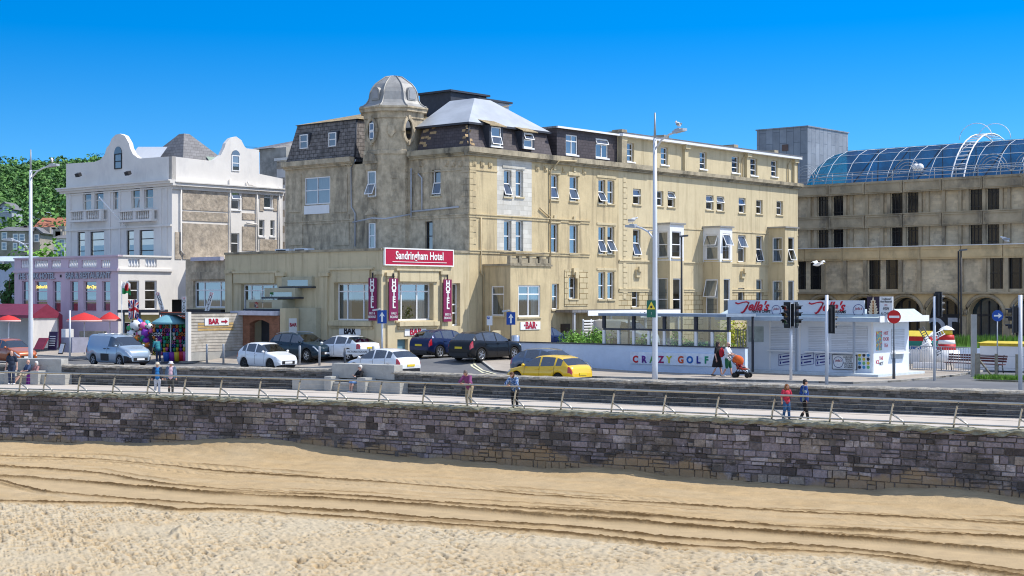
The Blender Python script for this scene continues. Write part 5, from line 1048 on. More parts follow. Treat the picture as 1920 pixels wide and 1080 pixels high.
c = cen[3]; mb = MB(); mb.pbox(V0, c - hwid + .05, c + hwid - .05, .1, zsp - .05, -.69, -.6); mb.build('black_shopfront', M_DARK, sv)
mb = MB(); ptext(mb, V0, 'OD', 2.5, V0.s(1767), V0.z(619, c), -.55, depth=.03, bold=.05); tag(mb.build('shop_lettering', mat('grey letters', (.50, .53, .60), .6)), 'large grey letters on the black shopfront under an arch', 'sign')
# roof: barrel of blue glass on white ribs
M_BARREL = glass('blue barrel glass', (.14, .64, .84), .06, .04, .85, .22)
bc_d, bc_z, br = 72.5, ztop - 1.5, 6.0; q0_, q1_ = PL((0, 67.0), (1, 0), (0, -1)).s(1514) - 2.6, c1 + 4; K = 12
an_ = [math.pi * i / K for i in range(K + 1)]; arcp = lambda a, r, t: (a, bc_d - r * math.cos(t), bc_z + r * .88 * math.sin(t))
def ra_(a): e = min(1, max(0, (a - q0_) / 4.5)); return br * math.sqrt(1 - (1 - e) ** 2) if e < 1 else br
sa_ = [q0_ + 4.5 * (1 - math.cos(i * math.pi / 10)) for i in range(6)]; sa_ += list(np.arange(sa_[-1] + 2.0, q1_, 2.0))
mb = MB()
for a, b in zip(sa_, sa_[1:]):
    for t0, t1 in zip(an_, an_[1:]): mb.face([arcp(a, max(.1, ra_(a)), t0), arcp(b, ra_(b), t0), arcp(b, ra_(b), t1), arcp(a, max(.1, ra_(a)), t1)])
gr = mb.build('barrel_glazing', M_BARREL, sv)
M_RIB = mat('white steel rib', (.48, .53, .58), .5, var=.04)
for a in sa_[1:]: mb = MB(); mb.tube([arcp(a, ra_(a) + .04, t) for t in an_], .03, 4); mb.build('rib', M_RIB, gr)
for i, t in enumerate(an_[1:8]): mb = MB(); mb.tube([arcp(a, ra_(a) + .03, t) for a in sa_], .022 if i % 2 else .032, 4); mb.build('purlin', M_RIB, gr)
mb = MB(); mb.box(q0_ + 3, q1_, bc_d + 1.2, bc_d + 1.4, ztop - 1, ztop + 4.0); mb.box(q0_ + 1, q1_, bc_d - 4.5, bc_d + 5.5, ztop - 1.1, ztop - 1.0); mb.build('inner_wall', mat('blue grey interior', (.06, .42, .56), .8, var=.6, scale=.5), sv)
for a in np.arange(q0_ + 6, q1_, 3.1):
    mb = MB(); mb.tube([(a, bc_d - 4, ztop), (a + 1.4, bc_d - 1, ztop + 3.6), (a + 2.8, bc_d - 4, ztop)], .08, 4); mb.build('roof_truss', mat('dark truss', (.03, .05, .08), .6), sv)
tA = V1.s(1752); 
for off in (0, 1.1):                                           # the arched maintenance ladder over the barrel
    mb = MB(); mb.tube([(tA + off, bc_d - (br + .35) * math.cos(t), bc_z + (br * .92 + .45) * math.sin(t)) for t in [math.pi * i / 18 for i in range(15)]], .07, 6); gd = mb.build('ladder_rail', M_WHITE, sv)
mb = MB()
for i in range(26):
    t = math.pi * (.04 + .66 * i / 26); mb.tube([(tA, bc_d - (br + .35) * math.cos(t), bc_z + (br * .92 + .45) * math.sin(t)), (tA + 1.1, bc_d - (br + .35) * math.cos(t), bc_z + (br * .92 + .45) * math.sin(t))], .035, 4)
mb.build('ladder_rungs', M_WHITE, sv)
for off in (0, 1.1):
    mb = MB(); mb.tube([(tA + off + 1.5 * math.cos(t), bc_d - 1.2 + 1.2 * off, bc_z + br * .92 + 1.35 * math.sin(t)) for t in [math.pi * i / 12 for i in range(13)]], .03, 5); mb.build('ladder_hoop', M_WHITE, sv)
mb = MB(); pz = ztop + .06
for z in (.3, .6, .9): mb.tube([V1.p(c0, pz + z, .05), V1.p(c1, pz + z, .05)], .03, 5)
for a in np.arange(c0, c1, 1.9): mb.tube([V1.p(a, pz, .05), V1.p(a, pz + .92, .05)], .03, 5)
mb.build('roof_railing', mat('grey rail', (.34, .37, .40), .5), sv)
for x in (1512, 1702, 1862, 1932):
    t = V1.s(x); mb = MB()
    for r in (.75, 1.0, 1.25): mb.tube([V1.p(t + r * math.cos(q), pz + .5 + r * math.sin(q), .1) for q in [math.pi * i / 12 for i in range(13)]], .028, 5)
    mb.tube([V1.p(t - 1.25, pz + .5, .1), V1.p(t - 1.8, pz + .3, .1)], .04, 5); mb.tube([V1.p(t + 1.25, pz + .5, .1), V1.p(t + 1.8, pz + .3, .1)], .04, 5); mb.build('rail_ornament', mat('grey rail', (.45, .48, .5), .5), sv)
for x in (1713, 1721): t = V1.s(x); MB().sphere(V1.p(t, V1.z(313, t), -.4), .32, 10, 6).build('dish', M_WHITE, sv)
MB().box(c0, c1, 63.85, 84, ztop - 1.15, ztop - .9).build('flat_roof', M_ZINC, sv)
t = V0.s(1801); pipe(sv, [V0.p(t, zl + 3.3, .4), V0.p(t, .2, .4)], .06, M_DARK)
# zinc plant tower
wpt = at(1514, 152); a_, d_ = ad(wpt.x, wpt.y); ZA = PL((a_, d_), (-1, 0), (0, -1)); ZB = PL((a_, d_), (0, 1), (1, 0)); zt = ZA.z(237.5, 0)
M_ZN = mat('zinc cladding', (.32, .335, .36), .5, .3, var=.12, scale=.8, bump=.1, stain=(.22, .23, .26), stain_amt=.5, stain_scale=.5, extra=brick_extra(2.3, .8, (.55, .57, .6), .9, .035, True))
pt = town_thing('plant_tower', 'grey zinc clad windowless tower behind the terrace', 'tower', a_ - 3, d_ + 3, 0); L1, L2 = ZA.s(1419), ZB.s(1590)
mb = MB(); mb.wall(ZA, 0, L1, 0, zt); mb.wall(ZB, 0, L2, 0, zt); mb.wall(PL((a_ - L1, d_), (0, 1), (-1, 0)), 0, L2, 0, zt); mb.wall(PL((a_ - L1, d_ + L2), (1, 0), (0, 1)), 0, L1, 0, zt); mb.face([(a_, d_, zt), (a_, d_ + L2, zt), (a_ - L1, d_ + L2, zt), (a_ - L1, d_, zt)]); mb.build('cladding', M_ZN, pt)
q = ZA.rect(1467, 271, 1478, 283); MB().pbox(ZA, *q, 0, .08).build('vent', mat('rusty vent', (.16, .10, .08), .7), pt)
MB().box(a_ - L1 - .1, a_ + .1, d_ - .1, d_ + L2 + .1, zt + .004, zt + .12).build('roof_trim', M_ZN, pt)
# ================================================================== HILL, WOOD, TREES, FAR HOUSES
def leaf_mat(name, c, v=.45): return mat(name, c, .7, var=.3, scale=.35, island=v, spec=.25)
M_LEAF = leaf_mat('woodland leaves', (.10, .21, .05)); M_LEAF2 = leaf_mat('dark woodland leaves', (.06, .14, .038)); M_LEAF3 = leaf_mat('bright leaves', (.16, .32, .05)); M_BARK = mat('bark', (.12, .09, .06), .95, var=.3, scale=4)
def leaves(mb, c, r, n, size, rg, flat=.8, m=0):
    """leaf-sized faces spread through a crown made of several clumps"""
    c = Vector(c); cl = [(c + Vector((rg.gauss(0, .42), rg.gauss(0, .42), rg.gauss(0, .36) * flat)) * r, r * rg.uniform(.32, .55)) for _ in range(max(5, n // 45))]
    for _ in range(n):
        cc, cr = rg.choice(cl); d = Vector((rg.gauss(0, 1), rg.gauss(0, 1), rg.gauss(0, 1))).normalized(); p = cc + d * cr * rg.uniform(.75, 1.05)
        nn = (d + Vector((rg.uniform(-.6, .6), rg.uniform(-.6, .6), rg.uniform(-.2, .8)))).normalized(); x = nn.orthogonal().normalized(); y = nn.cross(x); a = rg.uniform(0, 6.28); x, y = x * math.cos(a) + y * math.sin(a), y * math.cos(a) - x * math.sin(a); s = size * rg.uniform(.6, 1.3)
        mb.face([p - x * s, p - y * s * .6, p + x * s, p + y * s * .6], m)
def hz(x, y): return max(-.4, .4 + smooth(170, 330, y) * 9 + smooth(330, 760, y) * 50 - smooth(-60, 160, x) * smooth(330, 760, y) * 25 + 3 * math.sin(x * .03) * smooth(400, 600, y))
Vh = [(x, y, hz(x, y)) for y in np.linspace(175, 1000, 60) for x in np.linspace(-420, 260, 50)]
tag(np_mesh('hill', Vh, grid_quads(60, 50), mat('hill grass', (.07, .12, .03), .95, var=.3, scale=.02)), 'wooded hillside behind the town', 'hill', kind='structure')
rg = random.Random(3); mb = MB(WORLD)
for _ in range(950):
    y = rg.uniform(385, 780); x = (rg.uniform(-90, 215) - CX) / F * y; r = rg.uniform(3.0, 5.2) * (1 + (y - 385) / 900); leaves(mb, (x, y, hz(x, y) + r * .8), r, 170, .52 * (1 + (y - 385) / 500), rg, .8, 0 if rg.random() < .55 else 1)
tag(mb.build('woodland', [M_LEAF, M_LEAF2]), 'dense green wood covering the hill beyond the houses', 'wood', kind='stuff')
def tree(px, Y, z0, h, r, label, m=M_LEAF, n=700, size=.3, seed=1, group=None, conifer=False):
    rg = random.Random(seed); p = at(px, Y, z0); t = thing('tree', label, 'tree', p, 0, group)
    mb = MB(WORLD); mb.tube([p, p + Vector((.1, 0, h * .4)), p + Vector((-.1, .1, h * .75))], [h * .035, h * .025, h * .01], 7)
    for k in range(5): a = rg.uniform(0, 6.28); mb.tube([p + Vector((0, 0, h * (.3 + .08 * k))), p + Vector((math.cos(a) * r * .6, math.sin(a) * r * .6, h * (.5 + .08 * k)))], [h * .014, h * .005], 5)
    mb.build('trunk', M_BARK, t); mb = MB(WORLD)
    if conifer:
        for k in range(9): f = k / 8; leaves(mb, p + Vector((rg.uniform(-.4, .4), 0, h * (.15 + .8 * f))), r * (1.1 - .85 * f), n // 9, size, rg, .5)
    else: leaves(mb, p + Vector((0, 0, h * .62)), r, n, size, rg, 1.0)
    mb.build('crown', m, t); return t
G = 'trees among the hillside houses'
tree(82, 225, 1, zat(468, 225) - 1, 4.6, 'round bright green tree behind the balustrade of the lilac restaurant', M_LEAF3, 900, .45, 4, G)
tree(47, 235, 1, zat(482, 235) - 1, 4.2, 'bushy green tree in front of the grey stone house', M_LEAF3, 700, .45, 5, G)
tree(44, 330, 8, zat(402, 330) - 8, 7.5, 'wide leafy tree above the slate roofs', M_LEAF, 1100, .6, 6, G)
tree(14, 345, 9, zat(398, 345) - 9, 6.5, 'leafy tree under the small blue house', M_LEAF, 900, .6, 7, G)
tree(115, 300, 7, zat(410, 300) - 7, 3.6, 'light green tree beside the red tiled roof', M_LEAF3, 500, .5, 8, G)
tree(98, 390, 12, zat(375, 390) - 12, 7, 'dark green tree above the red tiled roof', M_LEAF2, 900, .7, 9, G)
tree(17, 118, .4, zat(492, 118) - .4, 1.5, 'dark conifer left of the lilac restaurant', M_LEAF2, 1100, .2, 10, None, True)
M_HST = mat('far grey stone', (.30, .27, .23), .9, var=.25, scale=.8, bump=.3); M_REDT = mat('red roof tiles', (.38, .15, .09), .85, var=.2, scale=.4)
def house(label, x0, x1, yb, ye, yr, Y, wins, mw=M_HST, mr=M_SLATE2, gable=False, depth=9, chim=(), group='houses on the hillside', rot=0.0):
    X0, X1 = (x0 - CX) / F * Y, (x1 - CX) / F * Y; zb, ze, zr = zat(yb, Y), zat(ye, Y), zat(yr, Y)
    t = thing('house', label, 'house', ((X0 + X1) / 2, Y + depth / 2, zb), 0, group)
    mb = MB(WORLD); mb.box(X0, X1, Y, Y + depth, zb - 6, ze); 
    if gable: mb.prism([(X0, Y, ze), (X1, Y, ze), ((X0 + X1) / 2, Y, zr)], (0, depth, 0))
    mb.build('wall', mw, t); mb = MB(WORLD)
    if gable:
        c = (X0 + X1) / 2; mb.prism([(X0 - .4, Y - .4, ze - .3), (c, Y - .4, zr + .05), (c, Y - .4, zr + .3), (X0 - .7, Y - .4, ze - .1)], (0, depth + .8, 0)); mb.prism([(X1 + .4, Y - .4, ze - .3), (c, Y - .4, zr + .05), (c, Y - .4, zr + .3), (X1 + .7, Y - .4, ze - .1)], (0, depth + .8, 0))
    else: mb.prism([(X0 - .3, Y - .4, ze), (X0 - .3, Y + depth + .4, ze), (X0 - .3, Y + depth / 2, zr)], (X1 - X0 + .6, 0, 0))
    rf = mb.build('roof', mr, t)
    for (cx, cy) in chim:
        xx = (cx - CX) / F * Y; zc = zat(cy, Y); MB(WORLD).box(xx - .6, xx + .6, Y + depth * .4, Y + depth * .4 + .9, ze, zc).build('chimney', M_HST, rf)
    for (a, b, c, d) in wins:
        xa, xb, za, zb2 = (a - CX) / F * Y, (b - CX) / F * Y, zat(d, Y), zat(c, Y); mb = MB(WORLD); mb.box(xa - .15, xb + .15, Y - .12, Y - .003, za - .2, zb2 + .15); w_ = mb.build('window', M_WHITE, t)
        m_ = (xa + xb) / 2; mz = (za + zb2) / 2; mb = MB(WORLD); mb.box(xa, xb, Y - .13, Y - .122, za, mz - .05); mb.box(xa, xb, Y - .13, Y - .122, mz + .05, zb2); mb.build('pane', mat('far window pane', (.16, .26, .36), .15, spec=.8), w_)
    return t
house('grey stone terrace house with two rows of white windows beside the lamp post', 0, 55, 482, 433, 423, 250, [(5, 12, 437, 448), (26, 33, 440, 450), (38, 45, 440, 450), (5, 11, 456, 467), (26, 31, 457, 466), (38, 44, 457, 468)], chim=((31, 422), (38, 421)))
house('small stone house with a pale gable right of the lamp post', 61, 75, 470, 436, 429, 252, [(65, 72, 441, 452)], gable=True, chim=((74, 424),))
house('white bay fronted house beside the white hotel', 101, 127, 490, 447, 438, 245, [(106, 112, 452, 460), (114, 120, 450, 461), (106, 112, 470, 481), (114, 120, 468, 482)], mw=M_OFFW, chim=((94, 428), (98, 432)))
house('narrow dark house with tall chimneys between the tree and the white house', 80, 100, 480, 442, 434, 262, [(84, 90, 448, 458)], gable=True, chim=((86, 424), (92, 426), (103, 422)))
house('large building with a red tiled roof below the wood', 64, 135, 440, 426, 405, 330, [], mw=M_HST, mr=M_REDT, depth=14)
house('small blue grey gabled house high on the left edge', -6, 22, 412, 392, 380, 420, [(7, 11, 389, 396), (12, 16, 389, 396)], mw=mat('blue grey wall', (.34, .36, .42), .9), gable=True)
house('low house with a pale blue roof under the trees', 62, 85, 412, 404, 396, 400, [(68, 72, 403, 407)], mw=M_OFFW, mr=mat('pale blue roof', (.30, .36, .44), .7))
house('blue grey flat roofed building at the left edge behind the conifer', -60, 33, 560, 490, 478, 135, [(-6, 5, 492, 500)], mw=mat('pale blue wall', (.36, .44, .55), .8, var=.05), mr=mat('light blue roof', (.45, .53, .62), .7), depth=10)
# ================================================================== VEHICLES
M_TYRE = mat('tyre rubber', (.018, .018, .018), .85, var=.1); M_RIM = mat('alloy rim', (.50, .51, .53), .3, .8, var=.05); M_TRIM = mat('black car trim', (.02, .02, .022), .5, var=.1)
M_RED = mat('red lamp lens', (.45, .01, .02), .15, var=.1, spec=.6, coat=1); M_LAMP = mat('clear lamp lens', (.62, .66, .70), .1, var=.2, scale=20, spec=.8, coat=1)
M_PLY = mat('yellow number plate', (.75, .55, .03), .5, var=.02); M_PLW = mat('white number plate', (.78, .78, .76), .5, var=.02); M_CGL = glass('car glass', (.42, .50, .54), .2, .02, .5, .55); M_PLT = mat('plate characters', (.02, .02, .02), .6)
def paint(name, c, met=.0, r=.28): return mat(name, c, r, met, var=.03, scale=2, spec=.5 if max(c) > .2 else .2, coat=.9 if max(c) > .2 else .3)
TYPES = {
 'hatch': dict(top=[(0, .52), (.012, .66), (.06, .76), (.15, .84), (.25, .93), (.43, 1.36), (.5, 1.43), (.6, 1.45), (.72, 1.43), (.80, 1.37), (.845, 1.30), (.94, 1.0), (.985, .92), (1, .62)], belt=[(0, .52), (.06, .70), (.15, .80), (.26, .90), (.5, .93), (.75, .98), (.92, 1.0), (.97, .92), (1, .62)], gl=(.30, .845), pil=(.53, .75), ws=(.26, .425), rw=(.835, .935), wh=(.185, .80), r=.31),
 'suv': dict(top=[(0, .60), (.012, .82), (.05, .93), (.15, 1.0), (.25, 1.07), (.41, 1.50), (.5, 1.58), (.62, 1.61), (.78, 1.57), (.865, 1.48), (.945, 1.14), (.985, 1.02), (1, .66)], belt=[(0, .60), (.05, .86), (.15, .97), (.26, 1.04), (.5, 1.06), (.75, 1.12), (.93, 1.16), (.975, 1.02), (1, .66)], gl=(.30, .87), pil=(.52, .74), ws=(.26, .41), rw=(.862, .945), wh=(.19, .80), r=.35),
 'coupe': dict(top=[(0, .50), (.012, .64), (.06, .74), (.15, .82), (.27, .92), (.43, 1.33), (.52, 1.39), (.6, 1.40), (.72, 1.34), (.84, 1.19), (.92, 1.01), (.985, .96), (1, .66)], belt=[(0, .50), (.06, .68), (.15, .78), (.28, .88), (.5, .91), (.75, .95), (.92, .97), (.985, .93), (1, .66)], gl=(.31, .83), pil=(.54, .745), ws=(.28, .43), rw=(.745, .915), wh=(.18, .79), r=.33),
 'van': dict(top=[(0, .60), (.012, .82), (.04, .96), (.12, 1.06), (.19, 1.15), (.34, 1.66), (.40, 1.76), (.5, 1.80), (.9, 1.80), (.965, 1.76), (.99, 1.5), (1, .7)], belt=[(0, .60), (.04, .86), (.12, 1.0), (.20, 1.1), (.5, 1.12), (.97, 1.14), (1, .7)], gl=(.235, .46), pil=(), ws=(.20, .345), rw=(2, 2), wh=(.20, .80), r=.32),
}
def car(name, label, typ, pm, loc, head, L=4.0, W=1.75, H=None, plate=M_PLY, lower=None, trimroof=None, group=None, rim=M_RIM, rails=False, cat='car', platec=None, moves=False):
    T = TYPES[typ]; hmax = max(z for _, z in T['top']); k = (H or hmax) / hmax; rot = math.atan2(head[1], head[0]); c = thing(name, label, cat, loc, rot, group)
    F_ = FR[c]; us = sorted({*np.linspace(0, 1, 50).round(4), .004, .012, .025, .99, .996, *[round(w + s_ * T['r'] * 1.16 * q / L, 4) for w in T['wh'] for s_ in (-1, 1) for q in (1, .97, .85, .6)], *T['ws'], *T['gl'], *[u for u in T['rw'] if u < 1], *[p + e for p in T['pil'] for e in (-.012, .012)]})
    wp = [(0, .70), (.012, .82), (.04, .91), (.1, .965), (.22, 1), (.8, 1), (.93, .965), (.985, .89), (1, .80)]; S = []
    for u in us:
        x = L * (.5 - u); w = lerp(wp, u) * W / 2; top = lerp(T['top'], u) * k; belt = min(lerp(T['belt'], u) * k, top); zb = lerp([(0, .30), (.08, .19), (.9, .21), (1, .36)], u)
        ar = 0
        for uw in T['wh']:
            dx = x - L * (.5 - uw); ra = T['r'] * 1.16
            if abs(dx) < ra: ar = T['r'] + math.sqrt(ra * ra - dx * dx)
        t = max(0, min(1, (top - belt) / .38)); wr = (.90 - .17 * t) * w
        z1 = max(zb + .1, ar + .01); z2 = max((zb + belt) / 2 + .05, z1 + .04); z3 = max(belt - .07, z2 + .005); z4 = max(belt, z3 + .003)
        S.append([(x, .90 * w, max(zb, ar)), (x, .985 * w, z1), (x, w, z2), (x, .975 * w, z3), (x, .94 * w, z4), (x, wr, max(belt + (top - belt) * .88, z4)), (x, wr * .84, max(top, z4)), (x, 0, max(top, z4) + .018)])
    def kind(i, j):
        u = (us[i] + us[i + 1]) / 2
        if j == 4 and T['gl'][0] < u < T['gl'][1] and all(abs(u - p) > .0119 for p in T['pil']): return 'side'
        if j >= 5 and T['ws'][0] < u < T['ws'][1]: return 'ws'
        if j >= 5 and T['rw'][0] < u < T['rw'][1]: return 'rw'
        if j == 0 and lower: return 'low'
        if j >= 5 and trimroof and u > T['ws'][1]: return 'roof'
        return 'body'
    body = MB(F_); ix = {}; mir = lambda p, s_: (p[0], p[1] * s_, p[2]); parts = {}
    for s_ in (1, -1):
        for i in range(len(us) - 1):
            for j in range(7):
                q = [mir(S[i][j], s_), mir(S[i][j + 1], s_), mir(S[i + 1][j + 1], s_), mir(S[i + 1][j], s_)]
                if s_ > 0: q = q[::-1]
                kd = kind(i, j)
                if kd == 'side': key = (s_, sum((us[i] + us[i + 1]) / 2 > p for p in T['pil']))
                elif kd in ('ws', 'rw'): key = kd
                else: key = None
                if key is None:
                    for p in q: 
                        if p not in ix: ix[p] = len(body.v); body.v.append(p)
                    body.f.append(tuple(ix[p] for p in q)); body.m.append({'low': 1, 'roof': 2}.get(kd, 0)); body.sm.append(True)
                else: parts.setdefault(key, MB(F_)).face(q, 0, True)
    for i, s_ in ((0, 1), (len(us) - 1, -1)):
        q = [S[i][j] for j in range(8)] + [mir(S[i][j], -1) for j in range(6, -1, -1)]; body.face(orient(q, F_.to_3x3() @ Vector((s_, 0, 0)) if False else (s_, 0, 0)), 0)
    bo = body.build('body', [pm, lower or pm, trimroof or pm], c)
    for key, m_ in parts.items(): m_.build('windscreen' if key == 'ws' else 'rear_window' if key == 'rw' else 'side_window', M_CGL, bo)
    def patch(nm, u0, u1, j0, j1, m_, off=.006, sides=(1, -1), par=None):
        for s_ in sides:
            mb = MB(F_)
            for i in range(len(us) - 1):
                u = (us[i] + us[i + 1]) / 2
                if not u0 <= u <= u1: continue
                for j in range(j0, j1):
                    q = [Vector(mir(p, s_)) for p in (S[i][j], S[i][j + 1], S[i + 1][j + 1], S[i + 1][j])]
                    if s_ > 0: q = q[::-1]
                    n = (q[1] - q[0]).cross(q[2] - q[0]); n = n.normalized() if n.length > 1e-9 else Vector((0, 0, 1)); mb.face([p + n * off for p in q], 0, True)
            if mb.f: mb.build(nm, m_, par or bo)
    patch('headlight', .0, .085, 3, 4, M_LAMP); patch('tail_light', .945, .992, 2, 4, M_RED)
    if typ == 'van': patch('bumper', 0, .10, 0, 2, M_TRIM); patch('side_trim', .42, .62, 1, 2, M_TRIM, .012); patch('rear_trim', .9, 1, 0, 1, M_TRIM)
    for u in (T['gl'][0] + .01, *T['pil'][:1], (T['pil'] + (.76,))[1] if typ != 'van' else .47):       # door gaps
        i = min(range(len(us)), key=lambda q: abs(us[q] - u))
        for s_ in (1, -1):
            mb = MB(F_); P = [mir(S[i][j], s_) for j in (1, 2, 3, 4)]; mb.tube([(p[0], p[1] * 1.001, p[2]) for p in P], .009, 4); mb.build('door_gap', M_TRIM, bo)
    z_ = lerp(T['belt'], .5) * k - .12
    for u in ((.50, .70) if typ != 'van' else (.44, .52)):
        for s_ in (1, -1): MB(F_).obox((L * (.5 - u), s_ * W * .5, z_), (.1, 0, 0), (0, .018, 0), (0, 0, .018)).build('door_handle', pm if typ != 'van' else M_TRIM, bo)
    x0 = L * (.5 - T['ws'][0] - .045)
    for s_ in (1, -1): mb = MB(F_); mb.sphere((x0, s_ * (W * .5 + .06), lerp(T['belt'], .3) * k + .07), .1, 8, 6, 0, (.7, 1, .75)); mb.build('wing_mirror', pm, bo)
    zg = .42 * (1 if typ != 'suv' else 1.15); MB(F_).obox((L * .5 + .004, 0, zg), (.012, 0, 0), (0, W * .27, 0), (0, 0, .09)).build('grille', M_TRIM, bo)
    MB(F_).obox((L * .5 + .02, 0, zg), (.01, 0, 0), (0, .26, 0), (0, 0, .056)).build('number_plate', M_PLW, bo)
    zr = .60 if typ == 'hatch' else .74; nb = MB(F_); nb.obox((-L * .5 - .014, 0, zr), (.014, 0, 0), (0, .26, 0), (0, 0, .056)); nb.build('number_plate', plate, bo)
    MB(F_).obox((-L * .5 - .004, 0, .36), (.02, 0, 0), (0, W * .36, 0), (0, 0, .09)).build('rear_trim', M_TRIM, bo)
    und = MB(F_); und.box(-L * .46, L * .46, -W * .36, W * .36, .17, .62); und.build('underbody', M_TRIM, c)
    zc = lerp(T['belt'], .5) * k - .12; mb = MB(F_); mb.box(-L * .38, L * .2, -W * .42, W * .42, .5, zc); mb.build('cabin_floor', M_TRIM, c)
    for u in ((.46, .70) if typ != 'van' else (.42,)):
        for s_ in (1, -1): mb = MB(F_); x = L * (.5 - u); mb.box(x - .16, x - .02, s_ * .36 - .22, s_ * .36 + .22, zc - .1, zc + .24); mb.box(x - .15, x - .05, s_ * .36 - .13, s_ * .36 + .13, zc + .25, zc + .42); mb.build('seat', M_TRIM, c)
    rw_ = T['r']
    for u in T['wh']:
        for s_ in (1, -1):
            x = L * (.5 - u); ax = Matrix.Rotation(-s_ * math.pi / 2, 3, 'X'); yo_ = s_ * (W * .5 - .215)
            mb = MB(F_); mb.lathe((x, yo_, rw_), [(rw_ * .64, .0), (rw_ * .94, .0), (rw_, .03), (rw_, .17), (rw_ * .95, .2), (rw_ * .68, .2), (rw_ * .64, .17)], 22, 0, True, 0, ax); ty = mb.build('wheel', M_TYRE, c)
            mb = MB(F_); mb.lathe((x, yo_, rw_), [(rw_ * .1, .145), (rw_ * .64, .145)], 20, 1, False, 0, ax); mb.lathe((x, yo_, rw_), [(rw_ * .60, .16), (rw_ * .60, .185), (rw_ * .67, .19), (rw_ * .67, .15)], 20, 0, True, 0, ax)
            for q in range(5):
                an = 2 * math.pi * q / 5; d = Vector((math.cos(an), 0, math.sin(an))); e = Vector((-math.sin(an), 0, math.cos(an))); mb.obox(Vector((x, yo_ + s_ * .17, rw_)) + d * rw_ * .33, d * rw_ * .3, e * rw_ * .09, (0, .012, 0))
            mb.lathe((x, yo_, rw_), [(rw_ * .16, .15), (rw_ * .15, .195)], 10, 0, True, 0, ax); mb.build('rim', [rim, M_TRIM], ty)
    if rails:
        for s_ in (1, -1): mb = MB(F_); mb.tube([(L * (.5 - u), s_ * W * .33, lerp(T['top'], u) * k + .05) for u in (.44, .5, .6, .75, .86)], .022, 6); mb.build('roof_rail', M_RIM, bo)
    return c
HR, HL, HN = (.7557, -.655), (-.7557, .655), (.655, .7557)
def spot(px, Y, lift=0.0): x = (px - CX) / F * Y; return (x, Y, gz(x, Y) + lift)
P_SIL = paint('silver blue paint', (.33, .42, .52), .35); P_WHT = paint('white car paint', (.78, .80, .82)); P_ORG = paint('burnt orange paint', (.42, .10, .02), .2); P_NVY = paint('dark petrol blue paint', (.015, .035, .055), .2); P_BLU = paint('deep blue paint', (.008, .018, .07), .3); P_BLK = paint('black car paint', (.008, .010, .014)); P_GRY = paint('blue grey paint', (.11, .15, .22), .4); P_YEL = paint('yellow car paint', (.80, .50, .0)); M_BRIM = mat('black rim', (.03, .03, .03), .4)
VAN = car('panel_van', 'silver blue panel van with its driver beside the toy stall', 'van', P_SIL, spot(222, 90), HR, 4.42, 1.8, 1.82, cat='van', rim=mat('steel wheel trim', (.3, .31, .33), .5))
for s_ in (-.55, .1, .75): mb = MB(FR[VAN]); mb.tube([(s_ - .6, -.62, 1.86), (s_ - .6, .62, 1.86)], .025, 6); mb.build('roof_bar', M_RIM, VAN)
KA = car('city_car', 'small white three door car with its driver passing on the road', 'hatch', P_WHT, spot(501, 85.3), HR, 3.62, 1.66, 1.50, rim=M_BRIM)
car('city_car', 'orange small car at the left edge behind the lamp post', 'hatch', P_ORG, spot(22, 92.5), HR, 3.6, 1.6, 1.5)
car('parked_suv', 'dark petrol blue SUV with roof rails parked by the bar entrance', 'suv', P_NVY, spot(567, 88.4, .09), HR, 4.38, 1.84, 1.62, lower=M_TRIM, rails=True)
car('parked_coupe', 'white fastback car parked below the dark lettered bar board', 'coupe', P_WHT, spot(644, 87.6, .02), HL, 4.5, 1.82, 1.42)
car('hatchback', 'white hatchback with red tail lights behind the concrete bench', 'hatch', P_WHT, spot(718, 78), HL, 4.03, 1.74, 1.42)
car('parked_suv', 'deep blue SUV parked left of the black one with its tail to the sea', 'suv', P_BLU, spot(834, 87.2), HN, 4.3, 1.78, 1.60, lower=M_TRIM)
car('parked_suv', 'glossy black SUV parked at the end of the white golf wall', 'suv', P_BLK, spot(911, 84.2), HN, 4.45, 1.85, 1.61)
car('hatchback', 'blue grey hatchback half hidden behind the yellow one', 'hatch', P_GRY, spot(1033, 77.2), HR, 4.25, 1.8, 1.47)
car('hatchback', 'bright yellow hatchback with dark rear window driving along the road', 'hatch', P_YEL, spot(1029, 71.2, -.03), HL, 4.06, 1.75, 1.42)
car('parked_car', 'dark blue car whose roof shows over the golf wall below the steps', 'hatch', P_BLU, spot(1022, 98), HN, 4.2, 1.78, 1.52)
PK = car('pickup_van', 'silver van with a slatted rack behind the hedge and glazed shelter', 'van', paint('silver van paint', (.55, .57, .58), .3), spot(1172, 99), HR, 4.6, 1.85, 1.95, cat='van')
mb = MB(FR[PK]); 
for i in range(6): mb.obox((-2.75, 0, .9 + .19 * i), (.03, 0, 0), (0, .85, 0), (0, 0, .055))
for s_ in (-.85, 0, .85): mb.obox((-2.81, s_, 1.35), (.03, 0, 0), (0, .05, 0), (0, 0, .62))
mb.build('slatted_rack', M_WHITE, PK)
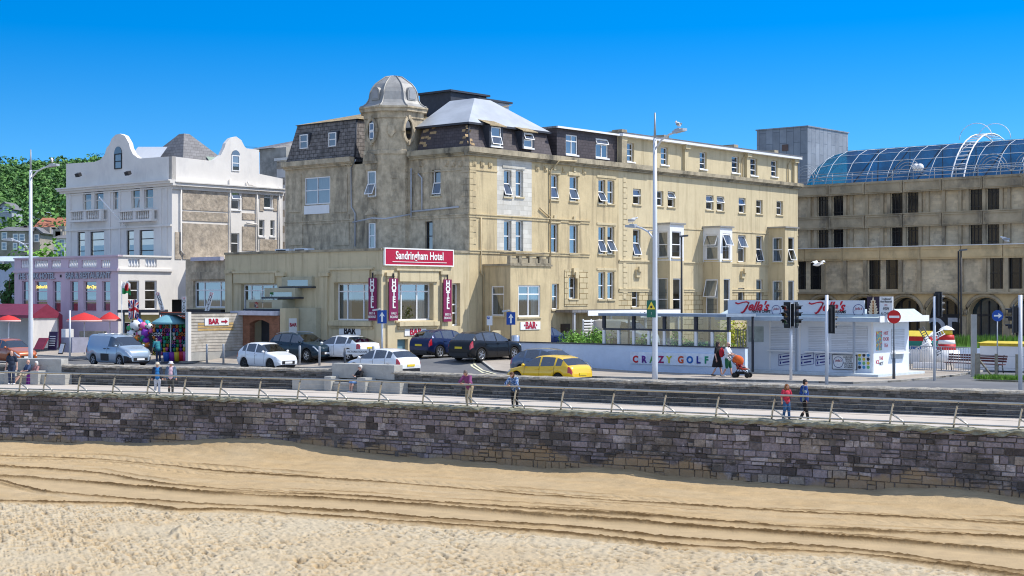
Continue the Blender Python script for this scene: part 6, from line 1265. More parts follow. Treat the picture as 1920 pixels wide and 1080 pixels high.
# ================================================================== PEOPLE
def remesh(o, voxel, it=3):
    r = o.modifiers.new('r', 'REMESH'); r.mode = 'VOXEL'; r.voxel_size = voxel; r.use_smooth_shade = True
    s = o.modifiers.new('s', 'SMOOTH'); s.iterations = it; s.factor = .5
    dg = bpy.context.evaluated_depsgraph_get(); me = bpy.data.meshes.new_from_object(o.evaluated_get(dg)); old = o.data; mats = list(old.materials)
    o.modifiers.clear(); o.data = me; me.materials.clear(); [me.materials.append(m) for m in mats]; bpy.data.meshes.remove(old); me.polygons.foreach_set('use_smooth', [True] * len(me.polygons)); return o
def chain(mb, pts, rad, n=10):
    mb.tube(pts, rad, n)
    for p, r in zip(pts, rad): mb.sphere(p, r * .995, n, 6)
SK = [mat('fair skin', (.56, .33, .25), .6, var=.06), mat('tanned skin', (.50, .27, .18), .6, var=.06)]
def cloth(name, c, **k): return mat(name, c, .9, var=k.pop('var', .08), scale=k.pop('scale', 5), bump=.3, **k)
M_EYE = mat('dark eyes', (.03, .02, .02), .3); M_LIP = mat('lips', (.42, .16, .13), .6); M_SHOE = mat('white shoes', (.65, .65, .66), .7); M_SHOED = mat('dark shoes', (.03, .03, .035), .6)
def V3(*a): return Vector(a)
def human(label, loc, rot, h=1.72, skin=0, bulk=1.0, lean=0.0, pel=(0, 0, .95), legs=None, arms=None, top=None, sleeve=.5, bottom=None, blen=1.0, shoe=M_SHOE, hair=None, hairstyle='short', hat=None, glasses=False, head=(0, 0), skirt=None, jacket=None, group=None, upper_only=False, beard=None):
    k = h / 1.75; t = thing('person', label, 'person', loc, rot, group); Fk = FR[t] @ Matrix.Diagonal((k, k, k, 1)); P = V3(*pel); L = Matrix.Rotation(lean, 3, 'Y')
    up = lambda x, y, z: P + L @ V3(x, y, z)                       # torso space: z from pelvis
    sh = {s: up(0, s * .185 * (.92 + .08 * bulk), .475) for s in (1, -1)}; hp = {s: P + V3(0, s * .095, -.02) for s in (1, -1)}
    legs = legs or {s: (V3(.03, s * .10, .50), V3(-.02, s * .11, .085)) for s in (1, -1)}; arms = arms or {s: (sh[s] + V3(-.03, s * .07, -.29), sh[s] + V3(.05, s * .10, -.54)) for s in (1, -1)}
    legs = {s: (V3(*a), V3(*b)) for s, (a, b) in legs.items()}; arms = {s: (V3(*a), V3(*b)) for s, (a, b) in arms.items()}
    b = bulk; nk = up(.01, 0, .53); hd = up(.035, 0, .685); HM = Matrix.Rotation(head[0], 3, 'Z') @ Matrix.Rotation(head[1], 3, 'Y'); hq = lambda x, y, z: hd + HM @ V3(x, y, z)
    mb = MB(Fk)
    mb.sphere(up(0, 0, 0), .16, 12, 8, 0, (.78 * b, 1.0 * b, .9)); mb.sphere(up(.01, 0, .17), .15, 12, 8, 0, (.78 * b, .98 * b, 1.1)); mb.sphere(up(0, 0, .36), .165, 12, 8, 0, (.72 * (.5 + .5 * b), 1.0, 1.0)); chain(mb, [sh[1], up(0, 0, .49), sh[-1]], [.062, .07, .062])
    chain(mb, [up(0, 0, .47), nk, up(.03, 0, .62)], [.066, .056, .056])
    mb.sphere(hd, .1, 14, 10, 0, (.98, .78, 1.18)); mb.sphere(hq(.03, 0, -.065), .068, 12, 8, 0, (.95, .84, .8)); mb.sphere(hq(.098, 0, -.02), .017, 8, 6, 0, (1.2, .8, 1.5))
    for s in (1, -1): mb.sphere(hq(-.005, s * .079, -.01), .026, 8, 6, 0, (.7, .35, 1.15))
    for s in (1, -1):
        e, w = arms[s]; chain(mb, [sh[s], sh[s].lerp(e, .45), e, e.lerp(w, .4), w], [.055 * b ** .5, .046 * b ** .5, .037, .036, .026]); d = (w - e).normalized(); sd = d.cross(V3(0, 0, 1)); sd = (sd if sd.length > .2 else d.cross(V3(1, 0, 0))).normalized(); nn = sd.cross(d)
        pc = w + d * .05; 
        for q in (-.022, 0, .022): chain(mb, [w + sd * q * .6, pc + sd * q], [.019, .019], 8)
        for i, (q, ln) in enumerate(((-.033, .052), (-.011, .066), (.011, .07), (.033, .06))): f0 = w + d * .085 + sd * q; f1 = f0 + d * ln * .5 - nn * .006; chain(mb, [f0 - d * .02, f0, f1, f1 + d * ln * .42 - nn * ln * .35], [.0105, .0105, .0098, .009], 6)
        chain(mb, [w + d * .03 + sd * .028, w + d * .06 + sd * .055 - nn * .01, w + d * .09 + sd * .058 - nn * .02], [.013, .011, .0095], 6)
        kn, an = legs[s]; dd = an - kn
        if not upper_only: chain(mb, [hp[s], hp[s].lerp(kn, .5), kn, kn.lerp(an, .35), an], [.088 * b ** .6, .074 * b ** .5, .053, .054, .036]); fx = V3(.9, s * .15, 0).normalized(); chain(mb, [an + V3(-.03, 0, -.04), an + fx * .09 + V3(0, 0, -.05), an + fx * .16 + V3(0, 0, -.06)], [.038, .032, .024], 8)
    remesh(mb.build('body', SK[skin], t), .0095, 3)
    bd = t
    for s in (1, -1):
        mb = MB(Fk); mb.sphere(hq(.086, s * .033, .012), .0115, 8, 6); mb.build('eye', M_EYE, bd)
    mb = MB(Fk); mb.sphere(hq(.088, 0, -.062), .022, 8, 6, 0, (.5, 1, .28)); mb.build('mouth', M_LIP, bd)
    if top:
        mb = MB(Fk); g = .016; mb.sphere(up(0, 0, -.02), .16 + g, 12, 8, 0, (.8 * b, 1.02 * b, .95)); mb.sphere(up(.012, 0, .16), .155 + g, 12, 8, 0, (.8 * b, 1.0 * b, 1.15)); mb.sphere(up(0, 0, .34), .168 + g, 12, 8, 0, (.74 * (.5 + .5 * b), 1.0, 1.0)); chain(mb, [sh[1], up(0, 0, .482), sh[-1]], [.07, .078, .07])
        for s in (1, -1):
            e, w = arms[s]; pts = [sh[s], sh[s].lerp(e, .5), sh[s].lerp(e, 1.0), e.lerp(w, .5), e.lerp(w, .95)]; rr = [.074 * b ** .5, .066 * b ** .5, .058, .052, .044]; m_ = {.5: 2, .8: 3, 1.0: 5}.get(sleeve, 2); chain(mb, pts[:m_] if sleeve != .5 else [sh[s], sh[s].lerp(e, .72)], rr[:m_] if sleeve != .5 else [.074 * b ** .5, .066 * b ** .5])
        remesh(mb.build('shirt', top, t), .014, 3)
    if jacket:
        mb = MB(Fk)
        for s in (1, -1):
            e, w = arms[s]; chain(mb, [sh[s], sh[s].lerp(e, .5), e, e.lerp(w, .5), e.lerp(w, .92)], [.084, .076, .068, .062, .054]); chain(mb, [up(.03, s * .13, .45), up(.06, s * .15, .25), up(.06, s * .165, .05), up(.05, s * .17, -.08)], [.07, .075, .075, .07]); 
        chain(mb, [up(-.07, 0, .45), up(-.08, 0, .2), up(-.07, 0, -.05)], [.11, .12, .12]); remesh(mb.build('jacket', jacket, t), .014, 3)
    if bottom:
        mb = MB(Fk); mb.sphere(P + V3(0, 0, .0), .172, 12, 8, 0, (.8 * b, 1.0 * b, .78))
        for s in (1, -1):
            kn, an = legs[s]; pts = [hp[s], hp[s].lerp(kn, .5), kn]; rr = [.104 * b ** .6, .093 * b ** .5, .078]
            if blen >= 1: pts += [kn.lerp(an, .5), kn.lerp(an, .95)]; rr += [.070, .064]
            elif blen < .45: pts[2] = hp[s].lerp(kn, .88); rr[2] = .086
            chain(mb, pts, rr)
        remesh(mb.build('trousers' if blen >= 1 else 'shorts', bottom, t), .014, 2)
    if skirt: mb = MB(Fk); mb.lathe(P, [(.15, .14), (.19, .0), (.235, -.2), (.27, -.42), (.275, -.47), (.22, -.46)], 20); mb.build('skirt', skirt, t)
    if not upper_only:
        for s in (1, -1):
            kn, an = legs[s]; mb = MB(Fk); fx = V3(.9, s * .15, 0).normalized(); chain(mb, [an + V3(-.035, 0, -.035), an + fx * .08 + V3(0, 0, -.045), an + fx * .165 + V3(0, 0, -.052)], [.046, .040, .031], 10); remesh(mb.build('shoe', shoe, t), .012, 2)
    if hair:
        mb = MB(Fk); mb.sphere(hq(-.012, 0, .03), .104, 14, 9, 0, (1.0, .83, 1.0)); mb.sphere(hq(-.03, 0, -.01), .098, 12, 8, 0, (.82, .85, 1.0))
        if hairstyle == 'bob': mb.sphere(hq(-.03, 0, -.04), .1, 12, 8, 0, (.85, .98, 1.15)); mb.sphere(hq(.03, 0, .075), .075, 10, 6, 0, (.9, .95, .5))
        if hairstyle == 'long':
            mb.sphere(hq(-.035, 0, -.07), .11, 12, 8, 0, (.8, 1.0, 1.5))
            for s in (1, -1): chain(mb, [hq(.0, s * .085, .05), hq(.0, s * .105, -.07), hq(.005, s * .11, -.17)], [.035, .04, .045])
            mb.sphere(hq(.02, 0, .08), .075, 10, 6, 0, (1, 1, .5))
        remesh(mb.build('hair', hair, t), .013, 1)
    if beard: mb = MB(Fk); mb.sphere(hq(.048, 0, -.085), .064, 12, 8, 0, (.95, .95, .8)); mb.build('beard', beard, t)
    if hat: mb = MB(Fk); mb.lathe(hq(-.005, 0, .045), [(.165, -.03), (.16, -.012), (.112, .0), (.108, .05), (.095, .088), (.05, .1), (.01, .1)], 18); mb.build('hat', hat, t)
    if glasses:
        mb = MB(Fk)
        for s in (1, -1): mb.sphere(hq(.095, s * .034, .012), .028, 10, 6, 0, (.4, 1, .75)); mb.tube([hq(.09, s * .06, .015), hq(0, s * .083, .015)], .005, 4)
        mb.build('sunglasses', M_EYE, t)
    return t, Fk
FACE = lambda dx, dy: math.atan2(dy, dx)
def prom(px, off): t = LF.t_at_px(px); return LF.p(t, -.6, -off)
C_NAVY = cloth('navy cloth', (.02, .03, .055)); C_JEAN = cloth('dark denim', (.03, .045, .09)); C_BLUE = cloth('bright blue shirt', (.02, .16, .42)); C_WHITE = cloth('white cotton', (.72, .72, .72)); C_BLK = cloth('black cloth', (.012, .012, .014)); C_KHA = cloth('khaki cloth', (.34, .28, .18)); C_PUR = cloth('purple cloth', (.20, .03, .22))
C_MAU = cloth('mauve polo', (.22, .06, .16)); C_PINK = cloth('dusty pink top', (.34, .17, .17)); C_RED = cloth('red patterned blouse', (.50, .035, .07), var=.3, scale=14); C_GRN = cloth('dark green cloth', (.02, .12, .06)); C_GREY = cloth('grey green tee', (.22, .28, .30), var=.25, scale=9); C_PLAID = cloth('blue checked shirt', (.015, .05, .22), var=.6, scale=11)
def spots(N, L, tc, noise, ramp, mix, out, b): return mix(ramp(noise(26, 3).outputs[0], .54, .58), out, (.62, .70, .78))
C_PAT = mat('blue white patterned top', (.02, .09, .26), .9, var=.2, scale=8, extra=spots); C_STEEL = cloth('denim jacket', (.10, .15, .22)); C_BEI = cloth('beige cloth', (.45, .38, .28)); C_JEAN2 = cloth('mid blue denim', (.05, .14, .30))
H_WHT = mat('white hair', (.62, .60, .57), .8, var=.1, scale=30); H_BRN = mat('brown hair', (.10, .045, .02), .7, var=.3, scale=30); H_GRY = mat('grey hair', (.14, .12, .11), .8, var=.3, scale=30); H_DRK = mat('dark hair', (.02, .012, .014), .6, var=.2, scale=30); H_AUB = mat('auburn hair', (.22, .085, .025), .6, var=.4, scale=25); M_HATC = mat('cream straw hat', (.62, .54, .42), .9, var=.1, scale=20); M_HATW = mat('pale fedora', (.66, .66, .68), .9, var=.06)
D = -math.pi / 2
w_ = lambda s, a, b, c: V3(a, s * b, c)
human('man in a navy polo and dark jeans standing by the railing at the left edge', tuple(at(22, 80.6, -.6)), D, 1.8, 0, 1.08, top=C_NAVY, bottom=C_JEAN, hair=None)
sit = dict(pel=(0, 0, .56), lean=-.12, legs={1: ((.44, .12, .53), (.52, .14, .085)), -1: ((.44, -.10, .53), (.46, -.12, .085))})
cross = {1: ((.12, .27, .80), (.27, -.02, .86)), -1: ((.12, -.27, .80), (.29, .06, .82))}
lap = {1: ((.10, .27, .78), (.33, .08, .72)), -1: ((.10, -.27, .78), (.33, -.06, .72))}
so_ = -.6
d_ = LB.dir(LB.t_at_px(60)); fc = math.atan2(-d_.x, d_.y)          # facing the sea
fc = math.atan2(-.904, -.427)
sp = lambda px, o: LB.p(LB.t_at_px(px), -.6 - .045, o)
human('bald man in a blue tee and beige shorts seated on the left bench', sp(64.5, .62), fc - .45, 1.72, 0, 1.15, arms=lap, top=cloth('slate blue tee', (.05, .08, .16)), bottom=C_BEI, blen=.5, hair=None, **{**sit, 'legs': {1: ((.44, .12, .53), (.78, .14, .11)), -1: ((.44, -.10, .53), (.74, -.12, .1))}})
human('white haired woman in a dusty pink top and purple trousers on the left bench', sp(80, .62), fc - .3, 1.62, 0, 1.1, arms=lap, top=C_PINK, sleeve=1.0, bottom=C_PUR, hair=H_WHT, hairstyle='bob', shoe=mat('lilac shoes', (.28, .22, .40), .8), **sit)
human('white haired man in black top and blue shorts sitting on the right bench', sp(689, .60), fc - .5, 1.74, 0, 1.08, arms=cross, top=C_BLK, sleeve=1.0, bottom=cloth('blue shorts', (.14, .28, .55)), blen=.5, hair=H_WHT, glasses=True, **sit)
walk = lambda s=1: {1: ((.12 * s, .1, .50), (.20 * s, .1, .09)), -1: ((.0 * s, -.1, .50), (-.22 * s, -.11, .12))}
human('woman in a cream sun hat and bright blue top strolling along the promenade', tuple(at(295, 73.1, -.6)), D + .25, 1.50, 0, 1.12, legs=walk(.5), top=C_BLUE, sleeve=1.0, bottom=cloth('pale grey trousers', (.52, .54, .60)), hair=H_GRY, hat=M_HATC, glasses=True, jacket=C_NAVY)
_, f_ = human('man in a pale fedora, pink shirt and denim jacket strolling beside the woman in blue', tuple(at(320.5, 72.9, -.6)), D + .1, 1.55, 1, 1.05, legs=walk(.6), top=cloth('pale pink shirt', (.66, .45, .52)), jacket=C_STEEL, bottom=cloth('dark grey trousers', (.05, .05, .045)), hair=H_GRY, hat=M_HATW, glasses=True)
# two people leaning on the top rail
def leaner(px, **k):
    t = LF.t_at_px(px) + .1; q = LF.p(t, -.6, -.72)
    arms = {1: ((.36, .33, .995), (.50, .06, 1.035)), -1: ((.36, -.33, .995), (.52, -.02, 1.045))}
    return human(loc=q, rot=math.atan2(-.904, -.427) + k.pop('turn', -.25), pel=(-.05, 0, .88), lean=.40, arms=arms, **k)
leaner(858, label='grey haired man in a mauve polo leaning his folded arms on the railing', h=1.68, skin=1, bulk=1.12, top=C_MAU, bottom=C_KHA, hair=H_GRY, head=(-.5, .25), turn=-.2)
leaner(945, label='brown haired woman in a blue and white patterned top leaning on the railing', h=1.66, skin=0, bulk=1.2, top=C_PAT, bottom=C_BLK, hair=H_BRN, hairstyle='bob', head=(-.5, .25), turn=-.15)
human('woman with long auburn hair in a red blouse walking along the promenade', prom(1464, .58), D + .45, 1.37, 1, 1.1, legs=walk(.5), arms={1: ((.02, .30, 1.15), (.22, .12, 1.22)), -1: ((-.02, -.28, 1.14), (.05, -.30, .92))}, top=C_RED, sleeve=.8, bottom=C_JEAN2, hair=H_AUB, hairstyle='long')
human('dark haired man in an open blue checked shirt walking right along the promenade', prom(1498, .58), .15, 1.56, 1, 1.18, legs=walk(1), arms={1: ((-.06, .3, 1.15), (.02, .3, .90)), -1: ((-.08, -.3, 1.15), (-.02, -.3, .90))}, top=C_GREY, jacket=C_PLAID, bottom=C_BLK, hair=H_DRK, head=(0, .1))
# the family with the pushchair on the far pavement
hdg = math.atan2(HR[1], HR[0]) + .25; q = lambda px, Y: (lambda v: (v.x, v.y, gz(v.x, v.y) + .09))(at(px, Y))
human('woman with long dark hair in a black tee and skirt walking by the golf wall', q(1345, 76.6), hdg, 1.74, 0, 1.12, legs=walk(1), top=C_BLK, skirt=C_BLK, hair=H_DRK, hairstyle='long', glasses=True, shoe=M_SHOED)
fx_, fF = human('bald bearded man in a white tee and green shorts pushing the orange pushchair', q(1364, 76.2), hdg, 1.74, 0, 1.15, legs=walk(1), arms={1: ((.14, .26, 1.18), (.42, .18, 1.10)), -1: ((.14, -.26, 1.18), (.42, -.18, 1.10))}, top=C_WHITE, bottom=C_GRN, blen=.5, glasses=True, beard=mat('dark beard', (.05, .03, .025), .9))
v = at(1361.5, 76.3); bp_ = thing('backpack', 'red backpack on the back of the bald man with the pushchair', 'backpack', q(1361, 76.25), hdg); mb = MB(FR[bp_]); mb.sphere((-.22, 0, 1.22), .2, 12, 8, 0, (.62, .85, 1.25)); mb.build('bag', cloth('red pack cloth', (.42, .02, .03)), bp_); mb = MB(FR[bp_]); [mb.tube([(-.14, s * .12, 1.42), (.06, s * .13, 1.44), (.13, s * .14, 1.25), (-.1, s * .14, 1.05)], .018, 6) for s in (1, -1)]; mb.build('strap', C_BLK, bp_)
pc = q(1391, 75.6); pu = thing('pushchair', 'orange hooded pushchair with black frame in front of the bald man', 'pushchair', pc, hdg); Fp = FR[pu]; M_ORC = cloth('orange pushchair cloth', (.62, .11, .02), var=.3, scale=9)
mb = MB(Fp); mb.lathe((-.2, 0, .84), [(.02, -.12), (.25, -.14), (.30, -.05), (.29, .08), (.22, .19), (.12, .25), (.02, .27)], 16, 0, True, 0, Matrix.Rotation(.35, 3, 'Y') @ Matrix.Diagonal((1, .72, 1))); mb.build('hood', M_ORC, pu)
mb = MB(Fp); mb.prism([(-.28, -.2, .85), (-.2, -.2, .42), (.22, -.2, .38), (.22, -.2, .46), (-.12, -.2, .52), (-.2, -.2, .9)], (0, .4, 0)); mb.build('seat', cloth('red seat cloth', (.45, .06, .03)), pu)
for s in (.22, -.22):
    mb = MB(Fp); mb.tube([(-.62, s, 1.08), (-.35, s, .72), (.32, s, .18)], .018, 6); mb.tube([(-.1, s, .5), (-.32, s, .16)], .018, 6); mb.tube([(.2, s, .4), (.4, s, .42)], .018, 6); mb.build('frame', M_TRIM, pu)
    for x in (-.32, .34): mb = MB(Fp); mb.lathe((x, s, .13), [(.06, -.02), (.13, -.02), (.13, .02), (.06, .02)], 14, 0, True, 0, Matrix.Rotation(math.pi / 2, 3, 'X')); mb.build('wheel', M_TYRE, pu)
mb = MB(Fp); mb.tube([(-.62, -.22, 1.08), (-.66, 0, 1.1), (-.62, .22, 1.08)], .02, 6); mb.build('handle', M_TRIM, pu)
mb = MB(Fp); mb.box(-.3, .2, -.18, .18, .17, .3); mb.build('basket', C_BLK, pu)
human('small child with bare legs sitting in the orange pushchair', (pc[0] + .02, pc[1], pc[2] + .28), hdg, .85, 0, 1.1, pel=(-.1, 0, .4), lean=-.3, legs={1: ((.32, .1, .42), (.62, .1, .34)), -1: ((.32, -.1, .42), (.62, -.1, .34))}, arms={1: ((.02, .26, .66), (.25, .12, .58)), -1: ((.02, -.26, .66), (.25, -.12, .58))}, top=cloth('dark pink top', (.35, .05, .09)), bottom=C_BLK, blen=.5, hair=H_BRN)
# drivers and the stall customer
def driver(c, label, x, y, z, top, hair): 
    p = FR[c] @ V3(x, y, z); human(label, tuple(p), c.rotation_euler.z, 1.7, 1, 1.05, pel=(0, 0, .12), lean=-.15, arms={1: ((.2, .3, .36), (.42, .2, .42)), -1: ((.2, -.3, .36), (.42, -.2, .42))}, top=top, hair=hair, upper_only=True)
driver(VAN, 'driver in a pale tee at the window of the silver blue van', .42, -.38, .82, C_WHITE, H_BRN); driver(KA, 'driver in a blue top inside the small white car', .1, -.34, .44, C_STEEL, None)
human('shopper in a teal top bending among the toys at the stall', q(297, 91.6), 2.2, 1.62, 0, 1.1, pel=(0, 0, .9), lean=.55, top=cloth('teal top', (.03, .20, .24)), sleeve=.8, bottom=C_JEAN, hair=H_GRY)
# ================================================================== SIGNS ON THE HOTEL
M_CRIM = mat('crimson board', (.42, .008, .045), .5, var=.03); M_PLUM = mat('plum banner', (.20, .012, .075), .6, var=.03); M_LW = mat('white lettering', (.82, .82, .80), .6, var=0); M_LR = mat('crimson lettering', (.36, .01, .04), .6, var=0); M_LB = mat('black lettering', (.02, .015, .02), .6, var=0); M_SIGNW = mat('white sign board', (.78, .78, .77), .6, var=.03)
def board(name, label, pl, r, mats, off=.0, th=.06, border=0, group=None, frame=None):
    """a flat sign: board, optional border, returns (root, rect, PL)"""
    s0, s1, z0, z1 = pl.rect(*r) if len(r) == 4 and r[1] > 50 else r; c = pl.p((s0 + s1) / 2, z0, off); v = TOWN @ Vector(c); t = thing(name, label, 'sign', v, TROT, group)
    mb = MB(); mb.pbox(pl, s0, s1, z0, z1, off, off + th); mb.build('panel', mats, t)
    if border:
        mb = MB(); b = border
        for q in ((s0 - b, s1 + b, z1, z1 + b), (s0 - b, s1 + b, z0 - b, z0), (s0 - b, s0, z0, z1), (s1, s1 + b, z0, z1)): mb.pbox(pl, *q, off, off + th + .02)
        mb.build('border', frame or M_LW, t)
    return t, (s0, s1, z0, z1), off + th + .012
def words(t, pl, s, size, x, z, off, m, **k): mb = MB(); ptext(mb, pl, s, size, x, z, off, **k); return mb.build('lettering', m, t)
t, (s0, s1, z0, z1), o_ = board('hotel_sign', 'wide crimson sign board reading Sandringham Hotel on the corner parapet', E1, (.12, 5.85, 5.95, 6.85), M_CRIM, .04, .1, .07)
sz = E1.rect(719, 463, 847, 495); m_ = (s0 + s1) / 2; words(t, E1, 'Sandringham Hotel', .66, m_, (z0 + z1) / 2 + .07, o_, M_LW, depth=.01, bold=.012, sx=.80); MB().pbox(E1, m_ - 2.3, m_ + 2.3, z0 + .14, z0 + .175, o_ - .01, o_ + .01).build('underline', M_LW, t)
for pl, r, lab, w1, w2 in ((E2, (697, 521, 711.5, 601), 'dark plum vertical banner in the shade left of the corner reading HOTEL', 'BED &', 'BREAKFAST'), (E1, (724, 522, 740.5, 601), 'plum vertical banner just right of the corner reading HOTEL and HALF BOARD', 'HALF', 'BOARD'), (E1, (826, 524, 841, 603), 'plum vertical banner beside the door reading HOTEL and BED & BREAKFAST', 'BED &', 'BREAKFAST')):
    t, (s0, s1, z0, z1), o_ = board('banner', lab, pl, r, M_PLUM, .22, .05, 0, 'plum hotel banners'); m_ = (s0 + s1) / 2; H = z1 - z0
    for k, ch in enumerate('HOTEL'): words(t, pl, ch, .47, m_, z1 - H * (.10 + .135 * k), o_, M_LW, depth=.008, bold=.02)
    words(t, pl, w1, .2, m_, z0 + H * .17, o_, M_LW, depth=.006, sx=.9); words(t, pl, w2, .2, m_, z0 + H * .085, o_, M_LW, depth=.006, sx=.62 if len(w2) > 6 else .9)
    MB().pbox(pl, m_ - .03, m_ + .03, z1, z1 + .3, .2, .28).build('bracket', M_DARK, t)
for pl, r, lab, m2, of in ((E2, (637, 613, 677, 628), 'pale blue white board with dark letters BAR behind the white fastback', M_LB, .0), (E1, (758, 615, 798, 629), 'white board with crimson letters BAR under the dining window', M_LR, .0), (Fp if False else PL((cA + pj, cD), (0, 1), (1, 0)), (975, 603, 1012, 618), 'white board with crimson dotted letters BAR under the bay window', M_LR, .0)):
    if pl.o.y == cD: pl = PL((cA + PL((cA, cD + B.s(906)), (1, 0), (0, -1)).s(957), cD + B.s(906)), (0, 1), (1, 0))
    t, (s0, s1, z0, z1), o_ = board('bar_sign', lab, pl, r, M_SIGNW, .012, .04, 0, 'BAR boards'); m_ = (s0 + s1) / 2; words(t, pl, 'BAR' if r[0] != 975 else '·BAR·', .58, m_, (z0 + z1) / 2, o_, m2, depth=.006, bold=.022, sx=.95)
    if r[0] == 975: MB().pbox(pl, m_ - .45, m_ + .5, z0 + .09, z0 + .12, o_ - .01, o_ + .006).build('underline', m2, t)
t, (s0, s1, z0, z1), o_ = board('bar_sign', 'narrow white board with BAR on the pier beside the arched entrance', PIER, (.25, .85, 1.55, 2.75), M_SIGNW, .012, .04, 0, 'BAR boards'); words(t, PIER, 'BAR', .3, .55, 2.35, o_, M_LR, depth=.006, bold=.01); words(t, PIER, 'Open', .22, .55, 1.75, o_, mat('navy lettering', (.03, .03, .2), .6), depth=.006)
# boarded side wall of the beer yard
TWd = 4.65; tpl = PL((0, TWd), (1, 0), (0, -1)); ta = tpl.s(455); TW_ = PL((ta, 0), (0, 1), (1, 0)); d0 = TW_.s(358); zt = TW_.z(588, d0); tw_ = thing('boarded_wall', 'weathered horizontal board wall lit by the sun left of the brick arch', 'wall', TOWN @ Vector((ta, (d0 + TWd) / 2, .3)), TROT)
n = 13; rg = random.Random(8)
M_W2 = mat('fresh tan boards', (.50, .34, .14), .9, var=.2, scale=3)
for i in range(n):
    z0, z1 = .75 + (zt - .75) * i / n, .75 + (zt - .75) * (i + 1) / n - .025; o_ = rg.uniform(.0, .02)
    mb = MB(); mb.pbox(TW_, d0, TWd, z0, z1, -.05, o_); b_ = mb.build('board', M_WOOD, tw_)
    if i in (7, 8, 9): MB().pbox(TW_, d0 + .5, d0 + 3.2, z0 + .015, z1 - .015, o_ + .002, o_ + .012).build('new_board', M_W2, b_)
MB().pbox(TW_, d0 - .05, TWd, .2, .72, -.3, .0).build('plinth', M_CONC, tw_); MB().box(ta - 3.2, ta - .06, d0 + .05, TWd + 1.5, zt - .1, zt + .02).build('yard_roof', M_DARK, tw_); MB().pbox(TW_, d0 - .25, d0 - .02, .2, zt + .1, -.2, .06).build('corner_post', M_OFFW, tw_)
r = (TW_.s(383), TW_.s(428), TW_.z(610, d0 + 2), TW_.z(596, d0 + 2)); t, (s0, s1, z0, z1), o_ = board('bar_sign', 'white board with crimson BAR and an arrow on the board wall', TW_, (r[0], r[1], r[2], r[3]), M_SIGNW, .03, .03, 0, 'BAR boards')
words(t, TW_, 'BAR', .44, s0 + (s1 - s0) * .36, (z0 + z1) / 2, o_, M_LR, depth=.006, bold=.02, sx=.95); zc = (z0 + z1) / 2; mb = MB(); mb.pbox(TW_, s0 + (s1 - s0) * .68, s0 + (s1 - s0) * .85, zc - .05, zc + .05, o_ - .01, o_ + .006); mb.prism([TW_.p(s0 + (s1 - s0) * .84, zc - .13, o_ - .01), TW_.p(s0 + (s1 - s0) * .95, zc, o_ - .01), TW_.p(s0 + (s1 - s0) * .84, zc + .13, o_ - .01)], (.016, 0, 0)); mb.build('arrow', M_LR, t)
RP = PL((cA + 1.56, cD), (0, 1), (1, 0)); t, (s0, s1, z0, z1), o_ = board('reception_sign', 'small white sign reading Reception on the canopy edge', RP, (1200, 584, 1238, 595), M_SIGNW, .02, .04); words(t, RP, 'Reception', .46, (s0 + s1) / 2, (z0 + z1) / 2, o_, M_LB, depth=.006, sx=.9)
# ================================================================== LAMP POSTS, LIGHTS, ROAD SIGNS
M_GALV = mat('pale painted steel', (.60, .63, .68), .4, .1, var=.04); M_GREYP = mat('grey galvanised post', (.33, .36, .40), .5, .3, var=.08); M_DGREY = mat('dark grey post', (.10, .11, .125), .5, var=.1); M_HEADL = mat('lamp head grey', (.45, .47, .5), .4, .3)
def gull(label, p, rot, s=1.0, fly=False, group='gulls perched on the lamps'):
    g = thing('gull', label, 'gull', p, rot, group); Fg = FR[g] @ Matrix.Scale(s, 4); mb = MB(Fg); mw = mat('white feathers', (.75, .75, .74), .8, var=.05); mg = mat('grey wing feathers', (.35, .37, .40), .8, var=.05)
    z = 0 if fly else .14; mb.lathe((0, 0, z + .06), [(.005, -.24), (.05, -.16), (.085, -.02), (.08, .08), (.045, .15), (.04, .19), (.048, .23), (.03, .27), (.008, .29)], 10, 0, True, 0, Matrix.Rotation(R(80 if fly else 62), 3, 'Y')); mb.build('body', mw, g)
    for s_ in (1, -1):
        mb = MB(Fg)
        if fly: mb.prism([(.1, s_ * .05, z + .08), (.14, s_ * .32, z + .22), (.02, s_ * .66, z + .12), (-.05, s_ * .4, z + .16), (-.08, s_ * .05, z + .07)], (0, 0, .02))
        else: mb.sphere((-.05, s_ * .06, z + .06), .1, 8, 6, 0, (1.7, .35, .6))
        mb.build('wing', mw if fly else mg, g)
    mb = MB(Fg); h = (.27, 0, .1) if fly else (.17, 0, z + .22); mb.tube([h, (h[0] + .07, 0, h[2] - .01)], [.018, .005], 6); mb.build('beak', mat('yellow beak', (.7, .45, .05), .5), g)
    if not fly:
        for s_ in (1, -1): mb = MB(Fg); mb.tube([(.0, s_ * .03, 0), (-.01, s_ * .03, z)], .008, 4); mb.build('leg', mat('pink leg', (.5, .3, .25), .6), g)
    return g
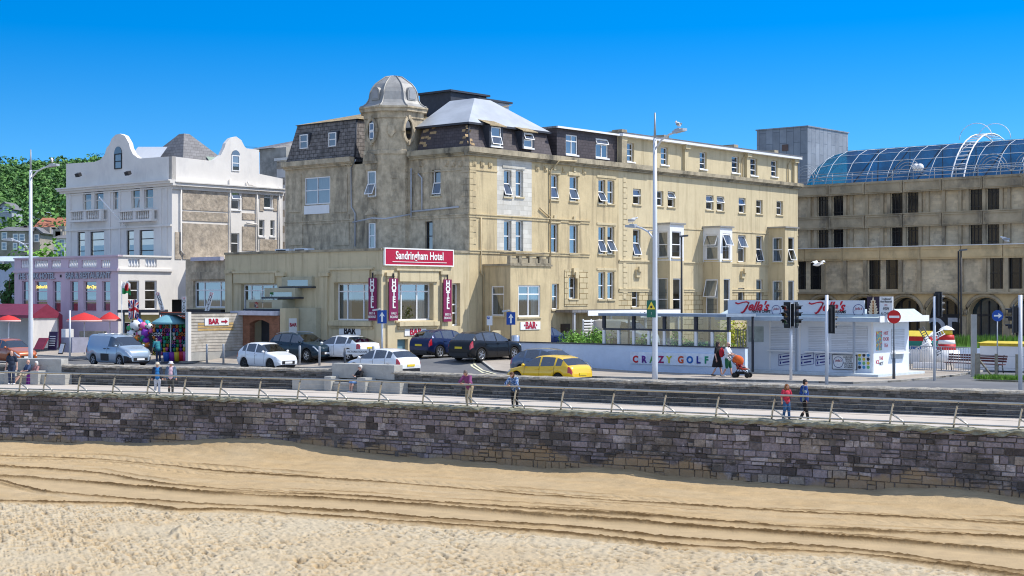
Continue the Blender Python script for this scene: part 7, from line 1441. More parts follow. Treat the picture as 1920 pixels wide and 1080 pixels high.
def lamp_post(label, p, rot):
    t = thing('street_lamp', label, 'street lamp', p, rot, 'tall pale street lamps behind the promenade wall'); f_ = FR[t]
    mb = MB(f_); mb.tube([(0, 0, -.1), (0, 0, .9), (0, 0, 6), (0, 0, 11.0)], [.135, .125, .105, .085], 14); mb.build('post', M_GALV, t); mb = MB(f_); mb.tube([(0, 0, 11.0), (0, 0, 12.15)], [.06, .035], 10); mb.build('finial', M_GREYP, t)
    for s_, z, L_ in ((1, 10.6, 1.35), (-1, 6.55, 1.3)):
        mb = MB(f_); mb.tube([(.1 * s_, 0, z), (s_ * L_ * .35, 0, z + .32), (s_ * L_ * .7, 0, z + .5), (s_ * L_, 0, z + .57)], .045, 8); mb.tube([(.1 * s_, 0, z + .38), (s_ * L_ * .38, 0, z + .36)], .025, 6); a = mb.build('arm', M_GALV, t)
        mb = MB(f_); mb.obox((s_ * (L_ + .28), 0, z + .60), (s_ * .34, 0, .03), (0, .13, 0), (0, 0, .055)); mb.obox((s_ * (L_ + .2), 0, z + .68), (s_ * .16, 0, .01), (0, .09, 0), (0, 0, .03)); mb.build('lamp_head', M_HEADL, a)
    return t
LL = lamp_post('tall pale street lamp with two arms beside the left concrete bench', tuple(at(57.5, 84.6, .1)), -.45); LR = lamp_post('tall pale street lamp with two arms in front of the crazy golf letters', tuple(at(1228, 67.6, .1)), -.95)
for l_, s_, z, lab in ((LL, 1, 11.30, 'white gull perched on the upper lamp of the left street lamp'), (LR, 1, 11.30, 'white gull perched on the upper lamp of the street lamp before the terrace'), (LR, -1, 7.24, 'white gull perched on the lower lamp of the street lamp before the terrace')):
    p = FR[l_] @ V3(s_ * 1.55, 0, z); gull(lab, tuple(p), 1.0 + s_)
gull('white gull flying in front of the dark shopping centre windows', tuple(at(1533, 100, zat(498, 100))), .3, 1.5, True, 'gulls in the air'); gull('white gull perched on the ledge of the shopping centre at the right', tuple(TOWN @ Vector(V0.p(V0.s(1886), yb3 + .07, .1))), 2.2, 1.8)
t = thing('warning_sign', 'green sign with a yellow warning triangle on the street lamp', 'sign', FR[LR] @ V3(-.02, -.2, 3.05), 0); f_ = FR[t] @ Matrix.Diagonal((.72, 1, .72, 1)); MB(f_).box(-.28, .28, -.03, 0, 0, 1.05).build('panel', mat('sign green', (.02, .13, .09), .6), t); MB(f_).prism([(-.25, -.034, .5), (.25, -.034, .5), (0, -.034, .98)], (0, -.008, 0)).build('triangle', mat('sign yellow', (.75, .60, .05), .5), t); MB(f_).sphere((0, -.05, .65), .07, 8, 6, 0, (1, .2, 1.2)).build('symbol', M_LB, t); mb = MB(f_); text(mb, '!', .2, (0, -.045, .24), (1, 0, 0), (0, 0, 1), .004); mb.build('lettering', M_LW, t)
def thin_lamp(label, px, Y, ytop):
    p = at(px, Y, 0); t = thing('street_lamp', label, 'street lamp', p, 0); z = zat(ytop, Y); mb = MB(FR[t]); mb.tube([(0, 0, 0), (0, 0, z)], [.08, .055], 8); mb.build('post', M_DARK, t); MB(FR[t]).obox((.15, 0, z + .05), (.28, 0, .03), (0, .12, 0), (0, 0, .06)).build('lamp_head', M_DGREY, t)
thin_lamp('slim black lamp post in front of the first white bay', 1278, 100, 444); thin_lamp('slim black lamp post in front of the brown shopping centre', 1802, 112, 470)
def pole(mb, h, r=.055): mb.tube([(0, 0, -.05), (0, 0, h)], r, 10)
M_TL = mat('black signal housing', (.018, .020, .024), .5, var=.1); M_TLB = mat('white striped signal border', (.55, .57, .6), .5, var=.05)
def signal(t, f_, z, face, off=.33, back=False):
    """a three-lamp head on an arm; face = direction the lenses look"""
    d = Matrix.Rotation(face, 3, 'Z'); c = V3(0, 0, z); o_ = d @ V3(.12, 0, 0); mb = MB(f_); q = lambda x, y, zz: c + d @ V3(x, y, 0) + V3(0, 0, zz)
    mb.obox(q(.22, 0, .55), d @ V3(.11, 0, 0), d @ V3(0, .17, 0), (0, 0, .55)); h = mb.build('signal_head', M_TL, t)
    mb = MB(f_); mb.obox(q(.26, 0, .55), d @ V3(.012, 0, 0), d @ V3(0, .235, 0), (0, 0, .63)); mb.build('backing_board', M_TL, h)
    for y_ in (-.225, .225): mb = MB(f_); mb.obox(q(.275, y_, .55), d @ V3(.004, 0, 0), d @ V3(0, .012, 0), (0, 0, .62)); mb.build('border_strip', M_TLB, h)
    for i, cl in enumerate(((.03, .08, .04), (.16, .09, .01), (.30, .02, .015))):
        ax = d @ Matrix.Rotation(math.pi / 2, 3, 'Y'); zz = .22 + .33 * i; mb = MB(f_); mb.lathe(q(.33, 0, zz), [(.115, -.005), (.115, .006)], 14, 0, False, 0, ax); mb.build('lens', mat('signal lens %d' % i, cl, .15, coat=1), h)
        mb = MB(f_); n = 10; P = [[q(x, .135 * math.cos(a), zz + .135 * math.sin(a)) for a in [math.radians(-20 + 220 * k / n) for k in range(n + 1)]] for x in (.335, .60)]
        for k in range(n): mb.face([P[0][k], P[0][k + 1], P[1][k + 1] if 2 < k < 8 else P[1][k + 1].lerp(P[0][k + 1], .45), P[1][k] if 2 < k < 8 else P[1][k].lerp(P[0][k], .45)], 0, True)
        mb.build('visor', M_TL, h)
    mb = MB(f_)
    for zz in (.1, 1.0): mb.tube([c + V3(0, 0, zz), q(.14, 0, zz)], .025, 6)
    mb.build('bracket', M_TL, t); return h
def traffic_light(label, px, Y, ytop, heads, r=.06):
    p = at(px, Y, gz(at(px, Y).x, Y)); t = thing('traffic_light', label, 'traffic light', p, 0, 'traffic lights at the crossing'); f_ = FR[t]; mb = MB(f_); pole(mb, zat(ytop, Y) - p.z, r); mb.build('pole', M_GALV, t)
    for (y, face, o_) in heads: signal(t, f_, zat(y, Y) - p.z, face)
    return t
traffic_light('traffic light with two heads in front of the kiosk shutters', 1483, 73.5, 569, [(612, -2.5, 0), (612, -.6, 0)], .07)
traffic_light('traffic light on a tall pale pole showing its black back before the kiosk', 1550, 66.5, 553, [(622, .55, 0)], .075)
traffic_light('traffic light by the lattice gate with the lighthouse behind', 1752, 74.5, 556, [(592, .5, 0)], .065)
traffic_light('traffic light at the right edge with striped border', 1913, 63.2, 553, [(624, 2.75, 0), (626, 1.0, 0)], .085)
def sign_post(label, px, Y, ytop, kind, z, r=.035, m=None, rot=0.0, ylow=None):
    g = gz(at(px, Y).x, Y) + .09; p = at(px, Y, g); t = thing('road_sign', label, 'road sign', p, rot); f_ = FR[t]; mb = MB(f_); H = zat(ytop, Y) - g; mb.tube([(0, 0, 0), (0, 0, H)], r, 8)
    if kind == 'noentry': mb.tube([(0, 0, 0), (0, 0, 1.0)], .075, 10)
    mb.build('post', m or M_DGREY, t); zz = zat(z, Y) - g; ax = Matrix.Rotation(math.pi / 2, 3, 'X'); blue = mat('sign blue', (.01, .07, .34), .4)
    if kind == 'noentry':
        mb = MB(f_); mb.lathe((0, -.05, zz), [(.33, -.012), (.33, .012)], 28, 0, False, 0, ax); d = mb.build('disc', mat('sign red', (.58, .012, .012), .4), t); MB(f_).box(-.25, .25, -.068, -.063, zz - .055, zz + .055).build('bar', M_LW, d)
    elif kind == 'up':
        mb = MB(f_); mb.box(-.26, .26, -.06, -.04, zz - .37, zz + .37); d = mb.build('panel', blue, t); mb = MB(f_); mb.prism([(-.05, -.065, zz - .28), (.05, -.065, zz - .28), (.05, -.065, zz + .05), (.15, -.065, zz + .02), (0, -.065, zz + .28), (-.15, -.065, zz + .02), (-.05, -.065, zz + .05)], (0, -.006, 0)); mb.build('arrow', M_LW, d)
        mb = MB(f_); mb.tube([(0, 0, H - .15), (-.1, -.1, H + .05), (-.3, -.2, H + .02)], .025, 6); mb.obox((-.35, -.22, H), (.17, 0, .03), (0, .08, 0), (0, 0, .05)); mb.build('lamp_head', M_HEADL, t)
    elif kind == 'right':
        mb = MB(f_); mb.lathe((0, -.05, zz), [(.30, -.012), (.30, .012)], 24, 0, False, 0, ax); d = mb.build('disc', blue, t); mb = MB(f_); mb.prism([(-.2, -.066, zz - .04), (.04, -.066, zz - .04), (.04, -.066, zz - .14), (.22, -.066, zz), (.04, -.066, zz + .14), (.04, -.066, zz + .04), (-.2, -.066, zz + .04)], (0, -.006, 0)); mb.build('arrow', M_LW, d)
    elif kind == 'parking':
        mb = MB(f_); mb.box(-.17, .17, -.06, -.04, zz - .28, zz + .28); d = mb.build('panel', M_SIGNW, t); MB(f_).box(-.14, .0, -.066, -.061, zz + .08, zz + .24).build('symbol_panel', blue, d); mb = MB(f_); text(mb, 'P', .16, (-.07, -.068, zz + .155), (1, 0, 0), (0, 0, 1), .003); mb.build('lettering', M_LW, d)
    return t
sign_post('round red no entry sign on a grey post beside the kiosk', 1676, 74.6, 578, 'noentry', 594)
sign_post('blue sign with a white upward arrow on the post before the hotel corner', 716.5, 84.8, 581, 'up', 594, .055, M_GALV); sign_post('blue sign with a white upward arrow next to the steel cylinder', 958, 88.8, 583, 'up', 597)
sign_post('small white parking sign with a blue square near the steps', 918, 90.2, 592, 'parking', 601, .03, M_GREYP); sign_post('round blue sign with a white right arrow before the arches', 1870, 80, 590, 'right', 592, .035, M_GREYP)
p = at(966, 89.2, .3); t = thing('steel_cylinder', 'shiny steel advertising cylinder next to the blue arrow sign', 'bollard', p, 0); mb = MB(FR[t]); mb.lathe((0, 0, 0), [(.26, -.3), (.27, 1.45), (.22, 1.5), (.01, 1.52)], 20); mb.build('drum', mat('bright steel', (.6, .63, .66), .25, .9), t)
def bollard(px, Y, ytop, label, m=M_GREYP):
    x = at(px, Y).x; g = gz(x, Y) + .09; t = tag(MB(WORLD).tube([(x, Y, g - .05), (x, Y, zat(ytop, Y) - .03), (x, Y, zat(ytop, Y))], [.065, .065, .045], 12).build('bollard', m, loc=(x, Y, g)), label, 'bollard', 'grey steel bollards along the forecourt'); return t
for px, Y, yt, lab in ((388, 90.8, 645, 'grey bollard in front of the boarded wall, left of two'), (419, 89.8, 645, 'grey bollard in front of the boarded wall, nearest the arch'), (562, 86.4, 648, 'grey bollard by the front wheel of the petrol blue SUV'), (599, 85.6, 649, 'grey bollard in front of the nose of the petrol blue SUV'), (700, 84.6, 649, 'short grey bollard behind the white hatchback roof')): bollard(px, Y, yt, lab)
Y = 84.2; p = at(670, Y, gz(at(670, Y).x, Y)); t = thing('street_name_sign', 'low white street name plate on dark posts in front of the white fastback', 'sign', p, TROT + .55); f_ = FR[t]
for s_ in (-.72, .72): MB(f_).tube([(s_, 0, 0), (s_, 0, 1.05)], .06, 8).build('post', M_DGREY, t)
MB(f_).box(-.66, .66, -.03, .0, .72, 1.0).build('plate', M_SIGNW, t); mb = MB(f_); text(mb, 'VICTORIA SQUARE', .15, (0, -.036, .86), (1, 0, 0), (0, 0, 1), .004, sx=.9); mb.build('lettering', M_LB, t)
# ================================================================== CRAZY GOLF WALL AND SHELTER
gq = gp(1380, 703.5, .04); ga, gd = ad(gq.x, gq.y); GW = PL((ga, gd), (-1, 0), (0, -1)); gl0, gl1 = GW.s(1397), GW.s(955); zg = 1.42
M_GW = mat('white render with shade blue', (.56, .66, .80), .85, var=.05, scale=1.5, bump=.35, bscale=3, stain=(.42, .52, .66), stain_amt=.4, stain_scale=.5, streak=3)  # white paint; the blue of its shade is put into the colour
gw = town_thing('golf_wall', 'long low white wall with the crazy golf letters', 'wall', ga - 7, gd, 0); mb = MB(); mb.pbox(GW, gl0, gl1, -.15, zg, -.25, 0); mb.build('wall', M_GW, gw); mb = MB(); mb.pbox(GW, gl0 - .02, gl1 + .02, zg + .003, zg + .06, -.3, .05); mb.build('coping', M_NAVY, gw)
t, (s0, s1, z0, z1), o_ = board('crazy_golf_sign', 'long white board with multicoloured letters CRAZY GOLF on the golf wall', GW, (1183, 661, 1342, 684), mat('pale blue board', (.64, .72, .82), .7), .01, .06)
for ch, px, cl in (('C', 1193, (.5, .02, .03)), ('R', 1209, (.10, .02, .22)), ('A', 1225, (.1, .3, .1)), ('Z', 1241, (.30, .01, .10)), ('Y', 1256, (.55, .55, .05)), ('G', 1278, (.55, .08, .02)), ('O', 1295, (.01, .12, .42)), ('L', 1311, (.02, .03, .25)), ('F', 1326, (.01, .22, .12))): words(t, GW, ch, .50, GW.s(px), GW.z(674 + (px - 1193) * .012, GW.s(px)), o_, mat('letter paint ' + ch, cl, .6), depth=.012, bold=.02)
sh_ = town_thing('glazed_shelter', 'long glazed windbreak with a dark flat roof on top of the golf wall', 'shelter', ga - 4, gd + .2, zg); SP = PL((ga, gd + .12), (-1, 0), (0, -1)); a0, a1 = SP.s(1366), SP.s(1132); z2 = SP.z(593, (a0 + a1) / 2); zm = zg + (z2 - zg) * .53
M_SGL = glass('shelter glass', (.72, .82, .80), .2, .08, .68, .6); MB().box(ga - a1 - .1, ga - a0 + .1, gd - .25, gd + 2.6, z2, z2 + .14).build('roof', mat('blue grey roof edge', (.22, .28, .36), .6), sh_)
for k in range(9): s_ = a0 + (a1 - a0) * k / 8; MB().pbox(SP, s_ - .07, s_ + .07, zg + .06, zm - .03, -.1, .03).build('post', M_WHITE, sh_)
for k in range(5): s_ = a0 + (a1 - a0) * k / 4; MB().pbox(SP, s_ - .08, s_ + .08, zm + .07, z2 - .003, -.1, .04).build('post', M_NAVY, sh_)
MB().pbox(SP, a0, a1, zm - .03, zm + .07, -.1, .05).build('rail', M_NAVY, sh_)
for k in range(8): u0, u1 = a0 + (a1 - a0) * k / 8 + .07, a0 + (a1 - a0) * (k + 1) / 8 - .07; mb = MB(); mb.face(orient([SP.p(u0, zg + .06, -.04), SP.p(u1, zg + .06, -.04), SP.p(u1, zm - .03, -.04), SP.p(u0, zm - .03, -.04)], (0, -1, 0))); mb.build('pane', M_SGL, sh_)
for k in range(4): u0, u1 = a0 + (a1 - a0) * k / 4 + .08, a0 + (a1 - a0) * (k + 1) / 4 - .08; mb = MB(); mb.face(orient([SP.p(u0, zm + .07, -.04), SP.p(u1, zm + .07, -.04), SP.p(u1, z2, -.04), SP.p(u0, z2, -.04)], (0, -1, 0))); mb.build('pane', M_SGL, sh_)
for k in range(4): MB().box(ga - a0 - (a1 - a0) * k / 3 - .05, ga - a0 - (a1 - a0) * k / 3 + .05, gd + 2.4, gd + 2.5, .1, z2).build('rear_post', M_NAVY, sh_)
def bush(label, px, Y, z, r, m, n, size, seed, flat=.7, group='clipped bushes along the golf wall'):
    rg = random.Random(seed); p = at(px, Y, z); t = thing('bush', label, 'bush', (p.x, p.y, 0), 0, group); mb = MB(WORLD); leaves(mb, p, r, n, size, rg, flat); mb.build('foliage', m, t); mb = MB(WORLD); [mb.tube([(p.x + q, p.y, 0), (p.x + q * 1.6, p.y, z)], .03, 5) for q in (-.2, 0, .2)]; mb.build('stem', M_BARK, t)
bush('round bright green bush at the left end of the wall top', 1072, 88, 1.55, .95, M_LEAF3, 900, .075, 1); bush('green bush between two others behind the wall', 1098, 87, 1.4, .8, M_LEAF3, 700, .075, 2); bush('round green bush against the glazed shelter', 1122, 86, 1.6, .85, M_LEAF3, 800, .075, 3)
for i, (px, lab) in enumerate(((1190, 'leafy shrub behind the second shelter pane from the left'), (1216, 'leafy shrub behind the shelter glass left of the street lamp'), (1262, 'dark leafy shrub behind the shelter glass right of the street lamp'), (1300, 'leafy shrub behind the shelter panes above the letters OL'), (1338, 'leafy shrub behind the last shelter panes by the gate'))): bush(lab, px, 87, 1.15, .75, M_LEAF if i % 2 else M_LEAF3, 450, .10, 20 + i, .8, 'shrubs behind the glazed shelter')
bush('yellow green bush behind the barred gate left of the kiosk', 1392, 92, 1.5, 1.5, mat('golden leaves', (.34, .36, .03), .7, var=.3, scale=2, island=.4), 1400, .1, 30, .8)
# ================================================================== FISH AND CHIP KIOSK
kq = gp(1638, 704, .05); ka, kd = ad(kq.x, kq.y); KF = PL((ka, kd), (-1, 0), (0, -1)); KS = PL((ka, kd), (0, 1), (1, 0)); kL, kW = KF.s(1402), KS.s(1704); zE = KF.z(600, 0)
M_KW = mat('white kiosk panel', (.70, .74, .80), .6, var=.03, scale=1); M_SHUT = mat('roller shutter', (.66, .69, .74), .5, var=.04, extra=brick_extra(50, .09, (.7, .7, .7), .5, .012))
ki = town_thing('kiosk', 'white seafront fish and chip kiosk with closed shutters and a flat canopy', 'kiosk', ka - 3.5, kd + 2, 0); mb = MB(); mb.wall(KF, 0, kL, .12, zE); mb.wall(KS, 0, kW, .12, zE); mb.wall(PL((ka - kL, kd), (0, 1), (-1, 0)), 0, kW, .12, zE); mb.wall(PL((ka, kd + kW), (-1, 0), (0, 1)), 0, kL, .12, zE); mb.build('wall', M_KW, ki)
mb = MB(); mb.box(ka - KF.s(1362), ka + .9, kd - 1.1, kd + kW + .4, zE + .003, zE + .1); mb.build('canopy', M_WHITE, ki); mb = MB(); q = mb; slopeq(q, [(ka - KF.s(1362), kd - 1.12, zE + .12), (ka + .92, kd - 1.12, zE + .12), (ka + .3, kd + .4, zE + .55), (ka - KF.s(1362), kd + .4, zE + .55)]); slopeq(q, [(ka + .92, kd - 1.12, zE + .12), (ka + .92, kd + kW, zE + .12), (ka + .3, kd + kW, zE + .55), (ka + .3, kd + .4, zE + .55)]); q.build('canopy_roof', mat('pale grey green sheet', (.50, .58, .58), .4, var=.08), ki)
mb = MB(); mb.box(ka - KF.s(1362), ka + .92, kd - 1.16, kd - 1.102, zE - .08, zE + .13); mb.build('fascia', mat('blue grey fascia', (.38, .46, .54), .6), ki); MB().box(ka + .902, ka + .96, kd - 1.16, kd + kW + .4, zE - .1, zE + .22).build('fascia', M_WHITE, ki)
for x0, x1, y0, y1 in ((1446, 1491, 614, 656), (1517, 1548, 614, 658), (1560, 1627, 612, 660)):
    r = KF.rect(x0, y0, x1, y1); MB().pbox(KF, *r, 0, .06).build('shutter', M_SHUT, ki); MB().pbox(KF, r[0] - .1, r[1] + .1, r[2] - .07, r[2] - .004, 0, .3).build('counter', M_WHITE, ki)
for x in (1402, 1444, 1500, 1553, 1636): t_ = KF.s(x); MB().pbox(KF, max(0, t_ - .05), t_ + .05, .13, zE, .0, .03).build('trim', M_WHITE, ki)
for x in (1511, 1619): t_ = KF.s(x); MB().pbox(KF, t_ - .05, t_ + .05, .1, zE - .09, .95, 1.05).build('canopy_post', M_GREYP, ki)
r = KF.rect(1404, 612, 1432, 641); MB().pbox(KF, *r, 0, .03).build('window', M_GLASS if False else mat('pale glazed panel', (.42, .48, .48), .15, var=.3, scale=1.5, spec=.6), ki)
for x, y in ((1473, 668), (1473, 679), (1513, 668), (1513, 679), (1543, 668), (1543, 679)):
    t_ = KF.s(x); z_ = KF.z(y, t_); w = .42; dv = .06; mb = MB(); P = lambda u, v, o: KF.p(t_ - u, z_ + v + u * dv / w, o)
    for (u0, u1, v0, v1) in ((-w, w, .13, .15), (-w, w, -.15, -.13), (-w, -w + .02, -.13, .13), (w - .02, w, -.13, .13), (-.18, .26, -.03, .04), (-.34, -.27, -.07, .07)): mb.add([P(u0, v0, .004), P(u1, v0, .004), P(u1, v1, .004), P(u0, v1, .004), P(u0, v0, .02), P(u1, v0, .02), P(u1, v1, .02), P(u0, v1, .02)], [(4, 5, 6, 7), (0, 1, 5, 4), (1, 2, 6, 5), (2, 3, 7, 6), (3, 0, 4, 7)])
    mb.build('menu_strip', mat('navy lettering', (.03, .03, .2), .6), ki)
t, (s0, s1, z0, z1), o_ = board('menu_board', 'framed white menu board below the right kiosk shutter', KF, (1562, 666, 1607, 692), M_SIGNW, .03, .03, .025, None, M_LB)
for i, s_ in enumerate(('SLUSH PUPPIES', 'DONUTS', 'SCOOPS', 'COLD DRINKS', 'ICE LOLLIES', 'ICE CREAMS')): words(t, KF, s_, .125, s0 + (s1 - s0) * .32, z1 - .1 - .105 * i, o_, M_LB, depth=.003, sx=.75)
def ring(t, pl, px, py, r, o_):
    c = pl.s(px); z = pl.z(py, c); mb = MB(); mb.tube([pl.p(c + r * math.cos(a), z + r * math.sin(a), o_) for a in [2 * math.pi * i / 24 for i in range(25)]], .012, 4); mb.build('emblem_ring', mat('navy lettering', (.03, .03, .2), .6), t); words(t, pl, "Jella's", r * .62, c, z + r * .3, o_, M_LR, depth=.003, shear=.35)
ring(t, KF, 1573, 679, .28, o_)
SGp = PL((ka, kd - .55), (-1, 0), (0, -1)); r = SGp.rect(1366, 568, 1622, 596); M_RS = mat('red script paint', (.52, .01, .03), .5)
t, (s0, s1, z0, z1), o_ = board('kiosk_sign', 'long pale sign board with red script lettering on the kiosk roof', SGp, r if False else (r[0], r[1], zE + .28, zE + 1.0), mat('pale grey board', (.62, .66, .72), .6, var=.03), 0, .08)
for px, sub in ((1413, 'FISH & CHIPS'), (1553, 'ICE CREAMS')):
    c = SGp.s(px); zc = (z0 + z1) / 2; words(t, SGp, "ella's", .66, c - .30, zc + .02, o_, M_RS, depth=.008, shear=.45, bold=.02); mb = MB(); mb.tube([SGp.p(c - u - .38, zc + v, o_) for u, v in ((-1.45, .22), (-1.30, .16), (-1.0, .24), (-.75, .27), (-.62, .22), (-.72, .02), (-.92, -.24), (-1.05, -.32), (-1.12, -.28))], [.05, .04, .03, .04, .055, .06, .055, .05, .03], 6); mb.build('lettering', M_RS, t); words(t, SGp, sub, .2, c - .5, z0 + .12, o_, M_LB, depth=.005, shear=.25, bold=.006)
ring(t, SGp, 1611, 582, .30, o_); ring(t, SGp, 1457, 582, .27, o_)
FS = PL((ka, kd - .35), (-1, 0), (0, -1)); a0, a1 = FS.s(1675), FS.s(1627); zb_, zt_ = FS.z(594, 0), FS.z(556, 0); am = FS.s(1650.5)
t, (s0, s1, z0, z1), o_ = board('fish_sign', 'square sign with an orange leaf flame and the words FISH & CHIPS at the kiosk corner', FS, (a0, am, zb_, zt_), M_SIGNW, 0, .08); MB().pbox(FS, am + .003, a1, zb_, zt_, 0, .08).build('panel', mat('dark plum panel', (.035, .02, .04), .6), t); mm = (a0 + am) / 2; H = zt_ - zb_
for s_, z_, sz_, m2 in (('Traditional', .88, .16, M_LB), ('Hand Battered', .75, .15, M_LB), ('Jella\'s', .59, .1, M_RS), ('FISH', .40, .24, M_LB), ('& CHIPS', .15, .22, M_LB)): words(t, FS, s_, sz_, mm, zb_ + H * z_, o_, m2, depth=.004, sx=.72, shear=.15)
c = (am + a1) / 2; M_FL = mat('cream leaf', (.78, .62, .42), .6, var=.1); M_FO = mat('orange leaf edge', (.60, .22, .03), .6)
for k in range(6):
    zc = zb_ + H * (.12 + .13 * k); w = .27 * (1 - k / 7.5)
    for s_ in ((1, -1) if k < 5 else (0,)):
        P = [FS.p(c + s_ * .02, zc - .05, o_ - .008), FS.p(c + s_ * w * .6 + .0, zc - .02, o_ - .008), FS.p(c + s_ * w * 1.1, zc + .16, o_ - .008), FS.p(c + s_ * w * .45, zc + .2, o_ - .008)] if s_ else [FS.p(c - .07, zc, o_ - .008), FS.p(c + .07, zc, o_ - .008), FS.p(c, zc + .24, o_ - .008)]
        MB().prism(P, (0, -.012, 0)).build('leaf_flame', M_FL, t)
MB().pbox(FS, c - .02, c + .02, zb_ + H * .05, zb_ + H * .8, o_ - .005, o_ + .012).build('stem_flame', M_FO, t); MB().pbox(FS, a0 + .1, a0 + .2, zE, zb_, -.1, 0).build('post', M_GREYP, t)
r = KS.rect(1643, 621, 1653, 657); MB().pbox(KS, *r, 0, .03).build('poster', mat('colourful poster', (.10, .35, .40), .4, var=.1, extra=lambda N, L, tc, noise, ramp, mix, out, b: mix(ramp(noise(9, 2).outputs[0], .52, .6), mix(ramp(noise(6, 2).outputs[0], .5, .56), out, (.7, .55, .05)), (.6, .05, .06))), ki)
r = KS.rect(1671, 617, 1694, 660); MB().pbox(KS, *r, 0, .06).build('shutter', M_SHUT, ki); MB().pbox(KS, r[0] - .1, r[1] + .1, r[2] - .08, r[2] - .004, 0, .3).build('counter', M_WHITE, ki); r = KS.rect(1671, 662, 1692, 673); MB().pbox(KS, *r, 0, .02).build('grey_panel', mat('grey side panel', (.35, .38, .42), .6), ki)
for x, y, s_, m2 in ((1661, 625, 'HOT', M_RS), (1661, 636, 'FOOD', M_RS), (1661, 648, 'TEA', M_RS), (1645, 679, 'ICE', M_RS), (1652, 672, 'THE', M_RS), (1652, 682, 'HOT', M_LB)): c = KS.s(x); mb = MB(); ptext(mb, KS, s_, .26, c, KS.z(y, c), .01, depth=.004, sx=.9); mb.build('lettering', m2, ki)
for i in range(12): c = KF.s(1612 + 8 * (i % 3)); z_ = KF.z(666 + 7.5 * (i // 3), c); MB().lathe(KF.p(c, z_, .012), [(.085, -.008), (.085, .008)], 12, 0, False, 0, Matrix.Rotation(math.pi / 2, 3, 'X')).build('round_sticker', mat('sticker %d' % (i % 4), ((.6, .45, .05), (.03, .03, .04), (.05, .25, .5), (.15, .4, .15))[i % 4], .5), ki)
mb = MB(); mb.box(ka - kL - .3, ka + .9, kd - 1.25, kd + .0, -.1, .16); mb.box(ka + .003, ka + .9, kd + .003, kd + kW, -.1, .155); mb.build('plinth', mat('pale plinth', (.55, .62, .66), .8, var=.1), ki)
gt = town_thing('barred_gate', 'grey barred gate between the golf wall and the kiosk', 'gate', ka - kL - .8, kd + .1, .1)
for i in range(9): s_ = KF.s(1378) + (KF.s(1401) - KF.s(1378)) * i / 8; MB().tube([KF.p(s_, .12, -.1), KF.p(s_, 2.3, -.1)], .02, 5).build('bar', M_GREYP, gt)
for z_ in (.3, 1.2, 2.25): MB().tube([KF.p(KF.s(1377), z_, -.1), KF.p(KF.s(1402), z_, -.1)], .025, 5).build('rail', M_GREYP, gt)
# ================================================================== MINI GOLF GARDEN AT THE RIGHT
def town_at(px, Y): p = at(px, Y); return ad(p.x, p.y)
def gate_run(name, label, cat, x0, Y0, x1, Y1, ht, hb, n, m=M_GREYP):
    P0, P1 = at(x0, Y0, .05), at(x1, Y1, .05); t = thing(name, label, cat, (P0 + P1) / 2, 0)
    for i in range(n + 1): p = P0.lerp(P1, i / n); MB(WORLD).tube([p + V3(0, 0, hb), p + V3(0, 0, ht)], .014 if i % (n // 2) else .035, 5).build('bar' if i % (n // 2) else 'post', m, t)
    for z_ in (hb, ht): MB(WORLD).tube([P0 + V3(0, 0, z_), P1 + V3(0, 0, z_)], .025, 6).build('rail', m, t)
gate_run('lattice_gate', 'low grey barred double gate right of the kiosk', 'gate', 1707, 82, 1825, 79.5, 1.35, .1, 26)
t = thing('lighthouse_model', 'small red and white striped mini golf lighthouse with a yellow lantern', 'lighthouse', at(1775, 90, 0), 0); f_ = FR[t]; z0 = zat(655, 90); z1 = zat(628, 90); zz = lambda y: zat(y, 90)
MB(f_).lathe((0, 0, 0), [(.85, 0), (.72, zz(656))], 16).build('base', M_WHITE, t)
for k, (ya, yb, m_) in enumerate(((655.8, 645.2, 'r'), (645, 637.2, 'w'), (637, 628, 'r'))): MB(f_).lathe((0, 0, 0), [(.56 - .05 * k, zz(ya)), (.52 - .05 * k, zz(yb))], 16).build('tower_band', M_WHITE if m_ == 'w' else mat('red paint', (.5, .02, .02), .5), t)
MB(f_).lathe((0, 0, 0), [(.34, zz(627.8)), (.34, zz(619))], 12).build('lantern', mat('yellow paint', (.65, .5, .04), .5), t); MB(f_).lathe((0, 0, 0), [(.46, zz(618.8)), (.42, zz(617.5)), (.26, zz(613.5)), (.02, zz(610.5))], 14).build('roof', M_WHITE, t)
t = thing('windmill_model', 'small white mini golf windmill with lattice sails', 'windmill', at(1738, 89, 0), 0); f_ = FR[t]; zh = zat(639, 89); MB(f_).lathe((0, 0, 0), [(.5, 0), (.28, zh - .1), (.08, zh + .3)], 10).build('tower', M_WHITE, t)
for k in range(4):
    an = R(28 + 90 * k); d = V3(math.cos(an), 0, math.sin(an)); e = V3(-math.sin(an), 0, math.cos(an)); mb = MB(f_); c = V3(0, -.75, zh)
    for q in (-.02, .26): mb.tube([c + d * .1 + e * q, c + d * .95 + e * q], .03, 5)
    for q in range(6): mb.tube([c + d * (.2 + .14 * q), c + d * (.2 + .14 * q) + e * .26], .02, 4)
    mb.build('sail', M_DGREY if k % 2 else M_WHITE, t)
def hut(label, px, Y, w, cols, ytop, roofm, name='golf_hut'):
    p = at(px, Y, 0); t = thing(name, label, 'hut', p, TROT); f_ = FR[t]; H = zat(ytop, Y); z0 = .0; n = len(cols)
    for k, (m_, h0, h1) in enumerate(cols): MB(f_).box(-w, w, -w * .7, w * .7, H * h0 + .002, H * h1).build('wall_band', m_, t)
    MB(f_).prism([(-w - .1, -w * .8, H * cols[-1][2] + .003), (w + .1, -w * .8, H * cols[-1][2] + .003), (w + .05, 0, H), (-w - .05, 0, H)], (0, .02, 0)).build('roof', roofm, t); MB(f_).prism([(w, -w * .75, H * cols[-1][2] + .004), (w, w * .75, H * cols[-1][2] + .004), (w, 0, H - .03)], (.03, 0, 0)).build('gable', M_WHITE, t)
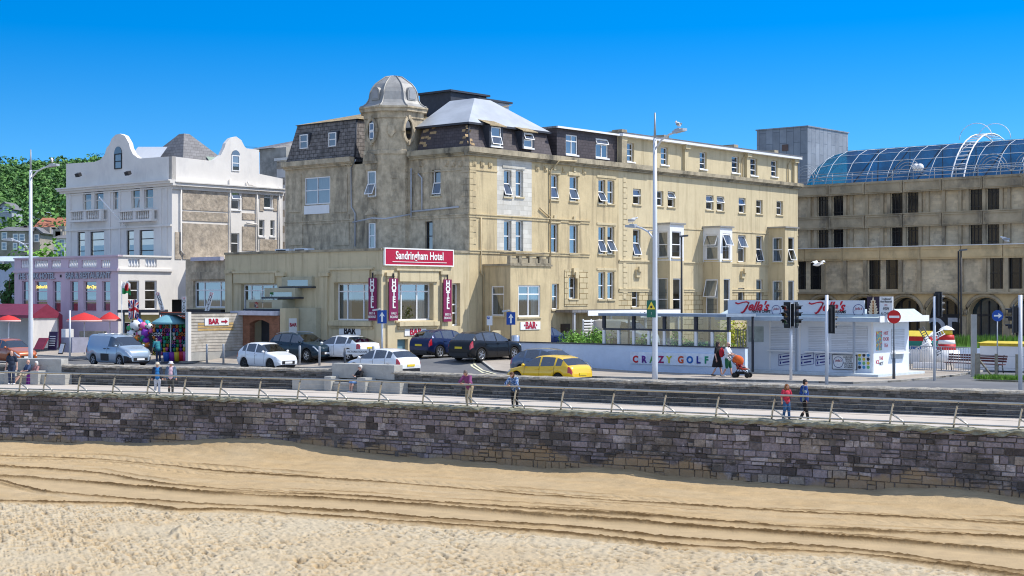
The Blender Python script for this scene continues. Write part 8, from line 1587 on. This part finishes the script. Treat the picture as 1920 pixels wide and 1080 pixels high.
MY = mat('yellow paint', (.65, .5, .04), .5); hut('striped mini golf hut in red, green and blue with a yellow roof by the kiosk', 1717, 92, 1.05, ((M_WHITE, 0, .45), (mat('blue paint', (.03, .12, .35), .5), .45, .54), (mat('green paint', (.02, .20, .16), .5), .54, .70), (mat('red paint', (.5, .02, .02), .5), .70, .84)), 620, MY)
hut('white mini golf hut with a yellow castle top at the right edge', 1905, 84, 1.6, ((M_WHITE, 0, .84), (MY, .84, .94)), 640, MY)
M_RDK = mat('dark red slats', (.11, .03, .03), .7, var=.2); p0 = at(1776, 82.5, .05); p1 = at(1886, 79.5, .05); dv = (p1 - p0).normalized(); nv = V3(dv.y, -dv.x, 0); t = thing('park_bench', 'long dark red slatted bench in front of the mini golf', 'bench', (p0 + p1) / 2, 0)
for nm, z_, o_ in (('seat_slat', .46, .05), ('seat_slat', .46, .18), ('seat_slat', .46, .31), ('back_slat', .62, -.06), ('back_slat', .75, -.1), ('back_slat', .88, -.14)): MB(WORLD).obox((p0 + p1) / 2 + nv * o_ + V3(0, 0, z_), dv * (p1 - p0).length / 2, nv * (.055 if z_ < .5 else .015), (0, 0, .02 if z_ < .5 else .05)).build(nm, M_RDK, t)
for k in (.06, .5, .94): p = p0.lerp(p1, k); MB(WORLD).tube([p + nv * .36, p + nv * .34 + V3(0, 0, .44), p + V3(0, 0, .44), p - nv * .16 + V3(0, 0, .95)], .03, 6).build('leg', M_DARK, t); MB(WORLD).tube([p + V3(0, 0, .44), p - nv * .1], .03, 6).build('leg', M_DARK, t)
M_POST = mat('weathered timber post', (.26, .23, .18), .95, var=.25, scale=4, bump=.4); t = thing('timber_fence', 'weathered timber post and rail fence above the grass strip', 'fence', at(1840, 76.5, 0), 0); tp = [at(1833, 76.8, 0), at(1868, 76.3, 0), at(1907, 75.6, 0), at(1960, 75, 0)]
for i, p in enumerate(tp): MB(WORLD).obox(p + V3(0, 0, .55), (.11 if i == 0 else .06, 0, 0), (0, .08, 0), (0, 0, .65)).build('post', M_POST, t)
MB(WORLD).tube([tp[0] + V3(.1, 0, .85), tp[0] + V3(.75, .1, .05)], .05, 6).build('brace', M_POST, t)
for z_ in (.5, 1.1): MB(WORLD).tube([p + V3(0, 0, z_) for p in tp], .012, 4).build('wire', M_GREYP, t)
x = at(1826, 78, 0); tag(MB(WORLD).obox(x + V3(0, 0, 1.55), (.13, 0, 0), (0, .1, 0), (0, 0, 1.6)).build('concrete_post', M_CONC, loc=tuple(x)), 'tall square concrete post at the end of the barred gate', 'post')
rg = random.Random(12); mb = MB(WORLD)
for _ in range(5200):
    u, v = rg.random(), rg.random(); p = at(1832, 75.6 - 1.5 * v).lerp(at(1990, 73.8 - 1.6 * v), u); g = gz(p.x, p.y) + .09; h = rg.uniform(.06, .26); q = V3(p.x + rg.uniform(-.2, .2), p.y, g); a = rg.uniform(0, 3.14); w = V3(math.cos(a), math.sin(a), 0) * .02; mb.face([q - w, q + w, q + V3(rg.uniform(-.1, .1), rg.uniform(-.1, .1), h)])
for _ in range(1500): q = at(1790 + rg.random() * 150, 93 + rg.random() * 2); h = rg.uniform(.3, .9); w = V3(.05, 0, 0); q = V3(q.x, q.y, .9); mb.face([q - w, q + w, q + V3(rg.uniform(-.1, .1), 0, h)])
tag(mb.build('grass', mat('grass', (.13, .26, .03), .8, var=.3, scale=3, island=.4)), 'strip of bright rough grass by the timber fence', 'grass', kind='stuff')
tag(MB(WORLD).box(at(1775, 95).x, at(1960, 95).x, 92.8, 95.5, -.1, .9).build('raised_bed', M_GW, loc=(at(1870, 94).x, 94, 0)), 'white walled raised bed behind the mini golf', 'planter')
for i, (x0, x1, Y) in enumerate(((1712, 1772, 86), (1790, 1880, 85.5), (1795, 1900, 88.5))): p0, p1 = at(x0, Y, 0), at(x1, Y - 1, 0); tag(MB(WORLD).obox((p0 + p1) / 2 + V3(0, 0, .2), (p1 - p0) / 2, (.0, .12, 0), (0, 0, .16)).build('golf_kerb', M_WHITE, loc=tuple((p0 + p1) / 2)), ('low white mini golf border by the windmill', 'low white mini golf border under the bench', 'low white mini golf border behind the bench')[i], 'border')
# ================================================================== THE LILAC RESTAURANT'S TERRACE AND THE TOY STALL
M_BURG = mat('burgundy canvas', (.22, .03, .06), .5, var=.15, scale=2, bump=.5, bscale=2.5); mz = .75
MPl = PL((0, 1.7), (1, 0), (0, -1)); a1 = MPl.s(60); MQ = PL((a1, 0), (0, 1), (1, 0)); d1 = MQ.s(117); zev, zrd = MQ.z(591, 1.7), MQ.z(570, 3); t = thing('marquee', 'burgundy canvas marquee with a pale side wall in front of the lilac restaurant', 'marquee', TOWN @ Vector((a1 - 3, 3, mz)), TROT)
dm = (1.7 + d1) / 2; mb = MB(); slopeq(mb, [(a1, 1.7, zev), (a1 - 9, 1.7, zev), (a1 - 9, dm, zrd), (a1, dm, zrd)]); slopeq(mb, [(a1, d1, zev), (a1 - 9, d1, zev), (a1 - 9, dm, zrd), (a1, dm, zrd)]); mb.face([(a1, 1.7, zev), (a1, d1, zev), (a1, dm, zrd)]); mb.pbox(PL((a1, 1.7), (-1, 0), (0, -1)), 0, 9, zev - .2, zev - .003, 0, .02); mb.pbox(MQ, 1.7, d1, zev - .2, zev - .003, 0, .02); mb.build('canopy', M_BURG, t)
MB().box(a1 - 9, a1 - .05, d1 - .1, d1 - .05, .5, zev - .2).build('back_wall', M_OFFW, t); MB().pbox(MQ, 1.75, d1 - .35, .5, zev - .22, -.12, -.08).build('side_wall', M_OFFW, t); MB().pbox(MQ, d1 - .28, d1, .5, zev - .2, -.05, .02).build('drape', M_BURG, t)
for q in (0, 3, 6, 8.9): MB().cyl((a1 - q, 1.75, .3), .04, zev - .5, 8).build('pole', M_WHITE, t)
def parasol(label, px, Y, ytop, ybot, r, m, name='parasol', group='red parasols on the terrace', flat=.16):
    p = at(px, Y, .4); t = thing(name, label, 'parasol', p, 0, group); f_ = FR[t]; z1 = zat(ytop, Y) - .4; z0 = zat(ybot, Y) - .4; mb = MB(f_); mb.lathe((0, 0, 0), [(r, z0), (r * .98, z0 + .02), (r * .5, (z0 + z1) / 2 + .06), (.03, z1)], 8); mb.lathe((0, 0, 0), [(r, z0 - .12), (r + .004, z0)], 8, 1); mb.build('canopy', m, t); MB(f_).cyl((0, 0, 0), .035, z1 - .02, 8).build('pole', M_WHITE, t)
    for k in range(8): a = k * math.pi / 4; MB(f_).tube([(0, 0, z1 - .25), (r * .55 * math.cos(a), r * .55 * math.sin(a), (z0 + z1) / 2 - .03)], .012, 4).build('rib', M_GREYP, t)
M_RP = mat('red parasol cloth', (.55, .03, .03), .7, var=.05); M_RPW = mat('pale parasol edge', (.72, .45, .42), .7, var=.1, scale=3)
parasol('red parasol with a pale edge right of the marquee', 158, 97.5, 586, 600, 1.15, [M_RP, M_RPW]); parasol('red parasol beside the white corner of the restaurant', 206, 99.5, 585, 599, .75, [M_RP, M_RPW]); parasol('red parasol under the marquee at the left edge', 16, 98, 591, 600, .8, [M_RP, M_RPW])
def tbox(name, label, cat, px0, px1, Y, y0, y1, m, th=.3, rot=0.0, face=None, tilt=0.0):
    p0, p1 = at(px0, Y), at(px1, Y); z0, z1 = zat(y1, Y), zat(y0, Y); c = (p0 + p1) / 2; t = thing(name, label, cat, (c.x, c.y, z0), rot); w = (p1.x - p0.x) / 2; mb = MB(FR[t]); mb.add([(x, y + tilt * (z / max(z1 - z0, .01)), z) for z in (0, z1 - z0) for (x, y) in ((-w, 0), (w, 0), (w, th), (-w, th))], [(3, 2, 1, 0), (4, 5, 6, 7), (0, 1, 5, 4), (1, 2, 6, 5), (2, 3, 7, 6), (3, 0, 4, 7)]); mb.build('panel', m, t)
    if face: H = z1 - z0; mb = MB(FR[t]); mb.add([(x, -.012 + tilt * (z / H) + y, z) for z in (.1 * H, .92 * H) for (x, y) in ((-w * .85, 0), (w * .85, 0), (w * .85, .01), (-w * .85, .01))], [(3, 2, 1, 0), (4, 5, 6, 7), (0, 1, 5, 4), (1, 2, 6, 5), (2, 3, 7, 6), (3, 0, 4, 7)]); mb.build('sheet', face, t)
    return t
t = tbox('menu_stand', 'tall dark menu board with pale lettering beside the marquee', 'menu board', 88, 106, 96, 622, 656, M_PLUM if False else mat('dark violet board', (.035, .02, .07), .5), .08, TROT * .5, None, .15)
for k in range(6): MB(FR[t]).box(-.22, .22, -.012 + .03 * k, -.004 + .03 * k, .25 + .14 * k, .31 + .14 * k).build('text_line', M_LW, t)
tbox('sandwich_board', 'white leaning sandwich board on the pavement beside the dark counter', 'board', 107, 118, 93.5, 643, 664, M_DARK, .06, -.5, M_SIGNW, .25); tbox('counter', 'grey planter counter with a pale top behind the thin pole', 'counter', 107, 143, 96.2, 633, 661, mat('grey lilac board', (.34, .34, .42), .8), 1.2, TROT); tbox('drinks_fridge', 'pair of white cabinets on the grey counter', 'cabinet', 112, 126, 98.6, 617, 634, M_WHITE, .6, TROT)
tbox('ramp_panel', 'burgundy slatted ramp panel left of the menu board', 'panel', 60, 81, 95.5, 634, 655, M_BURG, .15, TROT * .6, None, .5); tbox('terrace_wall', 'low stone terrace wall behind the silver blue van', 'wall', 143, 200, 97.6, 621, 645, mat('rough cream stone', (.42, .38, .30), .95, var=.3, scale=2, bump=.6), .3, TROT * .6)
p = at(131, 92.5, .6); t = thing('steel_pole', 'thin pale steel pole standing in front of the lilac restaurant', 'pole', p, 0); MB(FR[t]).tube([(0, 0, -.3), (0, 0, zat(582, 92.5) - .6)], .06, 8).build('post', M_GALV, t)
# toy stall
sY = 94.0; t = thing('toy_stall', 'small beach goods stall with dark roof edge and yellow panels behind the van', 'stall', at(275, 97, .6), 0)
for x in (232, 262, 300, 352): MB(WORLD).cyl(tuple(at(x, 98, .4)), .07, zat(586, 98) - .4, 8).build('post', M_GREYP, t)
MB(WORLD).box(at(226, 98).x, at(302, 98).x, 97.2, 100, zat(586, 98), zat(581, 98)).build('roof', M_NAVY, t)
for x0, x1 in ((234, 261), (263, 299)): MB(WORLD).box(at(x0, 98).x, at(x1, 98).x, 98, 98.06, zat(604, 98), zat(590, 98)).build('yellow_panel', mat('cream yellow panel', (.62, .50, .20), .7), t)
MB(WORLD).box(at(226, 98).x, at(352, 98).x, 98.6, 98.7, .3, zat(605, 98)).build('back_wall', M_DARK, t); mb = MB(WORLD); mb.box(at(302, 97).x, at(356, 97).x, 96.9, 97, zat(597, 97), zat(585, 97)); mb.build('fascia', mat('orange red fascia', (.52, .09, .03), .6), t); mb = MB(WORLD); text(mb, 'HOT FOOD', .34, at(326, 96.86, zat(591, 97)), (1, 0, 0), (0, 0, 1), .01, sx=.85); mb.build('lettering', M_LW, t)
parasol('wide teal parasol over the hanging toys', 320, 93, 587, 604, 1.15, [mat('teal canvas', (.16, .36, .42), .7, var=.06)] * 2, 'parasol', None)
COLS = [('red', (.55, .03, .04)), ('blue', (.03, .12, .5)), ('yellow', (.7, .52, .04)), ('green', (.04, .35, .12)), ('purple', (.22, .04, .38)), ('pink', (.65, .12, .32)), ('orange', (.65, .2, .03)), ('white', (.7, .7, .7)), ('teal', (.03, .35, .36))]; CM = {n: mat('toy ' + n, c, .4, var=.05) for n, c in COLS}; rg = random.Random(31)
BALLS = [(254, 610, .34, 'white'), (245, 615, .26, 'green'), (275, 608, .26, 'teal'), (268, 611, .25, 'pink'), (265, 615, .24, 'red'), (252, 616, .22, 'blue'), (246, 626, .28, 'white'), (251, 627, .2, 'white'), (259, 628, .28, 'pink'), (273, 624, .28, 'purple'), (264, 624, .22, 'white'), (268, 632, .22, 'teal'), (256, 634, .2, 'orange'), (274, 638, .22, 'purple'), (263, 636, .2, 'green'), (280, 612, .2, 'white'), (276, 646, .18, 'orange'), (271, 646, .18, 'yellow'), (283, 620, .16, 'pink'), (261, 604, .22, 'blue')]
place = ['high on', 'at the left of', 'at the upper right of', 'near the top of', 'in the middle of', 'behind the white one on', 'low at the left of', 'beside the grey one on', 'near the middle of', 'at the right of', 'in the centre of', 'right of centre on', 'lower left on', 'low at the right of', 'low on', 'at the far right of', 'at the bottom right of', 'at the bottom of', 'at the right edge of', 'at the very top of']
for i, (px, py, r, c) in enumerate(BALLS):
    p = at(px, 93.6 + (i % 3) * .15, zat(py, 93.6)); o = MB(WORLD); o.sphere(p, r, 14, 10); e = o.build('beach_ball', CM[c], loc=tuple(p)); tag(e, f'{"big " if r > .27 else "small " if r < .2 else ""}{c} play ball hanging {place[i]} the cluster beside the stall', 'ball', 'play balls hanging at the stall')
    for k in range(3): m2 = MB(WORLD); a = k * 2.1; d_ = V3(math.cos(a) * .8, -.55, math.sin(a) * .8).normalized(); m2.sphere(p + d_ * r * .72, r * .36, 8, 6); m2.build('spot', CM[COLS[(i + k * 4) % 9][0]] if c != 'white' else M_LB, e)
rk = thing('toy_rack', 'dark display rack under the teal parasol', 'rack', at(318, 93.6, .5), 0); MB(WORLD).box(at(286, 94).x, at(352, 94).x, 93.9, 94.0, .45, zat(604, 94)).build('panel', mat('dark backing', (.04, .03, .04), .9), rk)
for y in (612, 626, 640, 654): MB(WORLD).tube([at(287, 93.8, zat(y, 93.8)), at(351, 93.8, zat(y, 93.8))], .012, 4).build('rail', M_GREYP, rk)
SHP = {'spade': 'T', 'bucket': 'B', 'net': 'N'}
for r_ in range(8):
    for c_ in range(10):
        px = 289 + 6.2 * c_ + rg.uniform(-1.2, 1.2); py = 612 + 7.2 * r_ + rg.uniform(-1, 1); cn = rg.choice(COLS)[0]; p = at(px, 93.55 + rg.uniform(-.12, .1), zat(py, 93.6)); k = rg.choice(('windmill', 'bucket', 'bag')); o = MB(WORLD)
        if k == 'bucket': o.lathe(p, [(.06, -.1), (.1, .1)], 10)
        elif k == 'bag': o.sphere(p, .1, 8, 6, 0, (.9, .5, 1.3))
        else:
            for q in range(4): a = q * math.pi / 2 + .4; o.prism([p, p + V3(.15 * math.cos(a), 0, .15 * math.sin(a)), p + V3(.13 * math.cos(a + .6), .02, .13 * math.sin(a + .6))], (0, .015, 0))
        nm = {'windmill': 'toy_windmill', 'bucket': 'toy_bucket', 'bag': 'net_bag'}[k]; tag(o.build(nm, CM[cn], loc=tuple(p)), f'small {cn} {nm.replace("_", " ")} among many hanging on the rack under the teal parasol', 'toy', f'{cn} {nm.replace("_", " ")}s on the rack')
for i, (px, cn) in enumerate(((312, 'blue'), (323, 'purple'), (332, 'yellow'), (341, 'red'), (347, 'pink'))): p = at(px, 92.9, gz(at(px, 92.9).x, 92.9) + .09); tag(MB(WORLD).lathe(p, [(.16, 0), (.2, .3), (.22, .55), (.2, .56)], 12).build('toy_tub', CM[cn], loc=tuple(p)), f'{cn} tub of toys standing on the ground below the rack', 'tub', 'tubs of toys on the ground')
def flag(label, px, Y, ybot, x0, x1, y0, y1, kind):
    p = at(px, Y, zat(ybot, Y)); t = thing('flag', label, 'flag', p, 0, 'flags flying at the stall'); MB(WORLD).tube([p, at(px - 1, Y, zat(y0 - 2, Y))], .025, 6).build('pole', M_WHITE, t); n, mm_ = 16, 12; P = [[at(x0 + (x1 - x0) * i / n, Y + .12 * math.sin(i * .9 + j * .3), zat(y0 + (y1 - y0) * j / mm_ + 3 * math.sin(i * .5) * (i / n), Y)) for i in range(n + 1)] for j in range(mm_ + 1)]
    mb = MB(WORLD)
    for j in range(mm_):
        for i in range(n):
            u, v = (i + .5) / n - .5, (j + .5) / mm_ - .5
            if kind == 'cross': c = 0 if abs(u) < .07 or abs(v) < .09 else 1 if abs(u) < .13 or abs(v) < .17 else 0 if abs(abs(u) - abs(v)) < .05 else 1 if abs(abs(u) - abs(v)) < .11 else 2
            else: c = 0 if (u * u * 1.4 + v * v) < .09 + .03 * math.sin(9 * u) and abs(v) < .36 else (1 if v < 0 else 3)
            mb.face([P[j][i], P[j][i + 1], P[j + 1][i + 1], P[j + 1][i]], c, True)
    mb.build('cloth', [CM['red'], CM['white'], mat('flag navy', (.02, .03, .22), .8), CM['green']], t)
flag('white and green flag with a red emblem on a thin pole at the stall', 229, 94, 660, 229, 245, 529, 551, 'wales'); flag('red, white and blue crossed flag drooping above the play balls', 246, 94.4, 612, 241, 260, 563, 598, 'cross')
def flutter(label, px, px2, Y, y0, y1, s_):
    a, b = at(px, Y, zat(y1, Y)), at(px2, Y, zat(y0, Y)); t = thing('upright_banner', label, 'banner', a, 0, 'narrow lettered banners over the food counter'); d = (b - a); x = V3(.14, 0, 0); MB(WORLD).obox((a + b) / 2, x, (0, .015, 0), d / 2).build('cloth', M_SIGNW, t); up = d.normalized(); 
    for i, ch in enumerate(s_): mb = MB(WORLD); text(mb, ch, .26, a + d * (.9 - .8 * i / max(1, len(s_) - 1)) + V3(0, -.03, 0), (1, 0, 0), (0, 0, 1), .004); mb.build('lettering', M_RS if i == 0 else M_LB, t)
flutter('white leaning banner with dark letters above the stall roof', 305, 295, 97, 548, 582, 'DONUTS'); flutter('white upright banner reading HOT above the orange fascia', 345, 345, 96.5, 556, 590, 'HOTDOG'); flutter('white tilted banner with a red point above the board wall', 388, 397, 96, 548, 583, 'DONUTS')
# ================================================================== LIGHT, SKY, CAMERA
SUN = Vector((.781, -.015, 1.0)).normalized()
el = math.asin(SUN.z); az = math.atan2(SUN.x, SUN.y)
w = bpy.data.worlds.new('World'); SC.world = w; w.use_nodes = True
N, L = w.node_tree.nodes, w.node_tree.links
sky = N.new('ShaderNodeTexSky'); sky.sky_type = 'NISHITA'; sky.sun_disc = False; sky.sun_elevation = el; sky.sun_rotation = az
sky.air_density = 1.0; sky.dust_density = .1; sky.ozone_density = 2.5; sky.altitude = 50
hs = N.new('ShaderNodeHueSaturation'); hs.inputs['Saturation'].default_value = 1.25; hs.inputs['Value'].default_value = 1.22
tcw = N.new('ShaderNodeTexCoord'); mpw = N.new('ShaderNodeMapping'); mpw.vector_type = 'POINT'; mpw.inputs['Location'].default_value = (0, 0, .17); mpw.inputs['Scale'].default_value = (1, 1, 3.2)
nrm = N.new('ShaderNodeVectorMath'); nrm.operation = 'NORMALIZE'; L.new(tcw.outputs['Generated'], mpw.inputs[0]); L.new(mpw.outputs[0], nrm.inputs[0]); L.new(nrm.outputs[0], sky.inputs[0])
L.new(sky.outputs[0], hs.inputs['Color']); sx = N.new('ShaderNodeSeparateXYZ'); L.new(tcw.outputs['Generated'], sx.inputs[0])
def rng(src, a, b, c, d): m = N.new('ShaderNodeMapRange'); m.interpolation_type = 'SMOOTHSTEP'; [setattr(m.inputs[k + 1], 'default_value', v) for k, v in enumerate((a, b, c, d))]; L.new(src, m.inputs[0]); return m.outputs[0]
def op(o, a, b): m = N.new('ShaderNodeMath'); m.operation = o; L.new(a, m.inputs[0]); L.new(b, m.inputs[1]); return m.outputs[0]
inland = rng(sx.outputs[1], -.3, .6, 0, 1)                       # deeper blue inland; unseen seaward half paled and brightened to lift the shade
sat = op('MULTIPLY', rng(sx.outputs[2], .02, .20, .50, .66), rng(sx.outputs[2], .25, .5, 1, 0)); one = N.new('ShaderNodeMath'); one.inputs[1].default_value = .80; L.new(op('MULTIPLY', sat, inland), one.inputs[0]); L.new(one.outputs[0], hs.inputs['Saturation'])
L.new(rng(sx.outputs[2], .03, .20, .486, .500), hs.inputs['Hue'])
L.new(rng(inland, 0, 1, 1.5, 1.36), hs.inputs['Value'])
L.new(hs.outputs[0], N['Background'].inputs[0]); N['Background'].inputs[1].default_value = .15
sl = bpy.data.lights.new('sun', 'SUN'); sl.energy = 3.7; sl.angle = R(.5); sl.color = (1, .95, .86)
so = bpy.data.objects.new('sun', sl); COL.objects.link(so); so.rotation_euler = (-SUN).to_track_quat('-Z', 'Y').to_euler(); so.location = (40, 0, 60)
cam = bpy.data.cameras.new('camera'); cam.sensor_width = 36; cam.lens = 36 * F / 1920; cam.shift_y = (HY - 540) / 1920; cam.clip_end = 6000; cam.clip_start = .5
co = bpy.data.objects.new('camera', cam); COL.objects.link(co); co.location = (0, 0, HC); co.rotation_euler = (R(90), 0, 0); SC.camera = co
SC.view_settings.view_transform = 'Standard'; SC.view_settings.look = 'None'; SC.view_settings.exposure = .47; SC.view_settings.gamma = 1
SC.render.engine = 'CYCLES'; SC.cycles.use_denoising = True; SC.cycles.filter_width = 1.1
SC.cycles.max_bounces = 6; SC.cycles.transparent_max_bounces = 12
